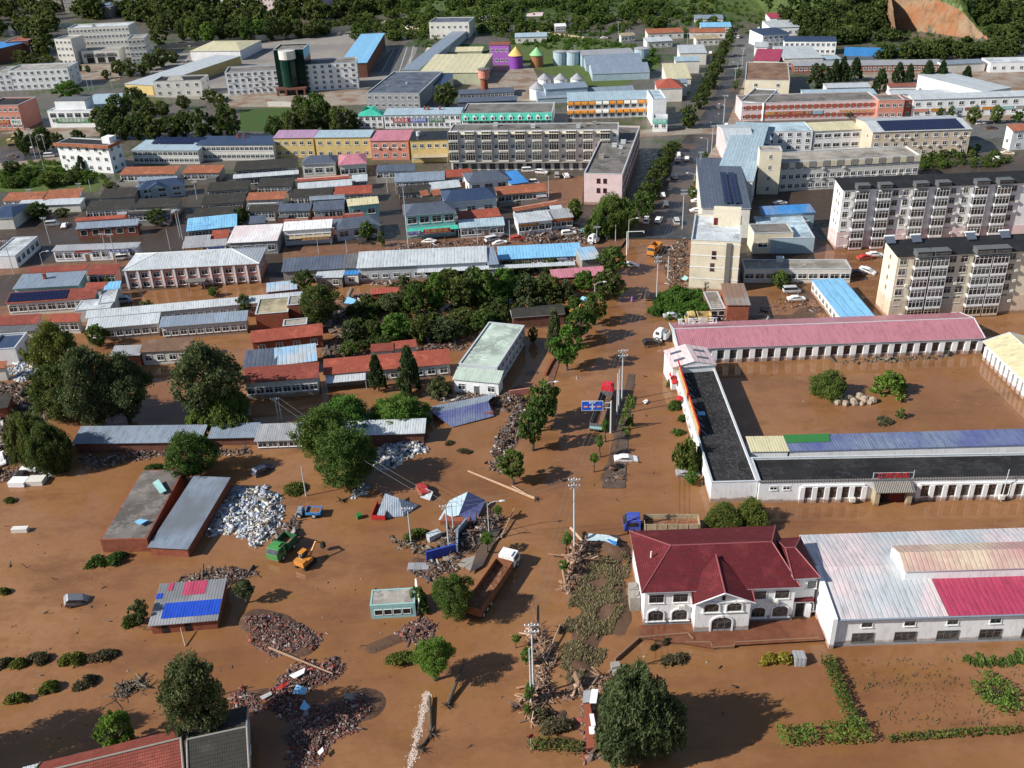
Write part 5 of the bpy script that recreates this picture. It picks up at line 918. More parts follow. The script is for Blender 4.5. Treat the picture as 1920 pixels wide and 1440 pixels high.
# ================= right side
a1 = B('white and pink six storey apartment block with stacked glazed balconies', 'apartment_block', (1580, 356), (1990, 340), (1550, 334), (469,), 'shed', wall('white'), tile('black', .8, .6), rise=.9, over=.3, cat='apartment block')
a2 = B('cream six storey apartment block with stacked white balconies', 'apartment_block', (1683, 482), (2060, 464), (1646, 451), (600,), 'shed', wall('cream'), tile('black', .8, .6), rise=.9, over=.3, cat='apartment block')
bpy.context.view_layer.update()
def apart(o, cols, low, bc, wins, nf=6, rooft='grey', top=()):
    st = (o.h - .6) / nf
    for xa, xb in cols:
        ua = px2u(o, xa, o_y(o, xa), o.h); ub = px2u(o, xb, o_y(o, xb), o.h)
        for k in range(nf):
            balcony(o.root, o.L, o.ins, (ua + ub) / 2, ub - ua - .1, .35 + st * k, st * .93, True, 1.0, bc if k else low)
        m = MB(); m.box(ua, -1.0, o.h + .01, ub, 1.4, o.h + .12); m.box(ua + .1, -.9, o.h + .12, ub - .1, -.8, o.h + .9); m.box(ua + .1, -.8, o.h + .12, ua + .2, 1.4, o.h + 1.2); m.box(ub - .2, -.8, o.h + .12, ub - .1, 1.4, o.h + 1.2); m.box(ua, -1.0, o.h + 1.21, ub, 1.5, o.h + 1.32)
        m.build('dormer', [paint('dgrey')], o.root); m = MB(); m.box(ua + .3, -.93, o.h + .3, ub - .3, -.901, o.h + .75); m.build('dormer_window', glass(), o.root)
    for xw, ww_2 in wins:
        u = px2u(o, xw, o_y(o, xw), o.h)
        for k in range(nf):
            add_window(o.root, 'f', o.L, o.D, o.ins, u, 1.1 + st * k, ww_2, 1.5, 'w', paint('offwhite'))
            if rnd.random() < .45: m = MB(); m.box(u + ww_2 / 2 + .2, o.ins - .55, .7 + st * k, u + ww_2 / 2 + 1.0, o.ins - .09, 1.3 + st * k); m.tube((u + ww_2 / 2 + .55, o.ins - .56, 1.0 + st * k), (u + ww_2 / 2 + .55, o.ins - .54, 1.0 + st * k), .22, n=10); m.build('air_conditioner', paint('offwhite'), o.root)
    for k in range(nf):
        for u in (o.D * .42, o.D * .68) if o is a1 else (o.D * .5,): add_window(o.root, 'l', o.L, o.D, o.ins, u, 1.2 + st * k, .6, .9, 'w', paint('tan'))
    m = MB(); zt = o.h * .3; t = .05; m.box(o.ins - t, o.ins - t, -.8, o.ins - .002, o.D - o.ins, zt); m.box(o.ins - t, o.ins - t - .001, -.8, o.L, o.ins - .002, zt); m.build('base_cladding', wall('pinkw' if o is a1 else 'peach', .8), o.root)
def o_y(o, x): p = P(o.root.matrix_world @ Vector((0, 0, o.h))); q = P(o.root.matrix_world @ Vector((o.L, 0, o.h))); return p[1] + (q[1] - p[1]) * (x - p[0]) / (q[0] - p[0])
apart(a1, ((1605, 1630), (1647, 1672), (1714, 1740), (1756, 1781), (1828, 1854), (1870, 1897)), 'pinkw', 'white', ((1591, 1.3), (1682, 1.4), (1702, 1.3), (1791, 1.3), (1814, 1.3), (1905, 1.4)))
apart(a2, ((1716, 1746), (1749, 1780), (1828, 1861), (1863, 1893)), 'peach', 'white', ((1697, 1.6), (1790, 1.6), (1812, 1.6), (1902, 1.6)), rooft='dgrey')
for k in range(4):      # solar heaters along the ridge of the cream block
    x = (1680, 1730, 1835, 1900)[k]; u = px2u(a2, x, o_y(a2, x), a2.h); m = MB(); m.hexa([(u, a2.D - 2.5, a2.h + 1.0), (u + 2.2, a2.D - 2.5, a2.h + 1.0), (u + 2.2, a2.D - .8, a2.h + 2.0), (u, a2.D - .8, a2.h + 2.0), (u, a2.D - 2.5, a2.h + 1.1), (u + 2.2, a2.D - 2.5, a2.h + 1.1), (u + 2.2, a2.D - .8, a2.h + 2.1), (u, a2.D - .8, a2.h + 2.1)]); m.tube((u - .1, a2.D - .7, a2.h + 2.2), (u + 2.3, a2.D - .7, a2.h + 2.2), .25, n=8, m=1); m.build('solar_water_heater', [paint('slate'), paint('white')], a2.root)
yt = B('yellow four storey corner building with purple windows', 'corner_building', (1296, 450), (1389, 454), (1400, 405), (544,), 'flat', wall('cream', .8), flat('lgrey'), over=.02, par=.5, cat='building')
for u, z in ((yt.L * .48, .66), (yt.L * .46, .42)): add_window(yt.root, 'f', yt.L, yt.D, .02, u, yt.h * z, .9, 1.9, 'w', paint('maroon'))
m = MB(); [m.box(-.05, -.06, yt.h * k, yt.L + .05, -.001, yt.h * k + .22) for k in (.24, .47, .70, .93)]; m.build('string_course', paint('white'), yt.root)
m = MB(); m.box(yt.L * .72, -.35, 0, yt.L * .82, -.01, yt.h - .4); m.build('downpipe_recess', paint('dconc'), yt.root)
m = MB(); m.box(yt.L * .4, yt.D * .62, yt.zr, yt.L * .98, yt.D - .3, yt.zr + 3.0); m.build('stair_house', wall('cream'), yt.root); m = MB(); m.box(yt.L * .42, yt.D * .62 - .05, yt.zr + .3, yt.L * .42 + 1.0, yt.D * .62 - .002, yt.zr + 2.2); m.build('door', paint('maroon'), yt.root)
for lab, A, Bq, K, c_, h_ in (('navy metal roofed hall with two solar arrays behind the yellow building', (1315, 390), (1409, 391), (1415, 337), 'slate', 9.0), ('pale blue metal roofed hall north of the navy one', (1339, 336), (1413, 340), (1420, 277), 'paleblue', 9.0)):
    q = B(lab, 'hall', A, Bq, K, h_, 'gable', wall('offwhite'), metal(c_, 1.0, .1, axis=0), rise=.5, over=.3, wr=(6, 2), cat='hall')
    if c_ == 'slate': solar(q.root, q.L * .48, 3.0, q.L * .62, q.D * .62, q.h + .5, q.h + .9, 2, 10); solar(q.root, q.L * .66, 3.0, q.L * .8, q.D * .62, q.h + .5, q.h + .9, 2, 10)
B('pale gabled house with pink walls on the street corner', 'house', (1362, 272), (1418, 271), (1389, 240), 8.0, 'gable', wall('pinkw'), metal('lgrey', 1, .1), rise=2.2, over=.3, wr=(2, 2), win=(2, 2))
bl('small blue roofed building behind the gabled pink walled house', 'house', (1415, 262), (1448, 262), (1416, 236), 8.0, 'shed', 'white', metal('paleblue', 1, .1), rise=.4, win=(2, 2))
bl('white three storey block with a pale roof above the school', 'office_building', (1421, 248), (1525, 245), (1427, 231), 286, 'flat', 'white', flat('paleblue'), win=(6, 3), par=.2, cat='building')
bl('white block with a pink eave and a glazed balcony', 'office_building', (1526, 246), (1617, 242), (1532, 229), 283, 'shed', 'white', metal('creamr', 1, .1), rise=.4, win=(5, 2), ww=2.4, cat='building')
pe = bl('peach three storey building with a solar panel roof', 'office_building', (1636, 248), (1824, 242), (1720, 224), 297, 'gable', 'peach', metal('lgrey', 1, .1), rise=1.4, over=.3, win=(10, 3), wl=(2, 2), ac=.5, cat='building')
solar(pe.root, pe.L * .12, .6, pe.L * .93, pe.D / 2 - .3, pe.h + .2, pe.h + 1.35, 22, 5)
ce = bl('cream three storey school block with a banded parapet', 'school_block', (1466, 305), (1727, 291), (1690, 274), 360, 'flat', 'offwhite', flat('conc', 'tan'), win=(20, 3), ac=.25, par=.5, cat='building')
for q in range(20):
    m = MB(); x = ce.L * (q + .5) / 20; m.box(x - 1.0, -.3, ce.h - 1.9, x + 1.0, -.01, ce.h - .1); m.build('parapet_panel', wall('cream' if q % 2 else 'conc'), ce.root)
bl('cream stair tower at the left end of the school block', 'stair_tower', (1425, 283), (1467, 283), (1432, 274), 365, 'flat', 'cream', flat('conc'), win=(1, 4), ww=.8, par=.3, cat='tower')
rr = bl('long salmon and red striped two storey shop terrace', 'shop_terrace', (1392, 194), (1648, 187), (1400, 178), 228, 'flat', 'pinkw', flat('dconc'), win=(22, 2), par=.3, cat='shop')
st = (rr.h - .3) / 2
for q in range(22):
    for k in range(2): m = MB(); x = rr.L * (q + 1) / 22; m.box(x - .9, -.06, st * k + st * .3, x + .9, -.001, st * k + st * .78); m.build('red_panel', paint('redw'), rr.root)
for a_, b_, c_, t_ in ((.18, .25, 'shopor', '五金'), (.26, .36, 'shopred', '烟酒超市'), (.37, .46, 'shopred', '五谷杂粮'), (.47, .52, 'brick', '理发'), (.53, .6, 'skyblue', '洗衣店'), (.72, .98, 'salmon', '建材装饰城')): sign(rr.root, 'f', rr.L, rr.D, -.02, rr.L * a_, rr.L * b_, 2.4, 3.7, c_, t_, 'yellow')
rb = bl('orange red entrance block between the striped terrace and the white terrace', 'entrance_block', (1697, 188), (1712, 187), (1699, 178), 222, 'flat', paint('redw'), flat('dconc'), win=(1, 2), par=.3, cat='building')
bl('red striped section right before the orange red entrance', 'shop_terrace', (1648, 188), (1697, 187), (1652, 178), 225, 'flat', 'salmon', flat('dconc'), win=(4, 2), par=.3, cat='shop')
wt = bl('long white two storey terrace with a grey roof and small shop signs', 'shop_terrace', (1712, 187), (1980, 178), (1716, 176), 222, 'shed', 'white', metal('lgrey', 1, .1), rise=.8, win=(13, 2), ww=1.8, ac=.3, cat='shop')
for q in range(8): sign(wt.root, 'f', wt.L, wt.D, .3, wt.L * (.02 + .12 * q), wt.L * (.12 + .12 * q), 2.5, 3.6, ('salmon', 'shopor', 'paleblue', 'brick', 'shopor', 'teal', 'conc', 'shopor')[q], None)
wc_ = bl('white rounded corner building with a dark roof at the crossing', 'corner_building', (1388, 190), (1433, 193), (1412, 165), 224, 'flat', 'white', flat('dconc'), win=(3, 2), wl=(3, 2), par=.4, cat='building')
bl('cream walled building with a dark brown flat roof', 'office_building', (1397, 150), (1481, 151), (1482, 117), 184, 'flat', 'cream', flat('brown'), win=(2, 2), par=.3, cat='building')
bl('long brick school row with a grey roof behind the junipers', 'school_row', (1488, 124), (1770, 121), (1490, 114), 137, 'shed', 'brick', metal('grey', 1, .1), rise=.6, win=(30, 1), cat='building')
bl('pale roofed walkway joining the brick row and the white hall', 'walkway', (1770, 121), (1850, 117), (1775, 113), 4.2, 'shed', 'offwhite', metal('bluegrey', 1, .1), rise=.3, cat='roof')
bl('white roofed hall slanting toward the white terrace', 'hall', (1846, 172), (1898, 164), (1858, 120), 6.5, 'shed', 'white', metal('lgrey', 1, .1), rise=.4, cat='hall')
bl('white ruined house at the right edge', 'ruin', (1858, 118), (1960, 116), (1862, 108), 4.5, 'flat', 'white', flat('lgrey'), win=(6, 1), par=.3, cat='house')
for lab, A, Bq, K, c_ in (('low pale roofed row behind the striped terrace, upper', (1549, 165), (1634, 163), (1551, 156), 'lgrey'), ('low pale roofed row behind the striped terrace, lower', (1506, 178), (1645, 176), (1508, 168), 'paleblue'), ('low pale roofed row right of the round juniper', (1671, 177), (1815, 174), (1674, 169), 'lgrey'), ('small brick house between the junipers', (1667, 163), (1720, 162), (1668, 156), 'brick')):
    bl(lab, 'row_house', A, Bq, K, 3.6, 'shed', 'white', metal(c_, 1, .1), rise=.5, win=(10, 1), cat='house')
for lab, A, Bq, K, h_, wc, rc, w_ in (('white two storey house with navy solar strip, front one', (1470, 77), (1570, 77), (1480, 68), 103, 'white', 'navy', (10, 2)), ('white house with navy roof strip above the front one', (1430, 66), (1482, 62), (1440, 52), 7.0, 'white', 'navy', (5, 2)), ('pale roofed workshop with a window band', (1469, 110), (1545, 108), (1476, 86), 5.0, 'offwhite', 'lgrey', (10, 1)),
  ('red metal roofed shed beside the street', (1412, 113), (1462, 114), (1475, 92), 5.0, 'offwhite', 'magenta', (3, 1)), ('grey roofed house beside the far street', (1415, 88), (1440, 88), (1424, 78), 5.5, 'white', 'lgrey', (2, 1)), ('grey shed with a red patch near the top of the street', (1443, 34), (1480, 33), (1448, 24), 5.0, 'white', 'magenta', (3, 1)), ('white long house near the top of the street', (1444, 52), (1500, 50), (1450, 38), 5.0, 'white', 'lgrey', (5, 1)),
  ('pale long roof at the top right of the street', (1446, 16), (1530, 12), (1460, 6), 5.0, 'white', 'lgrey', (6, 1)), ('white house at the top edge by the street', (1435, 8), (1475, 6), (1440, -2), 5.0, 'white', 'bluegrey', (4, 1)), ('white roofed shed with a pale lean-to by the blue fence', (1542, 112), (1578, 110), (1548, 104), 3.5, 'white', 'paleblue', (3, 1))):
    bl(lab, 'house', A, Bq, K, h_, 'shed', wc, metal(rc, 1, .1), rise=.6, win=w_)
bl('orange roofed white house at the right edge by the street', 'house', (1899, 246), (1990, 240), (1905, 232), 283, 'shed', 'white', metal('orange', .8, .1), rise=1.2, win=(3, 2), wl=(1, 1))
# yard between yellow building and apartments
bl('blue metal roofed shed by the flooded yard, upper one', 'shed', (1433, 403), (1530, 398), (1440, 386), 5.5, 'shed', 'paleblue', metal('blue', .9, .2, c2='bluegrey'), rise=.6, over=.3)
bl('pale blue flat roofed workshop beside the flooded yard', 'workshop', (1432, 447), (1528, 446), (1440, 406), 4.5, 'flat', 'paleblue', flat('paleblue'), par=.1, cat='workshop')
bl('low cream parapet building below the pale blue workshop', 'workshop', (1414, 438), (1488, 436), (1416, 420), 6.0, 'flat', 'cream', flat('dconc'), win=(2, 1), par=.2, ww=2.5, cat='workshop')
cv = bl('long low building with a brown flat roof and a chimney stump', 'row_house', (1396, 505), (1597, 505), (1400, 487), 530, 'flat', 'offwhite', flat('conc', 'tan'), win=(10, 1), ww=2.2, par=.1, junk=2, cat='building')
bc_ = B('bright light blue metal roof of the bicycle shed beside the apartments', 'long_shed', (1583, 604), (1648, 601), (1592, 521), 3.2, 'shed', wall('offwhite', .8), metal('skyblue', 2.0, .05), rise=.1, over=.2, wl=(9, 1), cat='shed')
bh2 = bl('brick hut with a rust streaked pale roof below the yellow building', 'brick_hut', (1362, 572), (1408, 572), (1388, 531), 604, 'shed', brickwall(), metal('conc', 1.2, .3, c2='rust'), rise=.2, cat='hut')
bl('collapsed brick lean-to left of the brick hut', 'brick_hut', (1333, 580), (1361, 579), (1340, 547), 2.4, 'flat', brickwall('brickd'), flat('conc', 'brick'), win=(2, 1), par=.1, kind='o', cat='hut')
# far left and top
bl('bright blue roof of a depot at the left edge', 'depot', (-30, 98), (44, 80), (-20, 74), 8.0, 'shed', 'brickd', metal('blue', 1.2, .05), rise=.4, cat='depot')
bl('brick block with a row of white tanks on its roof', 'depot', (10, 78), (52, 76), (12, 70), 9.0, 'flat', 'brickd', flat('brick'), par=.3, cat='depot')
for lab, A, Bq, yb, wc, nn in (('grey balcony apartment block at the top left', (45, -12), (110, -13), 22, 'conc', (12, 5)), ('grey brown apartment block right of the first at the top', (115, -10), (250, -14), 24, 'conc', (22, 5)), ('white block with blue panels at the top edge', (352, 2), (478, -2), 16, 'white', (16, 2)), ('pink and white barracks block at the top edge', (480, -6), (612, -8), 26, 'pinkw', (20, 3))):
    bl(lab, 'apartment_block', A, Bq, 14.0, yb, 'flat', wc, flat('conc'), win=nn, par=.4, cat='apartment block')
bl('grey pavilion with a hipped roof among the dark trees', 'pavilion', (165, 14), (207, 13), (186, 4), 34, 'hip', 'conc', metal('bluegrey', 1, .1), rise=2.0, hip=(6, 6), win=(1, 1), ww=6, wh=4, cat='pavilion')
# walls and fences
def fence(label, pts, h_, mat, name='boundary_wall', cat='wall', t=.24, n=None):
    W_ = [U(x, y) for x, y in pts]; c = W_[0]; m = MB()
    for a, b_ in zip(W_[:-1], W_[1:]):
        a, b_ = a - c, b_ - c; d = (b_ - a).normalized(); q = Vector((-d.y, d.x, 0)) * t / 2; m.hexa([a - q - Vector((0, 0, .5)), b_ - q - Vector((0, 0, .5)), b_ + q - Vector((0, 0, .5)), a + q - Vector((0, 0, .5)), a - q + Vector((0, 0, h_)), b_ - q + Vector((0, 0, h_)), b_ + q + Vector((0, 0, h_)), a + q + Vector((0, 0, h_))])
    o = m.build(name, mat); o.location = (c.x, c.y, 0); tag(o, label, cat); return o
fence('long yellow wall round the far edge of the parking lot', [(480, 78), (560, 70), (690, 55), (722, 50), (786, 64)], 3.6, wall('cream'))
fence('grey wall behind the cream canopy on the parking lot', [(290, 94), (400, 84), (480, 76)], 2.6, wall('conc'))
fence('blue site fence below the quarry face', [(1582, 105), (1708, 108)], 4.5, metal('blue', 1, .1), 'site_fence', 'fence', .1)
fence('low wall with red panels beside the office yard', [(955, 745), (975, 742), (1003, 738)], 1.6, wall('salmon'), t=.25)
fence('white balustrade wall below the pale two storey building', [(884, 52), (918, 56), (958, 62)], 1.8, wall('offwhite'))
fence('curved stone wall of the hillside farm', [(960, 50), (990, 60), (1040, 66), (1100, 74)], 1.4, wall('tan'))
fence('muddy stone garden edge in front of the villa', [(1153, 1240), (1198, 1200), (1290, 1192), (1300, 1203)], .6, wall('brown', .6), 'garden_kerb', 'kerb', .25)
fence('low stone kerb in front of the villa entrance', [(1285, 1208), (1332, 1208), (1336, 1218), (1376, 1215), (1378, 1208), (1535, 1200)], .48, wall('brown', .6), 'garden_kerb', 'kerb', .22)
fence('grey school sign wall beside the lawn', [(503, 200), (547, 200)], 2.2, wall('offwhite'), 'sign_wall', 'wall', .5)
fence('long roadside kerb wall left of the main street', [(1022, 705), (1032, 685), (1045, 665), (1056, 655)], .6, wall('brick'), 'kerb_wall', 'kerb', .5)
terr = sheet('villa_terrace', [(1200, 1196), (1198, 1172), (1560, 1160), (1545, 1200), (1380, 1210), (1336, 1216), (1290, 1208)], mat_ground2('terrace_paving', (.12, .045, .025), (.19, .075, .04), .8, .5), .42)
# ------------------------------------------------------------------ vegetation
G = {'dark': ((.045, .075, .017), (.135, .175, .042)), 'mid': ((.05, .095, .018), (.155, .225, .045)), 'bright': ((.065, .145, .02), (.18, .30, .05)), 'grey': ((.045, .072, .026), (.155, .19, .075)),
     'yellow': ((.08, .115, .02), (.21, .23, .05)), 'jun': ((.025, .052, .018), (.07, .11, .035)), 'dry': ((.09, .085, .045), (.21, .18, .10)), 'reed': ((.12, .105, .05), (.27, .24, .12)), 'gold': ((.26, .23, .03), (.44, .38, .07))}
def fol(k): return foliage(k, *G[k])
def leaves(P0, size, rs, up=.3, elong=1.0, tone=None, droop=False, tdir=None):
    n = len(P0); d = rs.randn(n, 3); d[:, 2] += up; d /= np.linalg.norm(d, axis=1)[:, None]
    t = rs.randn(n, 3)
    if tdir is not None: t = np.array(tdir) + rs.randn(n, 3) * .3
    if droop: t = np.array([0, 0, -1.0]) + rs.randn(n, 3) * .25
    a = np.cross(d, t); a /= np.linalg.norm(a, axis=1)[:, None] + 1e-9; b = np.cross(d, a)
    s = size * (.6 + .8 * rs.rand(n, 1)); a = a * s * .5; b = b * s * .5 * elong
    V = np.stack([P0 - a - b * .6, P0 + a * .3 - b, P0 + a + b * .5, P0 - a * .3 + b], 1).reshape(-1, 3)
    return V, np.arange(4 * n).reshape(-1, 4)
CR = {}
def crown(kind, seed, lod, col):
    k = (kind, seed, lod, col)
    if k in CR: return CR[k]
    rs = np.random.RandomState(seed * 31 + 5); nc, nl, sz = {'n': (260, 85, .052), 'm': (90, 44, .115), 'f': (34, 24, .22)}[lod]
    if kind == 'willow' and lod == 'n': nc, nl, sz = 330, 110, .036
    C = []; R_ = []
    while len(C) < nc:
        u = rs.randn(3); u /= np.linalg.norm(u); r = (.45 + .55 * rs.rand() ** .5); z = u[2] * r
        if kind == 'poplar': p = np.array([u[0] * r * (1 - .35 * abs(z)), u[1] * r * (1 - .35 * abs(z)), z])
        elif kind == 'cone':
            z = rs.rand() ** .8 * 2 - 1; w_ = (1 - (z + 1) / 2) ** .65 * (.75 + .35 * rs.rand()); th = rs.rand() * 6.28; p = np.array([w_ * math.cos(th), w_ * math.sin(th), z])
        elif kind == 'dome': p = np.array([u[0] * r, u[1] * r, abs(z) * 1.7 - .85])
        else: p = np.array([u[0] * r, u[1] * r, z])
        lob = 1 + (.22 * math.sin(3 * math.atan2(p[1], p[0]) + seed) + .14 * math.sin(5 * p[2] + seed * 2)) * (0 if kind in ('cone',) else 1); p[:2] *= lob; C.append(p); R_.append(.13 + .15 * rs.rand())
    C = np.array(C); R_ = np.array(R_); idx = np.repeat(np.arange(nc), nl); q = rs.randn(nc * nl, 3); q /= np.linalg.norm(q, axis=1)[:, None]; q *= (rs.rand(nc * nl, 1) ** .4)
    sc = R_[idx][:, None] * np.array([1, 1, .8]) if kind != 'cone' else R_[idx][:, None] * np.array([.6, .6, 1.1])
    if kind == 'willow': sc = R_[idx][:, None] * np.array([.7, .7, 1.7])
    Pp = C[idx] + q * sc
    if kind == 'willow': Pp[:, 2] -= .12 * np.hypot(Pp[:, 0], Pp[:, 1]) ** 2
    tone = np.clip(rs.rand(nc)[idx] * .8 + .35 * rs.rand(nc * nl) - .05 + .12 * q[:, 2], 0, 1)  # leaves high in each clump lighter, painting in sunlit tops
    V, Fq = leaves(Pp, sz * (.8 if kind == 'cone' else 1), rs, elong=1.0 if kind not in ('willow', 'cone') else 3.0, droop=kind == 'willow')
    V[:, 2] = (V[:, 2] + 1) / 2; CR[k] = np_mesh('crown', V, Fq, fol(col), tone); return CR[k]
TR = {}
def trunk(seed, limbs=6):
    if seed in TR: return TR[seed]
    r = random.Random(seed); m = MB(); p = Vector((0, 0, -.08)); rad = .045
    for k in range(5):
        q = Vector((r.uniform(-.03, .03), r.uniform(-.03, .03), .17 * (k + 1))); m.tube(p, q, rad, rad * .8, 7); p, rad = q, rad * .8
    for k in range(limbs):
        z = r.uniform(.28, .7); t = r.uniform(0, 6.28); a = Vector((0, 0, z)); b_ = a + Vector((math.cos(t) * .2, math.sin(t) * .2, r.uniform(.1, .22))); m.tube(a, b_, .022, .008, 5)
    TR[seed] = m.mesh('trunk', [bark()]); return TR[seed]
NT = [0]
def T(label, x, yb, yt, wpx, kind='round', col='dark', lod=None, cz=.28, grp=None, name=None, cat='tree', lean=0, xt=None):
    """a tree whose foot is seen at (x, yb), top at row yt, crown wpx pixels wide"""
    NT[0] += 1; c = U(x, yb); p = ppm(yb); hh = max(1.0, hfit(x, yt, yb) * .93); r = wpx / 2 / p * .96
    name = name or {'cone': 'juniper_tree', 'willow': 'willow_tree', 'poplar': 'poplar_tree', 'dome': 'shrub'}.get(kind, 'broadleaf_tree')
    if lod is None: lod = 'n' if wpx > 62 else 'm' if wpx > 20 else 'f'
    e = empty(name, (c.x, c.y, 0), rnd.uniform(0, 6.28) if not lean else 0, label, cat, grp); s = NT[0] % 3
    tk = inst(trunk(s), 'trunk', (0, 0, 0), scale=(hh * (1 if cz > .2 else .7),) * 2 + (hh,), parent=e)
    z0 = hh * cz; cr_ = inst(crown(kind, s, lod, col), 'crown', (0, 0, z0 if cz > .02 else -.1), scale=(r, r, (hh - z0) if cz > .02 else hh + .1), parent=e)
    if lean: e.rotation_euler = (0, lean, 0)
    return e
big = [
 ('huge willow beside the debris at the bottom of the flooded garden', 1192, 1402, 1262, 148, 'willow', 'grey', .04), ('large dark tree beside the leaning pole at the lower left', 385, 1392, 1228, 110, 'round', 'grey', .16), ('tall tree outside the left bottom corner that shades the water', -105, 1445, 1262, 130, 'round', 'dark', .1), ('bright green round tree in front of the red tiled house', 227, 1402, 1330, 62, 'round', 'bright', .03),
 ('grey green poplar crown, left of the group behind the long shed', 186, 800, 640, 110, 'poplar', 'grey', .05), ('yellowish green tree crown rising at the upper left of the poplars', 122, 730, 598, 92, 'poplar', 'yellow', .08), ('dark poplar at the right of the left group', 245, 790, 655, 105, 'poplar', 'grey', .08), ('dark tree below the yellowish crown', 118, 785, 680, 90, 'round', 'dark', .05),
 ('tall grey green poplar standing alone in the flooded yard', 400, 790, 636, 128, 'poplar', 'grey', .05), ('bright weeping willow shrub by the corrugated sheds', 420, 796, 735, 105, 'willow', 'mid', .02), ('dark drooping tree at the left end of the long shed', 68, 868, 775, 80, 'willow', 'dark', .05), ('second drooping tree over the long shed roof', 104, 882, 795, 72, 'willow', 'dark', .05),
 ('round dense tree between the shed and the brick building', 365, 896, 806, 88, 'round', 'mid', .10), ('bright leafy tree in front of the pale corrugated shed', 652, 910, 802, 106, 'round', 'mid', .04), ('darker tree left behind the bright leafy one', 612, 862, 762, 92, 'round', 'mid', .05), ('bright bushy tree by the water between the sheds and the red houses', 645, 805, 738, 110, 'dome', 'bright', .02), ('bright bushy tree right of the other one behind the sheds', 750, 795, 736, 105, 'dome', 'bright', .02),
 ('dense round tree beside the long rusty trailer', 855, 1158, 1078, 72, 'round', 'mid', .08), ('tree on the torn bank with exposed roots', 817, 1275, 1196, 70, 'round', 'bright', .25), ('dark palm like bush leaning on the teal hut', 785, 1140, 1095, 40, 'dome', 'mid', .02),
 ('broad tree over the grove edge by the blue tarpaulin', 604, 608, 532, 78, 'round', 'dark', .05), ('dark tree beside the pale lean-to of the market', 573, 545, 502, 38, 'round', 'dark', .1), ('tall dense juniper, left of the two before the red roof', 709, 732, 664, 38, 'cone', 'jun', .06), ('tall dense juniper, right of the two before the red roof', 770, 738, 648, 50, 'cone', 'jun', .04),
 ('dark drooping shrub beside the right juniper', 825, 742, 700, 48, 'dome', 'grey', .02), ('tall narrow juniper at the kerb of the main street', 1040, 658, 580, 36, 'cone', 'grey', .04), ('bright kerb tree below the narrow juniper', 1064, 694, 608, 56, 'round', 'bright', .2), ('street tree above the bright kerb tree', 1088, 640, 568, 48, 'round', 'mid', .15), ('street tree beside the blue tarpaulin', 1112, 610, 545, 42, 'round', 'mid', .15),
 ('kerb tree with the street lamp rising through it', 1022, 792, 712, 56, 'round', 'mid', .18), ('second kerb tree left of the lamp tree', 1012, 808, 735, 50, 'round', 'mid', .22), ('round kerb tree standing in pale sand', 997, 845, 762, 48, 'round', 'mid', .25), ('round kerb tree below the one in pale sand', 962, 908, 842, 52, 'round', 'mid', .22),
 ('dense tree at the street corner opposite the yellow truck', 1148, 512, 456, 48, 'round', 'mid', .05), ('dark tree right under the corner tree', 1140, 560, 505, 60, 'round', 'dark', .05), ('large willow by the pink block', 1148, 440, 366, 76, 'willow', 'mid', .06), ('smaller willow left of the large one', 1120, 446, 400, 44, 'willow', 'mid', .06), ('round tree at the foot of the pink block', 1203, 410, 356, 40, 'round', 'mid', .1), ('round tree in the muddy forecourt by the shops', 1078, 418, 371, 32, 'round', 'mid', .1),
 ('left round shrub in the flooded courtyard', 1553, 741, 690, 66, 'dome', 'mid', .02), ('right round shrub in the flooded courtyard', 1667, 737, 692, 60, 'dome', 'bright', .02), ('smallest shrub in the flooded courtyard', 1688, 783, 764, 20, 'dome', 'mid', .02), ('wide olive bush at the corner of the south wing, left part', 1356, 984, 940, 64, 'dome', 'yellow', .01), ('wide olive bush at the corner of the south wing, right part', 1408, 980, 932, 66, 'dome', 'yellow', .01), ('drooping willow bush against the white west wing', 1290, 882, 828, 52, 'willow', 'yellow', .02), ('small bright bush beside the grey car', 1296, 908, 882, 24, 'round', 'bright', .05),
 ('round tree in the village court by the orange tiled roofs', 75, 410, 378, 42, 'round', 'dark', .05), ('small tree left of the village court tree', 53, 405, 382, 22, 'round', 'dark', .05), ('small tree right of the village court tree', 118, 406, 388, 26, 'round', 'dark', .05), ('tree over the lane beside the grey metal roof', 296, 423, 390, 38, 'round', 'dark', .1), ('small tree beside the blue tarpaulin roof', 453, 420, 388, 30, 'round', 'dark', .1),
 ('tree by the solar panel house', 187, 650, 603, 38, 'round', 'mid', .05), ('tree rising over the lower grey row', 280, 592, 562, 28, 'round', 'dark', .1), ('tree at the right end of the lower grey row', 461, 592, 550, 30, 'round', 'dark', .1), ('thin tree beside the small blue roof', 207, 545, 515, 12, 'round', 'mid', .2), ('tree in the village by the bungalow', 690, 450, 413, 28, 'round', 'mid', .05), ('small bright tree beside the bungalow corner', 717, 463, 434, 18, 'round', 'mid', .1),
 ('small tree in a yard behind the hipped diner', 776, 375, 351, 22, 'round', 'mid', .05), ('tree in the yard of the white hall with slate roof', 540, 408, 390, 24, 'round', 'dark', .05), ('bush between the two slate roofs', 587, 382, 370, 34, 'dome', 'mid', .02), ('tree on the mud beside the grey car park', 1462, 540, 505, 34, 'round', 'mid', .05), ('tall dark tree in front of the dark roofed hall', 838, 200, 152, 42, 'round', 'dark', .04), ('juniper by the white three storey building, tall', 157, 322, 291, 30, 'cone', 'jun', .05), ('bright round willow beside the white three storey block', 131, 186, 147, 50, 'round', 'bright', .04),
 ('bare topped tree at the pink school fence', 402, 556, 538, 22, 'round', 'mid', .1), ('fallen tree over the wrecked hut corner', 268, 1168, 1124, 34, 'round', 'grey', .1), ('tree standing in the debris right of the wrecked hut', 462, 1130, 1085, 34, 'round', 'grey', .3)]
for lab, x, yb, yt, w_, kd, co, cz in big: T(lab, x, yb, yt, w_, kd, co, cz=cz)
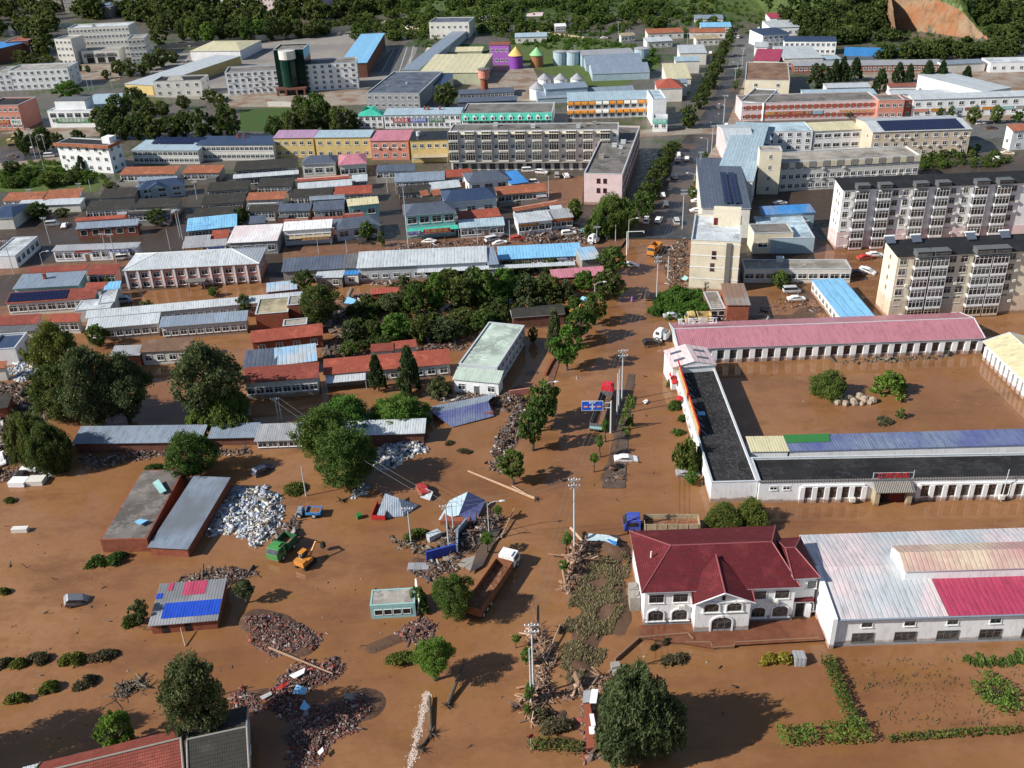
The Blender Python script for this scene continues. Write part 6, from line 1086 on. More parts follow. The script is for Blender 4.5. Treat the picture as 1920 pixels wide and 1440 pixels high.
for i, (x, yb, yt, w_, ld) in enumerate(((1134, 829, 784, 15, 0), (1124, 857, 814, 15, 0), (1114, 885, 846, 17, 0), (1060, 1038, 997, 21, .08), (1056, 1083, 1050, 20, .05), (914, 1040, 994, 24, 0), (935, 978, 946, 16, 0), (966, 1215, 1190, 17, .1), (986, 1246, 1212, 24, .1), (990, 1316, 1278, 20, .1), (987, 1340, 1318, 14, .1))):
    T(('young street tree on the flooded median, farthest of three', 'young street tree on the flooded median, middle of three', 'young street tree on the flooded median, nearest of three', 'young bright tree beside the tall utility pole', 'young bright tree below the one beside the pole', 'young tree beside the broken blue signboards', 'young tree behind the fallen blue tiled roof', 'tiny green tree left of the twin poles', 'small round tree left of the twin poles', 'small tree at the foot of the twin poles', 'lowest small tree below the twin poles')[i], x, yb, yt, w_, 'round', 'bright', lod='m', cz=.5 if i < 8 else .2, grp='young street trees', name='young_tree', lean=ld)
# grove in the middle: individual trees
GR = [(660, 640, 600, 50), (700, 635, 590, 48), (745, 640, 585, 60), (790, 640, 590, 56), (835, 640, 592, 62), (700, 592, 560, 46), (735, 585, 540, 50), (780, 590, 530, 56), (820, 580, 515, 60), (865, 575, 505, 58), (905, 570, 500, 56), (945, 565, 505, 56), (985, 560, 502, 54), (1025, 560, 508, 50), (1060, 560, 520, 44), (865, 615, 570, 54), (905, 620, 580, 46), (760, 560, 522, 46), (940, 600, 552, 50), (985, 590, 545, 40), (1080, 590, 548, 40), (655, 665, 640, 36), (725, 660, 632, 36), (1000, 640, 610, 26), (842, 535, 505, 44), (1095, 545, 505, 36), (1010, 585, 562, 34), (888, 540, 498, 40)]
DX = ('western', 'central', 'eastern'); DY = ('upper', 'middle', 'lower')
GL = ('dark grove tree just right of the broad tree by the blue tarpaulin', 'grove tree above the small red tiled roofs', 'dense grove tree at the lower middle of the grove', 'grove tree above the long bright red roof', 'grove tree left of the pale green flat roof', 'grove tree beside the fallen brick yard, upper left', 'small grove tree by the red sheet roof', 'tall grove tree below the light market hall', 'tall grove tree under the middle of the market hall', 'grove tree below the east half of the market hall', 'grove tree below the right end of the market hall', 'grove tree below the grey joint of the roofs', 'grove tree left of the low pink roof', 'grove tree in front of the low pink roof', 'grove tree hiding the right half of the pink roof', 'grove tree in the hollow above the pale green roof', 'grove tree directly above the pale green roof', 'dark grove tree next to the red sheet roof', 'grove tree above the white shed roof in the trees', 'grove tree over the dark tiled low house', 'grove tree by the yellow excavator', 'low bush tree near the rubble at the grove foot', 'bush tree between the two small red roofs', 'small tree beside the narrow juniper', 'topmost tree of the grove on the left', 'grove tree below the patched roof', 'small tree left of the narrow juniper top', 'dark tree at the top right of the grove')
for (x, yb, yt, w_), lab in zip(GR, GL): T(lab, x, yb + x % 7 - 3, yt + x * 7 % 19 - 7, w_ * (.72 + (x * 13 % 10) * .055), 'round', ('dark', 'mid', 'grey', 'dark', 'bright')[x // 5 % 5], lod='m', cz=.05, grp='trees of the grove')
# junipers on the school ground, right
for x, yb, yt, w_, lab in ((1532, 166, 116, 40, 'round topped dark tree, leftmost on the school ground'), (1564, 153, 110, 24, 'slim juniper behind the leftmost round tree'), (1578, 152, 106, 26, 'second slim juniper from the left on the school ground'), (1601, 153, 108, 30, 'third juniper from the left beside the brick row'), (1649, 172, 128, 30, 'egg shaped clipped juniper standing nearest'), (1683, 155, 117, 26, 'juniper right of the egg shaped one'), (1703, 156, 120, 20, 'small grey juniper right of the middle'), (1735, 167, 113, 32, 'broad tall juniper right of the middle'), (1761, 167, 114, 28, 'tall juniper beside the broad one'), (1808, 168, 124, 26, 'juniper at the white slanting hall')): T(lab, x, yb, yt, w_, 'cone' if w_ < 38 else 'round', 'jun', lod='m', cz=.03, grp='junipers on the school ground')
# trees along the dry part of the street
ST = [(1290, 240, 195, 34), (1312, 205, 170, 26), (1318, 188, 155, 26), (1330, 168, 132, 26), (1338, 150, 112, 26), (1347, 128, 92, 24), (1356, 108, 74, 22), (1364, 88, 60, 20), (1372, 72, 50, 16), (1252, 310, 268, 34), (1262, 285, 262, 26), (1238, 340, 292, 36), (1226, 365, 315, 36), (1212, 392, 335, 36), (1320, 300, 283, 12), (1304, 350, 330, 14), (1298, 375, 345, 16), (1378, 168, 148, 13), (1384, 146, 128, 12), (1822, 234, 195, 22), (1865, 232, 195, 22), (1782, 222, 198, 14), (1905, 230, 205, 18), (1760, 220, 200, 12), (1626, 212, 212 - 22, 10), (1590, 222, 205, 12)]
for i, (x, yb, yt, w_) in enumerate(ST):
    lab = ('dark street tree at the crossing by the turquoise sign', 'street tree just north of the crossing', 'street tree beside the red hipped roof', 'street tree beside the olive roof end', 'street tree beside the olive roof', 'street tree beside the pale blue roof', 'street tree beside the top grey roof', 'small street tree by the patched shed', 'farthest tree of the street row', 'dark street tree beside the end of the pink block', 'dark street tree nearest the crossing, south side', 'dark street tree in the shade of the pink block, upper', 'dark street tree in the shade of the pink block, middle', 'dark street tree in the shade of the pink block, lower', 'small sapling on the east pavement, top', 'small sapling on the east pavement, middle', 'small sapling on the east pavement beside the navy hall', 'sapling by the cream building pavement', 'sapling by the street near the brown roof', 'street tree in front of the white terrace, left', 'street tree in front of the white terrace, right', 'small tree before the white terrace signs', 'street tree at the right edge of the terrace', 'little tree left of the white terrace signs', 'little tree before the striped terrace', 'sapling before the striped terrace, left')[i]
    T(lab, x, yb, yt, w_, 'round', 'dark' if i < 14 else 'mid', lod='m' if w_ > 20 else 'f', cz=.06, grp='trees along the streets')
# park trees at the upper left and belts
rs = random.Random(5); PK = []
for x, yb, yt, w_ in ((200, 240, 195, 46), (225, 225, 175, 46), (255, 205, 158, 44), (278, 232, 180, 44), (205, 262, 215, 44), (232, 262, 212, 40), (262, 262, 210, 42), (290, 262, 215, 42), (325, 258, 212, 46), (350, 258, 205, 40), (380, 262, 200, 40), (408, 258, 210, 38), (430, 262, 192, 44), (305, 218, 188, 36), (345, 205, 175, 26), (395, 192, 166, 32), (418, 212, 175, 30), (520, 262, 212, 38), (548, 262, 205, 40), (580, 258, 200, 46), (610, 250, 180, 46), (640, 258, 195, 44), (662, 252, 205, 34), (595, 225, 168, 46), (565, 222, 176, 34), (48, 292, 240, 26), (86, 284, 232, 38), (112, 284, 246, 26), (60, 275, 250, 22), (150, 278, 238, 28), (24, 330, 300, 36), (55, 338, 312, 40), (95, 350, 318, 44), (140, 345, 318, 30), (30, 352, 330, 36), (205, 352, 340, 24), (1005 - 300, 262, 250, 8), (725, 238, 220, 12), (752, 240, 226, 10), (800, 238, 226, 10), (820, 236, 224, 8)): PK.append((x, yb, yt, w_))
RN = ('north', 'middle', 'south')
for i, (x, yb, yt, w_) in enumerate(PK):
    if x < 170: lm = 'garden tree at the left edge, ' + ('beside the west street' if yb < 300 else 'in the vegetable plot')
    elif x < 300: lm = 'park tree right of the white bank building'
    elif x < 445: lm = 'park tree in front of the white office complex'
    elif x < 670: lm = 'park tree between the lawn and the turquoise roof'
    else: lm = 'small tree before the pale blue roofed shop row'
    o = sorted([p for p in PK if (p[0] < 170) == (x < 170) and (170 <= p[0] < 300) == (170 <= x < 300) and (300 <= p[0] < 445) == (300 <= x < 445) and (445 <= p[0] < 670) == (445 <= x < 670) and ((p[1] < 300) == (yb < 300) or x >= 170)]); k = o.index((x, yb, yt, w_))
    on = ('first', 'second', 'third', 'fourth', 'fifth', 'sixth', 'seventh', 'eighth', 'ninth', 'tenth', 'eleventh', 'twelfth')[k]
    T(lm + ', ' + on + ' from the left', x, yb, yt, w_, 'round', ('dark', 'mid', 'dark', 'yellow')[(x * 7) % 4] if x < 170 or rs.random() < .3 else 'dark', lod='m', cz=.04, grp='park and garden trees')
BT = [(x, 78 - (x > 600) * 6, 34, 34) for x in range(345, 720, 24)]
for i, (x, yb, yt, w_) in enumerate(BT):
    yb += rs.randint(-4, 5) - (0 if x < 480 else 4) - max(0, (x - 560)) * .13; T('tree in the row behind the parking lot wall, number %s from its left end' % ('one two three four five six seven eight nine ten eleven twelve thirteen fourteen fifteen sixteen'.split()[i]), x, yb, yt + rs.randint(-8, 6), w_, 'round', ('dark', 'mid', 'bright', 'dark')[i % 4] if x < 520 else 'dark', lod='m', cz=.05, grp='tree row behind the parking lot')
for i, (x, yb, yt, w_) in enumerate(((42, 118, 92, 30), (66, 122, 98, 30), (92, 124, 100, 28), (226, 142, 110, 26), (246, 144, 112, 28), (268, 140, 118, 22), (282, 132, 98, 30), (305, 126, 88, 32), (324, 118, 92, 26), (150, 134, 120, 12), (166, 136, 122, 12), (200, 148, 128, 18))): T('tree beside the cream government building, %s counting from the left' % 'first second third seventh eighth ninth tenth eleventh twelfth fourth fifth sixth'.split()[i], x, yb, yt, w_, 'round', 'dark', lod='m', cz=.04, grp='trees round the government building')
# far woods: one mass of many crowns
def woods(name, label, n, region, col, hr=(4, 8), zfun=True, dens=None):
    base = []
    for s in range(3):
        me = crown('round', s, 'f', col); v = np.zeros(len(me.vertices) * 3, np.float32); me.vertices.foreach_get('co', v); t = np.zeros(len(me.polygons), np.float32); me.attributes['tone'].data.foreach_get('value', t); base.append((v.reshape(-1, 3), t))
    X, Y = region; k = len(X); Z = height(np.array(X, float), np.array(Y, float)); Vs, Ts = [], []; r2 = np.random.RandomState(3)
    for i in range(k):
        v, t = base[i % 3]; h_ = r2.uniform(*hr); r = h_ * r2.uniform(.38, .62); a = r2.rand() * 6.28; ca, sa = math.cos(a), math.sin(a)
        q = np.stack([(v[:, 0] * ca - v[:, 1] * sa) * r + X[i], (v[:, 0] * sa + v[:, 1] * ca) * r + Y[i], v[:, 2] * h_ + Z[i] - .4], 1); Vs.append(q); Ts.append(np.clip(t * .8 + r2.uniform(-.25, .3), 0, 1))
    V = np.concatenate(Vs); o = link(bpy.data.objects.new(name, np_mesh(name, V, np.arange(len(V)).reshape(-1, 4), fol(col), np.concatenate(Ts)))); tag(o, label, 'trees', kind='stuff'); return o
def scatter(n, poly_px, seed, z=0, keep=None, pts=None):
    poly = pts or pxs(poly_px, z); r2 = np.random.RandomState(seed); xs = [p[0] for p in poly]; ys = [p[1] for p in poly]; X = r2.uniform(min(xs), max(xs), n * 6); Y = r2.uniform(min(ys), max(ys), n * 6); k = inside(X, Y, poly)
    if keep is not None: k &= keep(X, Y)
    return X[k][:n], Y[k][:n]
woods('wood', 'dark wood around the government building at the top left', 700, scatter(900, [(62, 108), (62, 66), (-60, 70), (-60, -60), (800, -60), (800, 20), (700, 40), (560, 56), (470, 66), (345, 80), (292, 92), (290, 62), (262, 40), (120, 36), (98, 62), (96, 105)], 1), 'dark', (9, 15))
hill_keep = lambda X, Y: (fbm(X, Y, 60, 3, 21) > -.35) & (Y > 615) & (X < 128 + (Y - 600) * .2)
woods('hill_wood', 'wooded hillside at the top middle behind the farmhouses', 900, scatter(2600, None, 2, pts=[(-90, 600), (30, 600), (120, 600), (185, 700), (190, 1150), (-120, 1150)], keep=hill_keep), 'mid', (3.5, 7))
QX, QY = 276, 625
QB = lambda X: np.interp(X, [180, 222, 230, 262, 270, 400], [548, 556, 600, 548, 522, 500])
woods('hill_wood', 'wooded hillside around the orange quarry at the top right', 1200, scatter(2000, None, 4, pts=[(172, 535), (215, 500), (420, 480), (420, 760), (172, 800)], keep=lambda X, Y: (Y > QB(X) + np.where((X > 223) & (X < 266), 14, -6)) & (fbm(X, Y, 50, 3, 31) > -.9)), 'dark', (4.0, 8))
woods('scrub', 'bright scrub on the meadow under the quarry face', 300, scatter(260, None, 14, pts=[(195, 530), (228, 500), (290, 470), (262, 540), (229, 590)]), 'bright', (.8, 2.2))
woods('scrub', 'light green scrub on the open hill slopes', 500, scatter(1500, None, 7, pts=[(-60, 580), (170, 590), (190, 1000), (-60, 1000)], keep=lambda X, Y: fbm(X, Y, 60, 3, 21) < .1), 'bright', (1.5, 3))
woods('scrub', 'low scrub between the meadow and the silos', 300, scatter(260, [(905, 102), (960, 62), (1110, 74), (1225, 92), (1240, 120), (1225, 125), (1050, 96), (960, 84)], 8), 'bright', (1.2, 2.6))
woods('scrub', 'green garden strips between the village and the west street', 300, scatter(260, [(-20, 356), (-20, 330), (60, 306), (170, 305), (205, 345)], 9), 'bright', (1.0, 2.4))
woods('scrub', 'trees and scrub in front of the blue site fence', 60, scatter(70, [(1600, 112), (1900, 112), (1900, 92), (1740, 100)], 12), 'dark', (4, 8))
woods('scrub', 'bushes beside the peach office building', 60, scatter(60, [(1725, 318), (1725, 298), (1830, 282), (1900, 300), (1870, 318)], 13), 'mid', (1.5, 3))
woods('weeds', 'dark undergrowth between the trees of the grove', 300, scatter(420, [(640, 655), (655, 585), (740, 535), (840, 510), (1060, 500), (1090, 560), (1050, 600), (900, 622), (840, 645)], 15), 'dark', (1.2, 3.2))
woods('weeds', 'thick green weeds between the street and the brick hut', 200, scatter(230, [(1218, 592), (1225, 562), (1270, 545), (1330, 552), (1332, 588), (1280, 604)], 10), 'bright', (1.0, 2.2))
# quarry face: a real rock wall set in the hillside
def quarry():
    n, k = 60, 26; V = np.zeros((k, n, 3)); u = np.linspace(0, 1, n); r2 = np.random.RandomState(9)
    top = np.interp(u, [0, .1, .5, .8, 1], [14, 19, 19, 15, 5]); X0 = np.interp(u, [0, 1], [224, 265])
    for j in range(k):
        t = j / (k - 1); V[j] = np.stack([X0, QB(X0) - 3 + t * 9 + fbm(X0, t * top + X0 * 0, 12, 4, 4) * 1.4, t * top - 1 + fbm(X0 * 2, X0 * 0 + 3, 20, 3, 5) * 1.5 * t], 1)
    i = np.arange(k - 1)[:, None] * n + np.arange(n - 1)[None]; Fq = np.stack([i, i + 1, i + n + 1, i + n], 2).reshape(-1, 4)
    b = NB('quarry_rock'); n1 = b.noise(.10, 5, .6); n2 = b.noise(.5, 6, .7, sc3=(1, 1, .35)); x = b.mix(b.ramp(n1, .42, .6), (.29, .13, .06), (.27, .19, .12)); x = b.mix(b.ramp(n2, .48, .75), x, (.16, .085, .05)); b.bump(n2, .8, .8)
    me = np_mesh('quarry_face', V.reshape(-1, 3), Fq, b.out(x, .95)); tag(link(bpy.data.objects.new('quarry_face', me)), kind='structure')
quarry()
# ------------------------------------------------------------------ vehicles
RUB = lambda: paint((.02, .02, .02), .8)
def wheel_mesh():
    if 'wheel' in CR: return CR['wheel']
    m = MB(); m.tube((0, -.11, 0), (0, .11, 0), .33, n=14); m.tube((0, -.125, 0), (0, .125, 0), .19, n=10, m=1); CR['wheel'] = m.mesh('wheel', [RUB(), paint('lgrey', .3)]); return CR['wheel']
def loft(sec, mi=0, m=None):       # sections: (x, half width, z0, z1)
    m = m or MB()
    for (x0, w0, a0, b0), (x1, w1, a1, b1) in zip(sec[:-1], sec[1:]):
        m.hexa([(x0, -w0, a0), (x1, -w1, a1), (x1, w1, a1), (x0, w0, a0), (x0, -w0 * .93, b0), (x1, -w1 * .93, b1), (x1, w1 * .93, b1), (x0, w0 * .93, b0)], mi)
    return m
CARS = {}
def car_parts(kind):
    if kind in CARS: return CARS[kind]
    if kind == 'sedan': b = [(-2.3, .8, .35, .85), (-2.1, .88, .25, .98), (-.9, .9, .22, 1.0), (.9, .9, .22, .98), (2.0, .86, .25, .85), (2.28, .72, .35, .7)]; c = [(-1.75, .72, .97, 1.0), (-.95, .76, .97, 1.4), (.3, .76, .97, 1.43), (1.15, .74, .97, 1.0)]; wx = 1.38
    elif kind == 'van': b = [(-2.2, .82, .35, 1.1), (-2.1, .86, .25, 1.2), (1.5, .86, .25, 1.15), (2.1, .84, .28, .95), (2.25, .75, .35, .75)]; c = [(-2.1, .8, 1.19, 1.8), (-2.0, .82, 1.19, 1.92), (1.0, .8, 1.14, 1.92), (1.75, .78, 1.05, 1.1)]; wx = 1.4
    else: b = [(-2.25, .84, .4, 1.05), (-2.15, .92, .3, 1.12), (.9, .93, .28, 1.1), (2.05, .9, .3, 1.0), (2.3, .78, .4, .8)]; c = [(-2.15, .78, 1.1, 1.35), (-1.9, .8, 1.1, 1.68), (.25, .8, 1.09, 1.7), (1.15, .78, 1.08, 1.12)]; wx = 1.4
    body = loft(b); body = loft([(x, w_ * .9, z1 - .06 if i in (0, len(c) - 1) else z1 - .1, z1) for i, (x, w_, z0, z1) in enumerate(c)], 0, body); gl = loft([(x, w_, z0, max(z0 + .01, z1 - .07)) for x, w_, z0, z1 in c])
    CARS[kind] = (body, gl, wx); return CARS[kind]
CM = {}
def car(label, x, y, ang, kind='sedan', col='white', tilt=0, grp=None, z=0.0, sub=True):
    """ang: degrees, 0 = nose to the right, 90 = nose away from the camera"""
    c = U(x, y); e = empty('car' if kind != 'van' else 'van', (c.x, c.y, z - .05), R(ang), label, 'car' if kind != 'van' else 'van', grp)
    if tilt: e.rotation_euler = (R(tilt * .6), R(tilt), R(ang))
    body, gl, wx = car_parts(kind); k = (kind, col)
    if k not in CM: CM[k] = (body.mesh('body', [carpaint(col)]), gl.mesh('windows', [glass()]))
    inst(CM[k][0], 'body', (0, 0, 0), parent=e); inst(CM[k][1], 'windows', (0, 0, 0), parent=e)
    for sx in (-wx, wx):
        for sy in (-.8, .8): inst(wheel_mesh(), 'wheel', (sx, sy, .33), parent=e)
    return e
for a in (('white sedan driven onto the kerb before the diner', 806, 456, -20, 'sedan', 'white', -6), ('black car beside the bungalow on the mud street', 686, 459, 0, 'sedan', 'black'), ('white van by the white shop, left of the pile up', 923, 453, 25, 'van', 'white'), ('dark car pushed against the white van', 944, 446, 40, 'sedan', 'dgrey', 8), ('white car half buried below the dark one', 938, 459, 10, 'sedan', 'white', -6),
 ('red car at the left end of the muddy forecourt', 970, 450, 5, 'sedan', 'shopred', 5), ('white hatchback on the muddy forecourt', 1067, 441, 8, 'suv', 'white'), ('bright cyan car stuck in the rubble', 1100, 434, -30, 'sedan', (.05, .45, .6), -5, None, -.4), ('dark wrecked car lying below the white hatchback', 1040, 451, 20, 'sedan', 'black', 12),
 ('white car on the crossing, right behind the yellow truck', 1183, 498, -12, 'sedan', 'white', 3, None, -.4), ('silver car nosed into the kerb by the street lamp', 1142, 545, 65, 'sedan', 'lgrey', 8), ('dark car behind the silver one at the kerb', 1157, 535, 70, 'sedan', 'black', 4), ('dark car stuck by the weeds on the right of the road', 1214, 558, 90, 'suv', 'black'),
 ('silver sedan in front of the green weeds', 1261, 596, 0, 'sedan', 'lgrey'), ('black pickup like car at the corner of the courtyard', 1222, 648, 10, 'suv', 'black', 5), ('silver minivan parked behind the white sedan', 1484, 549, 0, 'van', 'lgrey'), ('white sedan alone on the mud before the blue shed', 1493, 564, 0, 'sedan', 'white'),
 ('grey car drowned against the white west wing', 1290, 889, 0, 'sedan', 'grey', 4, None, -.4), ('red sedan between the apartment blocks', 1622, 486, 10, 'sedan', 'shopred'), ('white sedan beside the red one by the apartments', 1640, 481, -5, 'sedan', 'white'), ('dark blue car under the white floating one', 1606, 515, 5, 'sedan', 'navy'), ('white car lying tilted on the dark blue one', 1626, 511, -40, 'sedan', 'white', 10),
 ('white car cut by the left edge near the debris', 3, 865, -60, 'sedan', 'white', 5), ('black car floating beside the white containers', 44, 893, 0, 'sedan', 'black', 4, None, -.4), ('silver wreck lying on its side in the open water', 146, 1128, 28, 'suv', 'grey', 24, None, -.4), ('white van in the village court at the left', 100, 424, 10, 'van', 'lgrey'), ('small white car beside the grey village van', 122, 426, 100, 'sedan', 'white'), ('white minibus by the pink school', 233, 487, 10, 'van', 'white'),
 ('small pale van behind the pink school yard', 232, 568, 10, 'van', 'paleblue'), ('white floating car on the median', 1174, 862, 0, 'sedan', 'white', 4, None, -.4), ('navy car with a crushed roof among branches', 492, 884, 50, 'suv', 'navy', 8, None, -.4),
 ('white van parked nearest the willow on the street', 1212, 418, 75, 'van', 'white'), ('white car beside the parked van on the street', 1235, 416, 70, 'suv', 'white'), ('silver van on the right kerb of the street', 1268, 420, 88, 'van', 'lgrey'), ('white car alone in the middle of the wet street', 1248, 384, 85, 'sedan', 'white'), ('white car higher up in the middle of the street', 1242, 368, 85, 'sedan', 'white'),
 ('white car parked at the east pavement, lowest of three', 1307, 398, 5, 'sedan', 'white'), ('white car parked at the east pavement, middle of three', 1309, 380, 5, 'sedan', 'white'), ('silver car parked at the east pavement, top of three', 1308, 367, 5, 'suv', 'lgrey'), ('red truck cab like car on the east pavement', 1316, 354, 5, 'suv', 'shopred'),
 ('white car nearest the crossing beside the dark trees', 1271, 302, 80, 'suv', 'white'), ('second white car south of the crossing', 1288, 300, 80, 'sedan', 'white'), ('white parked car below the second one', 1272, 292, 80, 'sedan', 'white'), ('silver car in the shade of the street trees', 1266, 334, 80, 'suv', 'lgrey'), ('dark car in the shade beside the silver one', 1252, 338, 80, 'sedan', 'dgrey'), ('white car leaving the crossing northward', 1362, 237, 70, 'sedan', 'white'),
 ('dark car at the east kerb north of the crossing', 1347, 203, 75, 'suv', 'dgrey'), ('grey car driving between the street trees', 1338, 162, 78, 'sedan', 'grey'), ('white car parked by the street row', 1332, 101, 80, 'sedan', 'white'), ('white truck like van by the red roofed shed', 1383, 72, 80, 'van', 'white'), ('white car near the top of the street', 1402, 24, 80, 'sedan', 'white'), ('silver car parked near the top of the street, right', 1424, 55, 60, 'suv', 'lgrey'), ('white car parked by the red roofed shed', 1416, 82, 30, 'sedan', 'white'), ('white car parked by the white cottage at the top', 1425, 48, 30, 'sedan', 'white'),
 ('white car before the yellow forecourt apartments, left', 990, 323, 0, 'van', 'white'), ('white car before the shops, right of the van', 1016, 326, -20, 'suv', 'white'), ('grey truck like van before the shops', 1044, 333, 90, 'van', 'grey'), ('white hatchback before the shops, rightmost', 1061, 333, 100, 'suv', 'white'), ('white bus like van behind the orange roof', 1000, 346, 5, 'van', 'white'),
 ('white car on the shaded east street', 1838, 234, 5, 'suv', 'white'), ('black car on the east street', 1858, 243, 5, 'sedan', 'black'), ('white van in the yard at the right edge', 1869, 304, 85, 'van', 'white'), ('beige taxi beside the white yard van', 1889, 290, -20, 'sedan', 'cream'), ('white car on the west street at the left', 52, 280, 5, 'sedan', 'white'), ('white van on the west pavement', 94, 295, 5, 'van', 'white'), ('dark car on the west street', 24, 296, 5, 'sedan', 'dgrey'),
 ('white car in the park beside the bank trees', 328, 222, 0, 'sedan', 'white'), ('dark car behind the park trees', 345, 210, 0, 'sedan', 'dgrey'), ('white van on the parking lot', 410, 116, 0, 'van', 'white'), ('white car on the parking lot edge', 378, 106, 0, 'sedan', 'white'), ('white truck like van at the back of the parking lot', 472, 87, 0, 'van', 'white'), ('small white car at the slanting sheds', 348, 136, 80, 'sedan', 'white'), ('white car before the lot canopy', 352, 88, 0, 'sedan', 'white'),
 ('white car at the meadow path', 1133, 73, 0, 'sedan', 'white'), ('white car under the shed by the blue workshop', 1463, 384, 10, 'sedan', 'white'), ('white car behind the school block', 1424, 450, 60, 'sedan', 'white')):
    car(*a)
def truck(label, xr, yr, xf, yf, cabc, bedc, cablen=2.2, w_=2.5, bed_h=1.5, floor='rust', gap=.6, cabh=2.6, z=0, cat='truck', sign_=None):
    a, b_ = U(xr, yr), U(xf, yf); d = b_ - a; L = d.length; e = empty('truck', (a.x, a.y, z), math.atan2(d.y, d.x), label, cat); h = w_ / 2; bl_ = L - cablen - gap
    m = MB(); m.box(0, -h, .75, bl_, h, .95); m.box(0, -h, .951, bl_, -h + .1, .95 + bed_h); m.box(0, h - .1, .951, bl_, h, .95 + bed_h); m.box(0, -h + .1, .951, .1, h - .1, .95 + bed_h); m.box(bl_ - .1, -h + .1, .951, bl_, h - .1, .95 + bed_h + .2)
    n = int(bl_ / 1.4)
    for q in range(n): x = .3 + q * (bl_ - .6) / max(1, n - 1); m.box(x, -h - .06, .8, x + .1, -h - .001, .95 + bed_h); m.box(x, h + .001, .8, x + .1, h + .06, .95 + bed_h)
    bd = m.build('bed', paint(bedc, .7, nz=.4), e); m = MB(); m.box(.11, -h + .11, .952, bl_ - .11, h - .11, 1.02 + bed_h * .12); m.build('bed_floor', flat('rust', 'tan') if floor == 'rust' else brickwall('brickd'), e)
    if sign_: m = MB(); m.box(-.04, -h, .95, -.001, h, 1.5); m.build('tailgate', paint(sign_), e)
    m = MB(); m.box(0, -.45, .5, L - .2, .45, .74); m.build('chassis', RUB(), e)
    m = MB(); x0 = L - cablen; loft([(x0, h * .96, .5, cabh), (x0 + cablen * .75, h * .96, .5, cabh), (L, h * .9, .5, cabh * .62)], 0, m); m.box(x0 + .1, -h * .6, cabh + .001, x0 + cablen * .5, h * .6, cabh + .25); cb = m.build('cab', carpaint(cabc), e)
    m = MB(); m.quad((L - cablen * .22, -h * .8, cabh * .95), (L - .05, -h * .78, cabh * .67), (L - .05, h * .78, cabh * .67), (L - cablen * .22, h * .8, cabh * .95)); m.v = [(x + .06, y, z_ + .03) for x, y, z_ in m.v]
    for s in (-1, 1): m.box(x0 + .5, s * h * .965 if s > 0 else -h * .965 - .03, cabh * .6, x0 + cablen * .7, s * h * .965 + .03 if s > 0 else -h * .965, cabh * .88)
    m.build('windscreen', glass(), cb)
    for x in ([.9, 2.2] if L > 7 else [1.2]) + [L - cablen * .55] + ([3.5] if L > 12 else []):
        for s in (-1, 1): w2 = inst(wheel_mesh(), 'wheel', (x, s * (h - .15), .5), parent=e); w2.scale = (1.5, 1.6, 1.5)
    return e
truck('white cabbed truck with a long rusty open trailer', 886, 1160, 962, 1048, 'white', 'rust', w_=2.9, bed_h=1.3, cablen=2.6)
truck('red cabbed truck with a dark open bed behind the road sign', 1117, 812, 1142, 736, (.60, .015, .04), 'dgrey', bed_h=1.2, sign_='teal', cablen=3.0, cabh=3.1)
truck('blue and white truck lying behind the villa roof with a long bent bed', 1310, 992, 1168, 992, 'shopbl', 'tan', w_=2.8, bed_h=1.1, cablen=2.8)
truck('green dump truck stranded beside the heap of white bags', 548, 1018, 512, 1056, (.05, .25, .07), (.03, .12, .05), bed_h=1.2, cablen=2.2, sign_=None)
truck('yellow tipper truck at the flooded crossing', 1234, 466, 1219, 482, 'shopor', 'shopor', w_=2.4, cablen=2.0, bed_h=1.2)
truck('yellow dump truck parked beyond the pink roof', 1332, 604, 1284, 606, 'yellow', 'yellow', w_=2.5, cablen=2.2, bed_h=1.4)
truck('white truck by the rubble of the blue shop row', 1120, 458, 1105, 455, 'white', 'white', w_=2.2, cablen=1.8, bed_h=.8); truck('blue truck on the upper street', 1388, 28, 1392, 18, 'shopbl', 'blue', w_=2.4, cablen=2.0, bed_h=1.8)
truck('blue flatbed wreck floating in the flooded yard', 604, 966, 556, 966, 'bluegrey', 'blue', w_=2.0, cablen=1.3, bed_h=.3, cabh=1.3); truck('white box van like truck cab beside the black car at the courtyard corner', 1252, 640, 1228, 634, 'white', 'lgrey', w_=2.2, cablen=2.0, bed_h=1.4)
def digger(label, x, y, ang, s=1.0, col='shopor'):
    c = U(x, y); e = empty('excavator', (c.x, c.y, 0), R(ang), label, 'excavator'); e.scale = (s, s, s); m = MB()
    for q in (-1.1, 1.1): m.box(-1.8, q - .3, 0, 1.8, q + .3, .8)
    m.build('tracks', RUB(), e); m = MB(); m.box(-2.0, -1.2, .85, 1.0, 1.2, 1.7); m.box(-2.1, -1.2, 1.701, -.9, 1.2, 2.1); m.build('body', carpaint(col), e); m = MB(); m.box(-.5, .2, 1.702, 1.0, 1.2, 2.9); m.box(-.6, .15, 2.901, 1.1, 1.25, 3.0, 1); m.build('cab', [glass(), paint(col, .4)], e)
    m = MB(); m.tube((1.0, -.4, 1.4), (3.2, -.4, 3.6), .25, .2, 6); m.tube((3.2, -.4, 3.6), (5.2, -.4, 2.0), .2, .15, 6); m.build('arm', paint(col, .4), e); m = MB(); m.hexa([(4.7, -.8, .8), (5.6, -.8, .9), (5.6, 0, .9), (4.7, 0, .8), (4.8, -.8, 1.9), (5.5, -.8, 2.1), (5.5, 0, 2.1), (4.8, 0, 1.9)]); m.build('bucket', RUB(), e); return e
digger('orange excavator among the trees beside the road', 1076, 602, 60, .9); digger('yellow loader on the west street', 28, 272, 10, 1.2, 'yellow'); digger('orange crane machine tilted beside the green dump truck', 574, 1058, 60, .8)
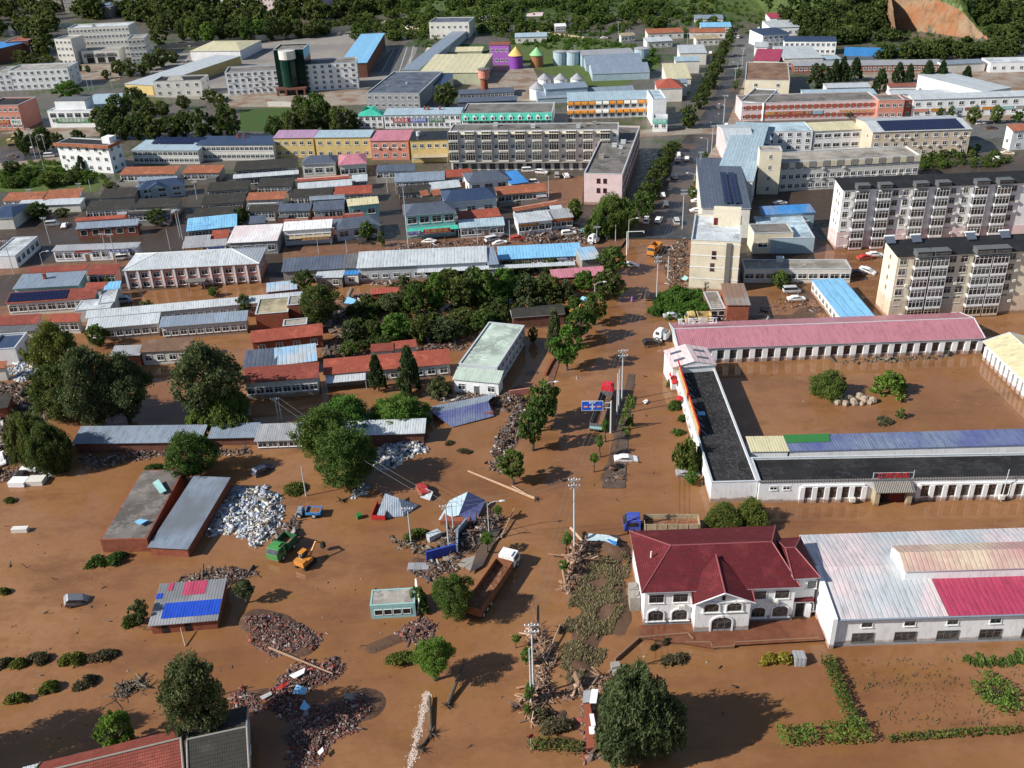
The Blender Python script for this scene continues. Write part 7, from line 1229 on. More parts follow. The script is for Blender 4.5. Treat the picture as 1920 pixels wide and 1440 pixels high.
# ------------------------------------------------------------------ poles, lamps, signs, wires
TOPS = {}
def pole(label, x, y, yt, arms=1, r=.15, xt=None, grp='concrete utility poles', key=None, ang=0, armc='lgrey'):
    c = U(x, y); hh = hfit(x, yt, y); e = empty('utility_pole', (c.x, c.y, 0), R(ang), label, 'utility pole', grp)
    if xt is not None: e.rotation_euler = (0, math.atan2((xt - x) / ppm(y) - (x - 1089) * (y - yt) / 3455 * -1 / ppm(y) * 0, hh), 0)
    m = MB(); m.tube((0, 0, -.6), (0, 0, hh), r, r * .62, 8); m.build('shaft', paint('lgrey', .8), e)
    for k in range(arms):
        z = hh - .35 - k * 1.1; m = MB(); m.box(-.95, -.2, z, .95, -.1, z + .1); m.tube((-.7, -.15, z - .5), (0, -.15, z), .03, n=5); m.tube((.7, -.15, z - .5), (0, -.15, z), .03, n=5); a = m.build('crossarm', paint(armc, .6), e)
        for q in (-.85, -.35, .4, .85): m = MB(); m.lathe([(.05, 0), (.09, .05), (.05, .12), (.09, .18), (.02, .25)], 8); i_ = m.build('insulator', paint('white', .3), a); i_.location = (q, -.15, z + .1)
    TOPS[key or (x, y)] = e.location + Vector((0, 0, hh - .1)); return e
for a in (('tall pole with crossarm standing in the water left of the villa', 1077, 1024, 896, 2, .19, None, None, 'A'), ('nearest twin pole with a crossarm in the driftwood', 1001, 1302, 1168, 2, .17, None, None, 'B'), ('thinner twin pole just left of the crossarm pole', 996, 1318, 1216, 0, .14), ('tallest pole of the cluster on the median beside the red truck', 1166, 752, 655, 2, .17, None, None, 'C'), ('middle pole of the cluster on the median', 1160, 766, 692, 0, .15), ('left pole of the cluster on the median', 1157, 778, 700, 0, .17),
 ('pole with a transformer bracket right of the main street', 1231, 561, 480, 2, .16, None, None, 'D'), ('plain pole just right of the bracket pole', 1252, 522, 480, 0, .15), ('tall pole beside the street in front of the yellow building', 1279, 430, 355, 2, .15, None, None, 'E'), ('leaning pole behind the heap of white bags', 574, 930, 875, 0, .13), ('leaning pole in the water above the teal hut', 771, 1018, 950, 1, .13), ('left pole over the broken blue signboards', 842, 1030, 946, 1, .15), ('right pole over the broken blue signboards', 850, 992, 946, 0, .13),
 ('leaning pole beside the large dark tree', 337, 1322, 1255, 0, .13), ('left pole of the pair behind the grey sheds', 523, 790, 745, 1, .14), ('right pole of the pair behind the grey sheds', 529, 790, 752, 0, .14), ('leaning pole in the village court', 95, 458, 407, 1, .14), ('left pole of the pair before the white signed shop', 205, 493, 437, 1, .14), ('right pole of the pair before the white signed shop', 219, 493, 438, 1, .14), ('pole at the left edge before the white flat roof', 27, 515, 450, 1, .14),
 ('pole behind the orange tiled houses, left', 62, 388, 354, 1, .12), ('pole behind the orange tiled houses, right', 158, 388, 343, 1, .12), ('pole in the village below the weeds', 175, 374, 337, 0, .12), ('left pole of the lane pair', 343, 450, 392, 1, .13), ('right pole of the lane pair', 338, 446, 395, 0, .13), ('pole by the weathered dark shed', 320, 470, 430, 0, .12), ('pole beside the stepped column of dark roofs', 370, 375, 340, 1, .12),
 ('tall pole at the main village lane by the diner', 766, 466, 345, 1, .13), ('pole at the top of the main village lane', 727, 362, 328, 1, .12), ('thin pole before the yellow sign', 598, 476, 450, 0, .1), ('thin pole before the bungalow', 651, 475, 449, 0, .1), ('thin pole before the white shop', 896, 457, 421, 0, .1), ('thin pole right of the pile of cars', 956, 452, 413, 0, .1), ('pole behind the orange signed shops', 1029, 380, 330, 0, .1), ('tall pole left of the willow', 1119, 457, 424, 1, .12), ('left pole of the twin poles at the willow', 1138, 450, 406, 1, .15), ('right pole of the twin poles at the willow', 1142, 448, 406, 0, .15), ('pole right of the twin poles at the willow', 1154, 453, 420, 0, .12),
 ('pole south of the crossing on the east side', 1334, 286, 235, 1, .13, None, None, 'F'), ('tall pole on the east side below the crossing', 1311, 350, 284, 1, .13, None, None, 'G'), ('pole at the north side of the crossing', 1356, 232, 178, 1, .13, None, None, 'H'), ('pole on the east pavement further north', 1378, 153, 127, 1, .11, None, None, 'I'), ('pole on the east pavement beside the brown roof', 1391, 128, 90, 1, .11), ('pole near the top of the street', 1404, 80, 56, 1, .11, None, None, 'J'),
 ('tall pole on the west street, left', 67, 296, 240, 1, .13), ('tall pole on the west street, right', 88, 290, 250, 0, .12), ('left pole of the pair before the white three storey block', 170, 184, 140, 1, .13), ('right pole of the pair before the white three storey block', 178, 181, 140, 1, .13), ('pole by the small grey sheds', 211, 166, 125, 1, .12), ('left pole of the pair in the office forecourt', 243, 142, 118, 0, .11), ('right pole of the pair in the office forecourt', 248, 142, 118, 0, .11), ('pole over the grey warehouses', 1078, 118, 85, 1, .11), ('left pole above the meadow', 1159, 76, 40, 1, .11), ('middle pole above the meadow', 1174, 78, 55, 0, .11), ('right pole above the meadow', 1179, 80, 52, 0, .11),
 ('pole in the yard behind the blue workshop', 1506, 452, 412, 1, .12), ('pole with a sign lamp by the south wing gate', 1877, 940, 880, 0, .1), ('thin pole before the shed by the river of mud', 1288, 97, 62, 1, .11), ('thin pole before the orange farmhouses', 1300, 80, 52, 0, .1)): pole(*[v for v in a[:6]], xt=None, key=a[8] if len(a) > 8 else None)
def lamp(label, x, y, yt, side=1, sign_=False):
    c = U(x, y); hh = hfit(x, yt, y); e = empty('street_lamp', (c.x, c.y, 0), 0, label, 'street lamp', 'street lamps along the main street'); m = MB(); m.tube((0, 0, -.6), (0, 0, hh), .11, .06, 8); m.build('shaft', paint('lgrey', .5), e)
    m = MB(); p = Vector((0, 0, hh - .4)); pts = [p, p + Vector((side * .5, 0, .5)), p + Vector((side * 1.2, 0, .75)), p + Vector((side * 2.0, 0, .8))]; [m.tube(a, b_, .05, n=6) for a, b_ in zip(pts[:-1], pts[1:])]; m.build('arm', paint('lgrey', .5), e)
    m = MB(); q = pts[-1]; loft([(side * (2.0), .07, q.z - .05, q.z + .08), (side * 2.3, .2, q.z - .08, q.z + .14), (side * 2.9, .06, q.z - .03, q.z + .06)][::side], 0, m); m.build('lamp_head', paint('white', .3), e)
for a in (('street lamp rising through the kerb trees', 1021, 794, 720, 1), ('street lamp beside the long roof of the trees', 1115, 582, 532, 1), ('street lamp beside the willow', 1178, 466, 412, 1), ('street lamp by the fallen blue tiled roof', 917, 1002, 944, 1), ('street lamp south of the crossing', 1301, 350, 326, -1), ('street lamp at the north crossing', 1357, 232, 196, -1), ('street lamp below the crossing near the pole', 1326, 285, 260, -1), ('street lamp beside the red roofed shed', 1383, 130, 118, -1), ('left edge street lamp by the parked bank cars', 84, 322, 255, 1), ('street lamp on the gate side of the parking lot', 346, 142, 116, 1), ('street lamp at the depot', 62, 108, 88, 1), ('street lamp on the village street', 82, 502, 474, 1)): lamp(*a)
# gantry road sign
c = U(1145, 812); hh = hfit(1145, 752, 812); e = empty('road_sign', (c.x, c.y, 0), R(-3), 'blue direction road sign on a cantilever post in the flood', 'road sign')
m = MB(); m.tube((0, 0, -.6), (0, 0, hh), .2, .16, 10); m.build('post', paint('lgrey', .5), e); m = MB(); m.tube((0, 0, hh - .4), (-5.4, 0, hh - .2), .09, n=8); m.tube((0, 0, hh - 1.5), (-5.4, 0, hh - 1.3), .09, n=8); m.build('arm', paint('lgrey', .5), e)
m = MB(); x0, x1 = -5.6, -1.6; m.box(x0, -.18, hh - 1.9, x1, -.1, hh + .1); bd = m.build('panel', paint((.01, .10, .55), .4), e); m = MB()
for a, b_, c_, d in ((x0 - .06, hh - 1.96, x1 + .06, hh - 1.9), (x0 - .06, hh + .1, x1 + .06, hh + .16), (x0 - .06, hh - 1.9, x0, hh + .1), (x1, hh - 1.9, x1 + .06, hh + .1)): m.box(a, -.19, b_, c_, -.09, d)
m.build('border', paint('white'), bd); xc = (x0 + x1) / 2
m = MB(); m.box(xc - .09, -.2, hh - 1.6, xc + .09, -.185, hh - .65); m.box(xc - .55, -.2, hh - 1.2, xc + .55, -.186, hh - 1.02); m.poly([(xc - .2, -.2, hh - .7), (xc + .2, -.2, hh - .7), (xc, -.2, hh - .5)]); m.build('arrow', paint('white'), bd)
for sx, t in ((-1.25, 'S206'), (1.25, 'G306')): m = MB(); m.box(xc + sx - .5, -.2, hh - 1.3, xc + sx + .5, -.185, hh - .85); q = m.build('route_plate', paint('shopred'), bd); text_part(q, t, (xc + sx, -.21, hh - 1.08), (math.pi / 2, 0, 0), .36, paint('white'))
text_part(bd, '朝阳市', (xc, -.2, hh - .25), (math.pi / 2, 0, 0), .42, paint('white')); text_part(bd, '出口', (xc, -.2, hh - 1.75), (math.pi / 2, 0, 0), .25, paint('white'))
c = U(1175, 478); hh = hfit(1175, 434, 478); e = empty('signal_gantry', (c.x, c.y, 0), 0, 'white gantry post with a bent arm at the crossing', 'gantry'); m = MB(); m.tube((0, 0, -.6), (0, 0, hh), .16, .12, 8); m.build('post', paint('white'), e); m = MB(); m.tube((0, 0, hh - .1), (4.6, 0, hh - .1), .1, n=6); m.tube((4.6, 0, hh), (4.6, 0, hh - .6), .1, n=6); m.build('arm', paint('white'), e)
c = U(996, 1405); e = empty('stop_sign', (c.x, c.y, 0), R(20), 'small round red road sign at the bottom of the road', 'road sign'); m = MB(); m.tube((0, 0, -.4), (0, 0, 2.6), .04, n=6); m.build('post', paint('lgrey'), e); m = MB(); m.tube((0, -.06, 2.5), (0, -.09, 2.5), .38, n=20); m.tube((0, -.091, 2.5), (0, -.1, 2.5), .22, n=20, m=1); m.build('disc', [paint('shopred'), paint('navy')], e)
def wire(a, b_, off=(-.85, 0, .85), sag=.8):
    a, b_ = TOPS[a], TOPS[b_]; d = (b_ - a).normalized(); s = Vector((-d.y, d.x, 0)); m = MB()
    for o in off:
        P_ = [a + (b_ - a) * t / 10 + s * o - Vector((0, 0, sag * 4 * (t / 10) * (1 - t / 10))) for t in range(11)]; [m.tube(p, q, .028, n=3) for p, q in zip(P_[:-1], P_[1:])]
    return m.build('power_line', paint('dgrey'))
for a, b_, t in (('B', 'A', 'power lines from the driftwood pole to the pole left of the villa'), ('A', 'C', 'power lines from the villa pole to the median cluster'), ('C', 'D', 'power lines from the median cluster to the bracket pole'), ('D', 'E', 'power lines from the bracket pole up the dry street'), ('E', 'G', 'power lines below the crossing on the east side'), ('G', 'F', 'power lines reaching the crossing'), ('F', 'H', 'power lines over the crossing'), ('H', 'I', 'power lines north of the crossing'), ('I', 'J', 'power lines to the top of the street')): tag(wire(a, b_), t, 'power line', 'power lines along the main street')
for a, b_, t in (((205, 493), (27, 515), 'power lines along the village street at the left'), ((205, 493), (343, 450), 'power lines from the white signed shop to the lane poles'), ((343, 450), (370, 375), 'power lines up the dark roofed village lane'), ((766, 466), (727, 362), 'power lines up the main village lane by the diner'), ((766, 466), (1119, 457), 'power lines along the mud street'), ((523, 790), (842, 1030), 'power lines crossing the flooded yard'), ((842, 1030), 'A', 'power lines from the broken signboards to the villa pole')): tag(wire(a, b_, (-.6, .6)), t, 'power line', 'village power lines')
# ------------------------------------------------------------------ debris: heaps nobody could count
PAL = {'brick': ((.27, .07, .05), (.17, .07, .055), (.12, .075, .065), (.20, .14, .12), (.08, .05, .04), (.13, .08, .07), (.10, .06, .055), (.30, .26, .24)), 'bags': ((.62, .61, .60), (.50, .51, .54), (.56, .55, .52), (.40, .43, .50), (.22, .33, .50), (.42, .37, .30), (.20, .17, .14)), 'wood': ((.30, .19, .12), (.20, .13, .09), (.42, .30, .21), (.13, .09, .07), (.25, .13, .09)),
       'mixed': ((.18, .15, .13), (.15, .09, .065), (.10, .07, .055), (.20, .12, .085), (.36, .34, .32), (.08, .075, .08), (.14, .08, .055), (.07, .05, .04), (.12, .085, .07)), 'stone': ((.40, .33, .27), (.32, .27, .22), (.25, .19, .15)), 'dark': ((.05, .045, .04), (.09, .07, .05), (.14, .11, .08), (.20, .18, .15))}
def shards(P0, dims, rs, flatz=1.2):
    n = len(P0); q = rs.randn(n, 3, 3); q[:, 0, 2] *= .35; a = q[:, 0] / np.linalg.norm(q[:, 0], axis=1)[:, None]; b = np.cross(a, q[:, 1] * [1, 1, .5] + [0, 0, flatz]); b /= np.linalg.norm(b, axis=1)[:, None]; c = np.cross(a, b)
    A, B2, C2 = a * dims[:, :1], b * dims[:, 1:2], c * dims[:, 2:]; V = np.stack([P0 + i * A + j * B2 + k * C2 for k in (-1, 1) for (i, j) in ((-1, -1), (1, -1), (1, 1), (-1, 1))], 1).reshape(-1, 3)
    base = np.array([(3, 2, 1, 0), (4, 5, 6, 7), (0, 1, 5, 4), (1, 2, 6, 5), (2, 3, 7, 6), (3, 0, 4, 7)]); Fq = (base[None] + (np.arange(n) * 8)[:, None, None]).reshape(-1, 4); return V, Fq
def heap(label, name, px, pal, n, dims, hgt=1.0, seed=1, cat='debris', soft=2.5, pts=None):
    poly = pts or pxs(px); rs = np.random.RandomState(seed); xs = [p[0] for p in poly]; ys = [p[1] for p in poly]; X = rs.uniform(min(xs) - 1, max(xs) + 1, n * 8); Y = rs.uniform(min(ys) - 1, max(ys) + 1, n * 8)
    d = seg_dist(X, Y, poly + poly[:1]); ins = inside(X, Y, poly); d = np.where(ins, d, -d) + fbm(X, Y, 3.5, 3, seed) * .55; k = d > 0; X, Y, d = X[k][:n], Y[k][:n], d[k][:n]; nn = len(X)
    Z = np.maximum(height(X, Y), -.05) + hgt * smooth(d, 0, soft) * (.75 + .3 * fbm(X, Y, 4, 3, seed + 1)) * rs.uniform(.5, 1, nn) + .02
    D3 = np.array(dims)[None] * (.55 * np.exp(rs.randn(nn, 1) * .45) * rs.uniform(.5, 1.4, (nn, 3)) * np.exp(rs.randn(nn, 3) * [.55, .3, .3])); D3[rs.rand(nn) < .04] *= [1.9, 2.3, .5]; V, Fq = shards(np.stack([X, Y, Z], 1), D3, rs); cols = PAL[pal]; mi = rs.choice(len(cols), nn, p=None)
    me = np_mesh(name, V, Fq, [paint(c, .85) for c in cols]); me.polygons.foreach_set('material_index', np.repeat(mi, 6).astype(np.int32)); o = link(bpy.data.objects.new(name, me)); tag(o, label, cat, kind='stuff'); return o
heap('oval mound of broken red brick left of the teal hut', 'brick_rubble', [(462, 1160), (500, 1150), (560, 1170), (606, 1200), (590, 1212), (560, 1215), (545, 1225), (505, 1238), (470, 1205)], 'brick', 4200, (.14, .09, .06), .55, 1)
heap('dark brick rubble bank in the tree shadow at the bottom', 'brick_rubble', [(540, 1390), (560, 1345), (620, 1320), (680, 1305), (695, 1330), (670, 1370), (620, 1400), (600, 1440), (540, 1450)], 'brick', 5200, (.14, .09, .06), .5, 2)
heap('red brick rubble with sheets and boards in its middle', 'brick_rubble', [(530, 1260), (570, 1240), (640, 1232), (650, 1250), (625, 1280), (560, 1300), (600, 1330), (540, 1350), (480, 1330), (500, 1300)], 'brick', 3600, (.14, .1, .06), .5, 3)
heap('small strip of red rubble beside the large dark tree', 'brick_rubble', [(425, 1300), (445, 1290), (495, 1315), (480, 1335), (440, 1320)], 'brick', 900, (.17, .12, .08), .5, 4)
heap('brick rubble spill under the teal hut', 'brick_rubble', [(730, 1190), (790, 1158), (820, 1170), (815, 1195), (790, 1212), (755, 1195)], 'brick', 1500, (.2, .1, .07), .6, 5)
heap('big heap of white bags and polystyrene spilled beside the brick building', 'waste_heap', [(385, 1005), (400, 945), (440, 912), (500, 912), (530, 935), (530, 975), (505, 1015), (480, 1026), (440, 1002)], 'bags', 4200, (.22, .17, .11), .9, 6)
heap('heap of white and blue bags under the pale corrugated roof', 'waste_heap', [(700, 870), (715, 835), (790, 815), (802, 845), (760, 862), (715, 890)], 'bags', 1500, (.25, .2, .13), 1.2, 7)
heap('string of white debris along the water edge above the fallen roofs', 'waste_heap', [(655, 935), (660, 922), (700, 905), (692, 925)], 'bags', 300, (.25, .18, .1), .5, 8)
heap('tangled grey debris heap right of the white bags', 'debris_heap', [(500, 1030), (540, 975), (562, 980), (556, 1015), (520, 1035)], 'mixed', 900, (.3, .12, .08), .7, 9)
heap('driftwood wall along the road beside the twin poles', 'driftwood', [(985, 1190), (1012, 1170), (1035, 1215), (1030, 1270), (1040, 1300), (1000, 1360), (985, 1330), (1000, 1280), (1010, 1230)], 'wood', 1700, (.75, .07, .06), 1.3, 10)
heap('driftwood and boards along the verge left of the villa', 'driftwood', [(1055, 1110), (1060, 1060), (1075, 1035), (1105, 1015), (1120, 1030), (1100, 1060), (1080, 1095), (1070, 1115)], 'wood', 1300, (.7, .08, .06), 1.2, 11)
heap('driftwood and trash under the broken signboards', 'debris_heap', [(820, 1040), (830, 1000), (870, 975), (930, 960), (945, 975), (920, 1010), (870, 1040), (850, 1055)], 'mixed', 2200, (.4, .1, .07), 1.0, 12)
heap('small driftwood patch below the broken signboards', 'debris_heap', [(780, 1075), (800, 1052), (850, 1050), (860, 1065), (810, 1090)], 'mixed', 500, (.35, .1, .07), .5, 13)
heap('debris bank around the roots on the main road edge', 'debris_heap', [(915, 880), (925, 830), (950, 790), (975, 755), (990, 770), (975, 820), (955, 870), (935, 890)], 'mixed', 1600, (.25, .14, .08), .6, 14)
heap('wet debris behind the wrecked hut', 'debris_heap', [(330, 1090), (400, 1065), (450, 1062), (480, 1075), (440, 1095), (400, 1110)], 'mixed', 1100, (.45, .09, .07), .8, 15)
heap('debris washed along the long corrugated shed', 'debris_heap', [(130, 858), (330, 840), (470, 842), (470, 852), (300, 856), (180, 880)], 'mixed', 1500, (.3, .15, .1), .55, 16)
heap('white rubble field at the left edge behind the trees', 'waste_heap', [(10, 700), (45, 660), (85, 665), (80, 700), (40, 720)], 'bags', 900, (.3, .22, .12), .6, 17)
heap('dark debris and broken sheds at the left edge', 'debris_heap', [(-20, 800), (-10, 720), (70, 720), (85, 800), (40, 850), (-20, 850)], 'mixed', 2000, (.4, .2, .1), .6, 18)
heap('washed up debris left of the flooded white containers', 'debris_heap', [(-10, 900), (0, 875), (60, 890), (110, 880), (125, 865), (100, 895), (40, 915)], 'mixed', 700, (.35, .15, .08), .4, 19)
heap('rubble yard along the upper left edge of the grove', 'debris_heap', [(620, 620), (640, 560), (700, 545), (760, 535), (740, 560), (690, 590), (680, 640), (640, 660)], 'mixed', 2200, (.4, .15, .08), .7, 20)
heap('rubble between the grove and the red houses', 'debris_heap', [(600, 680), (600, 640), (640, 650), (690, 660), (860, 640), (880, 655), (700, 680)], 'mixed', 1300, (.4, .15, .08), .5, 21)
heap('rubble in front of the pale green lean-to', 'debris_heap', [(800, 745), (850, 738), (940, 738), (985, 750), (990, 800), (960, 770), (860, 760)], 'mixed', 1400, (.35, .15, .08), .5, 22)
heap('rubble and junk strewn before the orange signed shops', 'debris_heap', [(965, 455), (970, 435), (1080, 425), (1115, 445), (1100, 460)], 'mixed', 1500, (.4, .18, .1), .4, 23)
heap('mud clods and rubble along the shopfronts of the mud street', 'debris_heap', [(740, 470), (780, 455), (960, 445), (960, 462), (860, 466)], 'mixed', 700, (.3, .15, .1), .3, 24)
heap('washed out rubble along the right kerb below the yellow building', 'debris_heap', [(1250, 545), (1240, 500), (1215, 480), (1290, 440), (1292, 500), (1290, 545)], 'mixed', 1300, (.35, .15, .1), .5, 25)
heap('rubble around the brick hut and the parked dump truck', 'debris_heap', [(1325, 612), (1330, 590), (1410, 600), (1500, 602), (1570, 600), (1500, 610)], 'mixed', 900, (.4, .15, .1), .4, 26)
heap('scattered rubbish on the mud before the blue shed', 'debris_heap', [(1420, 590), (1430, 560), (1530, 560), (1560, 590), (1480, 585)], 'mixed', 220, (.3, .12, .08), .25, 27)
heap('debris line under the bays of the north wing', 'debris_heap', [(1560, 680), (1600, 672), (1790, 664), (1780, 672), (1650, 680)], 'dark', 350, (.35, .15, .1), .3, 28)
heap('debris strewn along the median below the red truck', 'debris_heap', [(1140, 905), (1160, 850), (1175, 850), (1170, 905)], 'mixed', 300, (.3, .15, .08), .4, 29)
heap('rubble by the fallen wall at the market ruins', 'debris_heap', [(695, 535), (700, 520), (750, 518), (745, 535)], 'mixed', 500, (.4, .2, .1), .6, 30)
heap('loose planks and litter beside the fallen hut roof', 'debris_heap', [(720, 1010), (780, 1010), (830, 1035), (800, 1040), (760, 1030)], 'dark', 250, (.4, .12, .08), .3, 31)
heap('driftwood jam by the long red brick wall ruin', 'driftwood', [(1060, 1300), (1110, 1280), (1155, 1250), (1160, 1262), (1110, 1300), (1060, 1312)], 'wood', 500, (.6, .1, .08), .5, 32)
heap('broken branches floating right of the shrub rows', 'driftwood', [(205, 1310), (215, 1285), (270, 1268), (285, 1285), (260, 1298), (225, 1318)], 'dark', 260, (.6, .05, .05), .7, 33)
for k, (q, n_, l) in enumerate((([(0, 930), (180, 1040), (280, 1200), (480, 1230), (420, 1400), (0, 1400)], 260, 'twigs and litter drifting on the open water at the left'), ([(560, 1040), (700, 1040), (860, 850), (960, 1150), (980, 1420), (640, 1420)], 260, 'twigs and litter drifting between the teal hut and the road'), ([(1170, 1230), (1540, 1215), (1600, 1360), (1300, 1400)], 60, 'twigs drifting before the villa garden'), ([(1380, 700), (1820, 680), (1900, 800), (1440, 800)], 110, 'litter drifting in the flooded courtyard'), ([(990, 950), (1100, 620), (1260, 700), (1300, 930)], 160, 'litter drifting on the flooded main street'))): heap(l, 'floating_litter', q, 'mixed', n_ // 2, (.36, .09, .05), .03, 60 + k)
# individual rocks of the courtyard rockery
for k in range(14):
    t = k / 13; c = U(1570 + 66 * t, 757 - (k % 3) * 5 + (2 if k % 2 else 0)); rs = np.random.RandomState(k); bm = MB(); s = .55 + .5 * rs.rand(); bm.lathe([(.05, -.4), (s * .8, -.2), (s, s * .4), (s * .7, s * 1.1), (.05, s * 1.4)], 7); bm.v = [(x * (1 + .3 * rs.randn() * .4), y * (1 + .2 * rs.randn() * .4), z) for x, y, z in bm.v]; o = bm.build('boulder', paint((.34, .27, .21), .9, nz=.4)); o.location = c; tag(o, 'brown boulder of the rockery between the two courtyard shrubs', 'rock', 'rockery boulders')
# ------------------------------------------------------------------ logs, sheets, odd things
def log(label, a, b_, r, zz=(.2, .4), root=False, col=None):
    p, q = U(*a, 0), U(*b_, 0); m = MB(); c = p; m.tube(Vector((0, 0, zz[0])), q - p + Vector((0, 0, zz[1])), r, r * .6, 8)
    o = m.build('log', bark() if not col else paint(col, .9)); o.location = c; tag(o, label, 'log')
    if root:
        rs = random.Random(int(a[0])); m = MB()
        for _ in range(16): d = Vector((rs.uniform(-1, 1), rs.uniform(-1, 1), rs.uniform(-.3, 1))).normalized() * rs.uniform(.5, 1.3); m.tube((0, 0, .3), d + Vector((0, 0, .3)), .09, .02, 5)
        m.build('roots', bark(), o)
    return o
for a in (('long pale log with frayed end lying across the mud by the debris bank', (1003, 937), (878, 888), .28, (.3, .6), True, (.42, .28, .18)), ('second pale log beside the long one', (1005, 938), (960, 915), .2, (.2, .5), False, (.42, .28, .18)), ('thick dark trunk slanting in the current', (838, 1325), (870, 1260), .33, (.1, 1.4), True), ('dark trunk standing in the foam', (808, 1378), (806, 1310), .3, (.1, .5), True), ('dark log lying toward the foam line', (785, 1408), (812, 1372), .25, (.1, .3), True),
 ('uprooted tree trunk lying toward the twin poles', (1022, 1245), (1050, 1180), .16, (.2, .9), False, (.35, .26, .18)), ('root plate of the uprooted tree beside the reeds', (1050, 1180), (1046, 1190), .3, (.5, .3), True), ('pale log at the road edge left of the stop sign', (965, 1330), (988, 1302), .2, (.2, .5), True, (.40, .28, .20)), ('leaning wooden beam on the red rubble', (505, 1217), (625, 1268), .2, (.3, .5), False, (.30, .2, .14)), ('long thin trunk beside the fallen hut roof', (940, 1010), (965, 960), .16, (.3, .8), False, (.40, .28, .20)), ('pale beam along the verge above the small tree', (900, 1048), (945, 1000), .2, (.2, .3), False, (.40, .30, .22)), ('short log before the wrecked hut', (348, 1212), (342, 1190), .12, (.1, 1.4), False, (.35, .25, .17)), ('forked driftwood in the flooded yard', (640, 940), (678, 926), .14, (.1, .5), True), ('trunk propped behind the trailer truck', (905, 1045), (868, 1068), .15, (.1, .3), False, (.30, .22, .16))): log(*a)
def slab(label, name, pts, mat, t=.08, cat='debris'):
    W_ = [U(*p) for p in pts]; c = sum(W_, Vector()) / len(W_); c.z = 0; W_ = [w_ - c for w_ in W_]; m = MB(); n = len(W_); m.poly(W_); m.poly([w_ - Vector((0, 0, t)) for w_ in W_][::-1])
    for i in range(n): a, b_ = W_[i], W_[(i + 1) % n]; m.quad(a, a - Vector((0, 0, t)), b_ - Vector((0, 0, t)), b_)
    o = m.build(name, mat); o.location = c; tag(o, label, cat); return o
def boxy(label, name, a, b_, depth, h_, mat, z=0, tilt=0, cat='debris'):
    p, q = U(*a, z), U(*b_, z); d = (q - p); L = d.length; m = MB(); m.box(0, 0, -.15, L, depth, h_); m.box(.05, -.02, h_ * .15, L - .05, 0, h_ * .22); m.box(-.03, -.03, h_ + .001, L + .03, depth + .03, h_ + .06)
    o = m.build(name, mat); o.location = p; o.rotation_euler = (R(tilt), 0, math.atan2(d.y, d.x)); tag(o, label, cat); return o
slab('white and blue picture board lying on the debris left of the villa', 'fallen_billboard', [(1100, 1013, .8), (1104, 1000, 1.5), (1140, 1003, 1.6), (1158, 1010, 1.3), (1154, 1022, .8), (1135, 1014, .8)], flat('paleblue', 'white'), cat='billboard')
slab('bright blue scrap under the picture board', 'blue_sheet', [(1138, 1012, 1.75), (1142, 1010, 1.75), (1157, 1018, 1.4), (1154, 1023, 1.3)], paint('blue'), cat='sheet')
for k, (a, b_, l) in enumerate((((800, 1050), (858, 1034), 'blue and white signboard lying lowest in the wreck of the shop signs'), ((859, 1036), (860, 1006), 'narrow blue signboard standing on edge above the lowest one'), ((860, 1006), (877, 985), 'blue signboard leaning at the top of the sign wreck'))): o = boxy(l, 'signboard', a, b_, .25, 1.5, paint('shopbl' if k == 0 else 'bluegrey'), .3, cat='signboard')
boxy('grey metal gate panel floating below the signboards', 'metal_gate', (764, 1070), (803, 1070), 1.6, .25, metal('grey', .3, .2), cat='gate'); boxy('grey steel drum box beside the bushes above the signboards', 'tank', (806, 1018), (828, 1008), 1.2, 1.1, metal('lgrey', .6, .3), cat='tank')
slab('tan concrete slab at the foot of the signboards', 'concrete_slab', [(858, 1058, .3), (868, 1048, .3), (895, 1040, .3), (882, 1068, .3)], paint('conc'), .2, 'slab'); q = U(697, 975); fb_ = MB(); fb_.box(0, 0, -.2, 2.4, 4.4, .15, 1); fb_.box(0, 0, .15, 2.4, .1, 1.0); fb_.box(0, .1, .15, .1, 4.4, 1.0); fb_.box(2.3, .1, .15, 2.4, 4.4, 1.0, 1); q_ = fb_.build('flatbed', [paint('shopred'), brickwall('brickd')]); q_.location = q; q_.rotation_euler = (0, 0, R(-8)); tag(q_, 'open truck bed with a red front edge under the crumpled grey roof', 'truck bed')
slab('white car bonnet shaped panel beside the red wreck', 'crumpled_sheet', [(788, 932, .5), (797, 915, 1.4), (812, 922, 1.0), (806, 938, .4)], paint('lgrey', .3), cat='panel'); car('crushed red car half sunk above the crumpled grey roof', 792, 922, 110, 'sedan', 'shopred', 10)
boxy('green floating drum in the open water', 'drum', (671, 975), (680, 972), .9, .7, paint('shopgr'), cat='drum'); boxy('white container box floating nearest the left edge', 'container', (16, 914), (46, 914), 2.2, .9, paint('white'), cat='container'); boxy('white and green container box beside the first one', 'container', (50, 912), (80, 911), 2.2, .9, paint('offwhite'), cat='container'); boxy('white container box behind the floating black car', 'container', (38, 889), (68, 887), 1.8, .9, paint('white'), cat='container')
boxy('row of white barrels floating in the left water', 'barrels', (22, 1000), (51, 999), 1.0, .7, paint('offwhite'), cat='barrel')
boxy('grey metal cabinet washed against the yellow bushes', 'cabinet', (1490, 1250), (1511, 1250), 1.8, 1.3, metal('grey', .5, .2), tilt=-8, cat='cabinet'); boxy('grey stone block on the garden edge', 'stone_block', (1152, 1276), (1168, 1274), 2.6, .8, paint('conc'), cat='stone')
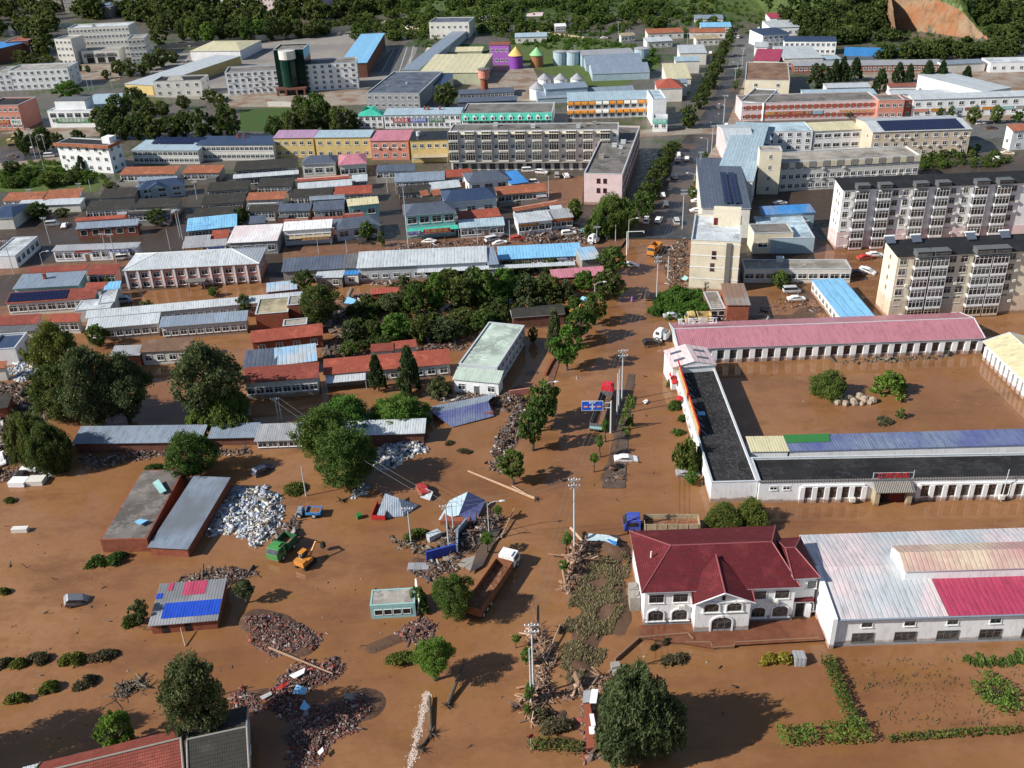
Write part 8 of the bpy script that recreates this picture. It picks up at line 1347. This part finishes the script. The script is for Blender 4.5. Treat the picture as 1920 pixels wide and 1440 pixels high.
for lab, p in (('white torn sheet on the red rubble', [(542, 1266, .9), (572, 1252, 1.0), (570, 1262, .9), (552, 1272, .9)]), ('light blue crumpled sheet on the rubble', [(562, 1328, 1.0), (570, 1312, 1.5), (582, 1326, 1.1), (572, 1332, .9)]), ('blue grey wreckage on the rubble crest', [(548, 1300, .9), (556, 1284, 1.6), (576, 1290, 1.4), (572, 1302, .9)]), ('red sheet leaning on the rubble', [(515, 1292, .5), (530, 1280, 1.2), (543, 1276, 1.2), (530, 1292, .5)]), ('grey plate beside the rubble', [(487, 1306, .4), (508, 1296, .8), (510, 1302, .6), (492, 1312, .4)]), ('white board on the bottom rubble', [(595, 1410, .9), (605, 1400, .9), (607, 1408, .9), (599, 1416, .9)]), ('blue tarpaulin in the shade of the grove', [(645, 568, .8), (652, 556, 1.4), (668, 562, 1.2), (662, 570, .7)]), ('bright blue tarpaulin among the street trees', [(1088, 560, .7), (1092, 555, 1.2), (1107, 561, 1.0), (1100, 566, .6)]), ('green net scrap on the rubble by the yellow building', [(1277, 523, .8), (1284, 516, 1.2), (1291, 520, 1.0), (1286, 526, .6)]), ('white slab floating on the median edge', [(1205, 752, .4), (1212, 748, .4), (1216, 752, .4), (1209, 757, .4)]), ('pale net on the brick building roof', [(286, 905, 3.3), (297, 898, 3.5), (312, 920, 3.3), (300, 925, 3.2)]), ('blue scraps on the brick building roof', [(252, 978, 3.3), (262, 973, 3.3), (278, 975, 3.3), (262, 984, 3.3)])):
    c_ = 'white' if 'white' in lab else 'shopred' if 'red sheet' in lab else 'teal' if 'net' in lab else 'grey' if 'grey plate' in lab else 'skyblue'
    slab(lab, 'sheet', p, paint(c_), .06, 'sheet')
bw = heap('narrow ruin of a red wall and white panels beside the huge willow', 'wall_ruin', [(1092, 1318), (1105, 1316), (1122, 1420), (1098, 1425)], 'brick', 500, (.3, .2, .12), .5, 40)
slab('red wall slab of the ruin beside the huge willow', 'wall_ruin', [(1093, 1318, .9), (1106, 1317, .9), (1121, 1400, .9), (1100, 1403, .9)], brickwall('redw') if False else paint('brick'), .3, 'wall')
for k, q in enumerate(([(1094, 1295, 1.3), (1108, 1293, 1.3), (1107, 1316, 1.2), (1092, 1318, 1.2)], [(1109, 1292, 1.6), (1122, 1292, 1.6), (1118, 1318, 1.5), (1105, 1318, 1.5)], [(1105, 1338, 1.4), (1113, 1338, 1.4), (1117, 1360, 1.3), (1109, 1362, 1.3)], [(1104, 1362, 1.4), (1116, 1362, 1.4), (1116, 1376, 1.4), (1105, 1376, 1.4)])): slab(('grey panel at the upper end of the red wall ruin', 'white panel at the upper end of the red wall ruin', 'white panel in the middle of the red wall ruin', 'white panel at the lower middle of the red wall ruin')[k], 'board', q, paint('white' if k else 'grey'), .1, 'panel')
# shrubs and hedges in the water
def tuft(label, x, y, wpx, hm, col='dry', n=900, ln=1, name='flattened_shrub', cat='shrub', grp=None, seed=0, ang=0, asp=.5):
    c = U(x, y); r = wpx / 2 / ppm(y); rs = np.random.RandomState(seed + int(x)); bl = rs.uniform(-.75, .75, (5, 2)); P_ = rs.randn(n, 3) * .2; P_[:, :2] += bl[rs.randint(0, 5, n)]; ca, sa = math.cos(R(ang)), math.sin(R(ang)); X = P_[:, 0] * r; Y = P_[:, 1] * r * asp
    Z = hm * np.clip(1 - (P_[:, 0] ** 2 + P_[:, 1] ** 2) * .55, .06, 1) * rs.rand(n) ** .5; V, Fq = leaves(np.stack([X * ca - Y * sa, X * sa + Y * ca, Z], 1), .21, rs, elong=1.9)
    o = link(bpy.data.objects.new(name, np_mesh(name, V, Fq, fol(col), rs.rand(n)))); o.location = (c.x, c.y, .0); tag(o, label, cat, grp); return o
for i, (x, y, w_, h_, co, lab) in enumerate(((8, 1246, 30, 1.0, 'dry', 'first clump from the left in the upper shrub row'), (35, 1246, 34, 1.0, 'yellow', 'second clump from the left in the upper shrub row'), (72, 1238, 44, 1.1, 'dry', 'third clump from the left in the upper shrub row'), (138, 1240, 46, 1.6, 'yellow', 'tallest round clump of the upper shrub row'), (190, 1236, 54, 1.1, 'dry', 'dark trailing clump at the right end of the upper shrub row'), (32, 1316, 40, 1.4, 'yellow', 'left clump of the lower shrub row'), (95, 1292, 38, 1.2, 'yellow', 'middle clump of the lower shrub row'), (158, 1282, 40, 1.2, 'dry', 'yellowish clump of the lower shrub row'), (5, 1113, 24, .9, 'yellow', 'small clump at the left edge of the open water'),
 (246, 1166, 40, 1.5, 'yellow', 'pale shrub left of the wrecked hut'), (185, 1055, 40, 1.3, 'mid', 'shrub under the brick building corner, left'), (222, 1052, 44, 1.5, 'mid', 'shrub under the brick building corner, right'), (543, 920, 56, 1.3, 'yellow', 'flattened shrub above the white bags'), (752, 1244, 60, 1.4, 'yellow', 'flattened olive shrub left of the torn bank tree'), (780, 1010, 50, 1.6, 'yellow', 'olive bush at the foot of the leaning pole'), (716, 1143, 20, .7, 'dry', 'dry tuft at the left corner of the teal hut'), (1262, 1238, 50, .8, 'dry', 'dry drifting shrub before the villa'), (1225, 1215, 14, .6, 'dry', 'tiny shrub before the villa, left'), (1248, 1205, 16, .8, 'dry', 'tiny shrub before the villa, right'), (1440, 1240, 34, 1.3, 'gold', 'yellow bush left of the grey cabinet, left part'), (1468, 1240, 34, 1.4, 'gold', 'yellow bush left of the grey cabinet, right part'),
 (1046, 1365, 60, 1.4, 'dry', 'drab bush heap beside the red wall ruin'), (1012, 1345, 40, 1.4, 'dry', 'drab bush heap at the foot of the driftwood'), (1660, 790, 36, .8, 'dry', 'uprooted bush floating in the courtyard'), (845, 832, 20, .5, 'dry', 'small tuft in the brown water near the debris bank, left'), (870, 848, 26, .6, 'dry', 'small tuft in the brown water near the debris bank, right'), (18, 940, 26, .6, 'dark', 'small dark tuft below the white containers'), (290, 882, 40, 1.1, 'mid', 'shrub behind the brick building roof'), (1262, 720, 26, 1.6, 'yellow', 'bush at the wall of the west wing, top'), (1268, 765, 28, 1.8, 'mid', 'bush at the wall of the west wing, middle'), (1283, 790, 26, 1.4, 'mid', 'bush at the wall of the west wing, lower'), (1180, 800, 16, 2.2, 'mid', 'vine covered fence stub on the median'), (1272, 812, 24, .8, 'mid', 'low bush by the red box at the west wing'), (1255, 686, 20, 1.0, 'yellow', 'weed bush left of the grey awning'))): tuft(lab, x, y, w_, h_, co, n=int(500 + w_ * 42), seed=i, asp=.75, ang=14)
def hedge(label, pts, w_, h_, col='mid', col2=None, n=90, seed=1):
    W_ = pxs(pts); rs = np.random.RandomState(seed); P_ = []
    for a, b_ in zip(W_[:-1], W_[1:]):
        a, b_ = np.array(a), np.array(b_); L = np.linalg.norm(b_ - a); d = (b_ - a) / L; q = np.array([-d[1], d[0]]); k = int(L * n * max(.5, h_)); t = rs.rand(k) * L; s = (rs.rand(k) - .5) * w_ * 1.1; z = rs.rand(k) ** .5 * h_ * (1 + .15 * np.sin(t * 1.3 + seed)); e = rs.rand(k) < .5; z[e] = h_ * (.92 + .15 * rs.rand(e.sum())); P_.append(np.stack([a[0] + d[0] * t + q[0] * s, a[1] + d[1] * t + q[1] * s, z], 1))
    P_ = np.concatenate(P_); c = P_.mean(0); c[2] = 0; V, Fq = leaves(P_ - c, .24, rs); tn = np.clip(.5 + .5 * fbm(P_[:, 0], P_[:, 1], 3, 3, seed) + rs.randn(len(P_)) * .2, 0, 1); o = link(bpy.data.objects.new('hedge', np_mesh('hedge', V, Fq, fol(col), tn))); o.location = c; tag(o, label, 'hedge'); return o
hedge('thick clipped hedge, left block below the villa garden', [(1458, 1388), (1528, 1385)], 2.6, 1.4, 'bright', seed=1); hedge('thick clipped hedge, right block at the hedge corner', [(1540, 1384), (1628, 1378)], 2.8, 1.4, 'bright', seed=2); hedge('narrow hedge slanting down between the two flooded lawns', [(1548, 1238), (1570, 1290), (1590, 1345), (1602, 1370)], 1.7, 1.1, 'mid', seed=3); hedge('low ragged hedge strip running to the right edge', [(1662, 1388), (1760, 1380), (1850, 1374), (1990, 1368)], 1.1, .55, 'yellow', seed=4); hedge('flattened hedge at the bottom beside the stop sign', [(988, 1400), (1040, 1402), (1092, 1410)], 1.8, .9, 'yellow', seed=5)
hedge('oval clipped hedge ring in the right flooded lawn', [(1832, 1285), (1842, 1308), (1868, 1328), (1890, 1336), (1896, 1320), (1886, 1298), (1862, 1280), (1838, 1278)], 2.2, 1.0, 'bright', seed=6); tuft('bare dark shrubs inside the oval hedge', 1866, 1306, 50, 1.2, 'dry', n=1200)
# flattened reeds left of the villa
def reeds(label, px, n, seed, col='reed', size=.30):
    X, Y = scatter(n, px, seed); rs = np.random.RandomState(seed); k = fbm(X, Y, 5, 3, 5) > -.2; X, Y = X[k], Y[k]; Z = np.maximum(height(X, Y), 0) + .12 * rs.rand(len(X)) + .05; V, Fq = leaves(np.stack([X, Y, Z], 1), size, rs, up=2.0, elong=4.5, tdir=(.35, 1, .05)); o = link(bpy.data.objects.new('flattened_reeds', np_mesh('flattened_reeds', V, Fq, fol(col), rs.rand(len(X))))); tag(o, label, 'reeds', kind='stuff')
reeds('flattened reeds and grass between the road and the villa', [(1068, 1120), (1110, 1045), (1180, 1040), (1180, 1120), (1150, 1180), (1130, 1240), (1085, 1285), (1050, 1270), (1055, 1190)], 8500, 3, 'reed', .16); reeds('sparse weeds and mud clods on the right flooded lawn', [(1560, 1240), (1930, 1220), (1930, 1360), (1660, 1365)], 900, 4, 'dry', .1); reeds('dark green grass strip along the warehouse lawn', [(1800, 1235), (1930, 1215), (1930, 1245), (1830, 1250)], 500, 6, 'mid', .25); reeds('grass and weeds on the flooded median', [(1160, 800), (1178, 740), (1192, 745), (1178, 820)], 900, 7, 'mid', .22)
reeds('weed cover on the roof of the overgrown brick house', [(475, 575), (545, 570), (545, 560), (478, 562)], 10, 8)
m_med = sheet('median', [(1128, 915), (1160, 780), (1178, 700), (1190, 702), (1180, 790), (1172, 915)], mat_ground2('wet_concrete', (.07, .05, .04), (.13, .095, .07), .8, .5), .10)
sheet('footpath', [(1012, 800), (1030, 700), (1052, 640), (1060, 645), (1042, 700), (1028, 760)], mat_ground2('washed_kerb', (.12, .05, .03), (.20, .10, .07), .8, .7), .12)
sheet('roadside_slab', [(895, 1030), (925, 985), (940, 990), (905, 1060), (880, 1075)], m_asph, .45)
# foam line in the current
rs = np.random.RandomState(4); P_ = []
for a, b_ in zip([(768, 1440), (778, 1400), (790, 1350), (798, 1310)], [(778, 1400), (790, 1350), (798, 1310), (800, 1300)]):
    p, q = U(*a), U(*b_); k = 520; t = rs.rand(k); P_.append(np.stack([p.x + (q.x - p.x) * t + rs.randn(k) * .2 * (1.3 - .6 * np.sin(t * 9)), p.y + (q.y - p.y) * t + rs.randn(k) * .25, np.full(k, .03) + rs.rand(k) * .04], 1))
V, Fq = leaves(np.concatenate(P_), .12, rs, up=4, elong=1.5); o = link(bpy.data.objects.new('foam', np_mesh('foam', V, Fq, paint((.62, .50, .42), .8)))); tag(o, 'pale foam line where the current drops by the dark trunks', 'foam', kind='stuff')
# ------------------------------------------------------------------ person wading in a violet raincoat
c = U(1185, 566); pr = empty('person', (c.x, c.y, -.25), R(200), 'person in a violet raincoat wading across the flooded main street', 'person')
vs = [(0, 0, .95), (0, 0, 1.15), (0, 0, 1.4), (0, 0, 1.52), (0, 0, 1.68), (-.2, 0, 1.42), (-.3, -.05, 1.15), (-.26, -.22, .95), (.2, 0, 1.42), (.3, -.05, 1.15), (.26, -.22, .95), (-.11, 0, .9), (-.12, -.12, .5), (-.12, -.05, .05), (.11, 0, .9), (.13, .1, .5), (.13, .16, .05)]
ed = [(0, 1), (1, 2), (2, 3), (3, 4), (2, 5), (5, 6), (6, 7), (2, 8), (8, 9), (9, 10), (0, 11), (11, 12), (12, 13), (0, 14), (14, 15), (15, 16)]; rd = [.15, .14, .16, .06, .11, .07, .05, .04, .07, .05, .04, .09, .065, .05, .09, .065, .05]
me = bpy.data.meshes.new('body'); me.from_pydata(vs, ed, []); bo = link(bpy.data.objects.new('body', me), pr); bo.modifiers.new('s', 'SKIN'); bo.modifiers.new('u', 'SUBSURF').levels = 1
for v_, r_ in zip(me.skin_vertices[0].data, rd): v_.radius = (r_, r_)
me.materials.append(paint((.35, .22, .16), .6)); m = MB(); m.lathe([(.34, .55), (.30, .9), (.24, 1.2), (.27, 1.42), (.12, 1.54), (.15, 1.66), (.13, 1.8), (.02, 1.86)], 14); m.build('raincoat', paint((.32, .12, .42), .4), pr)
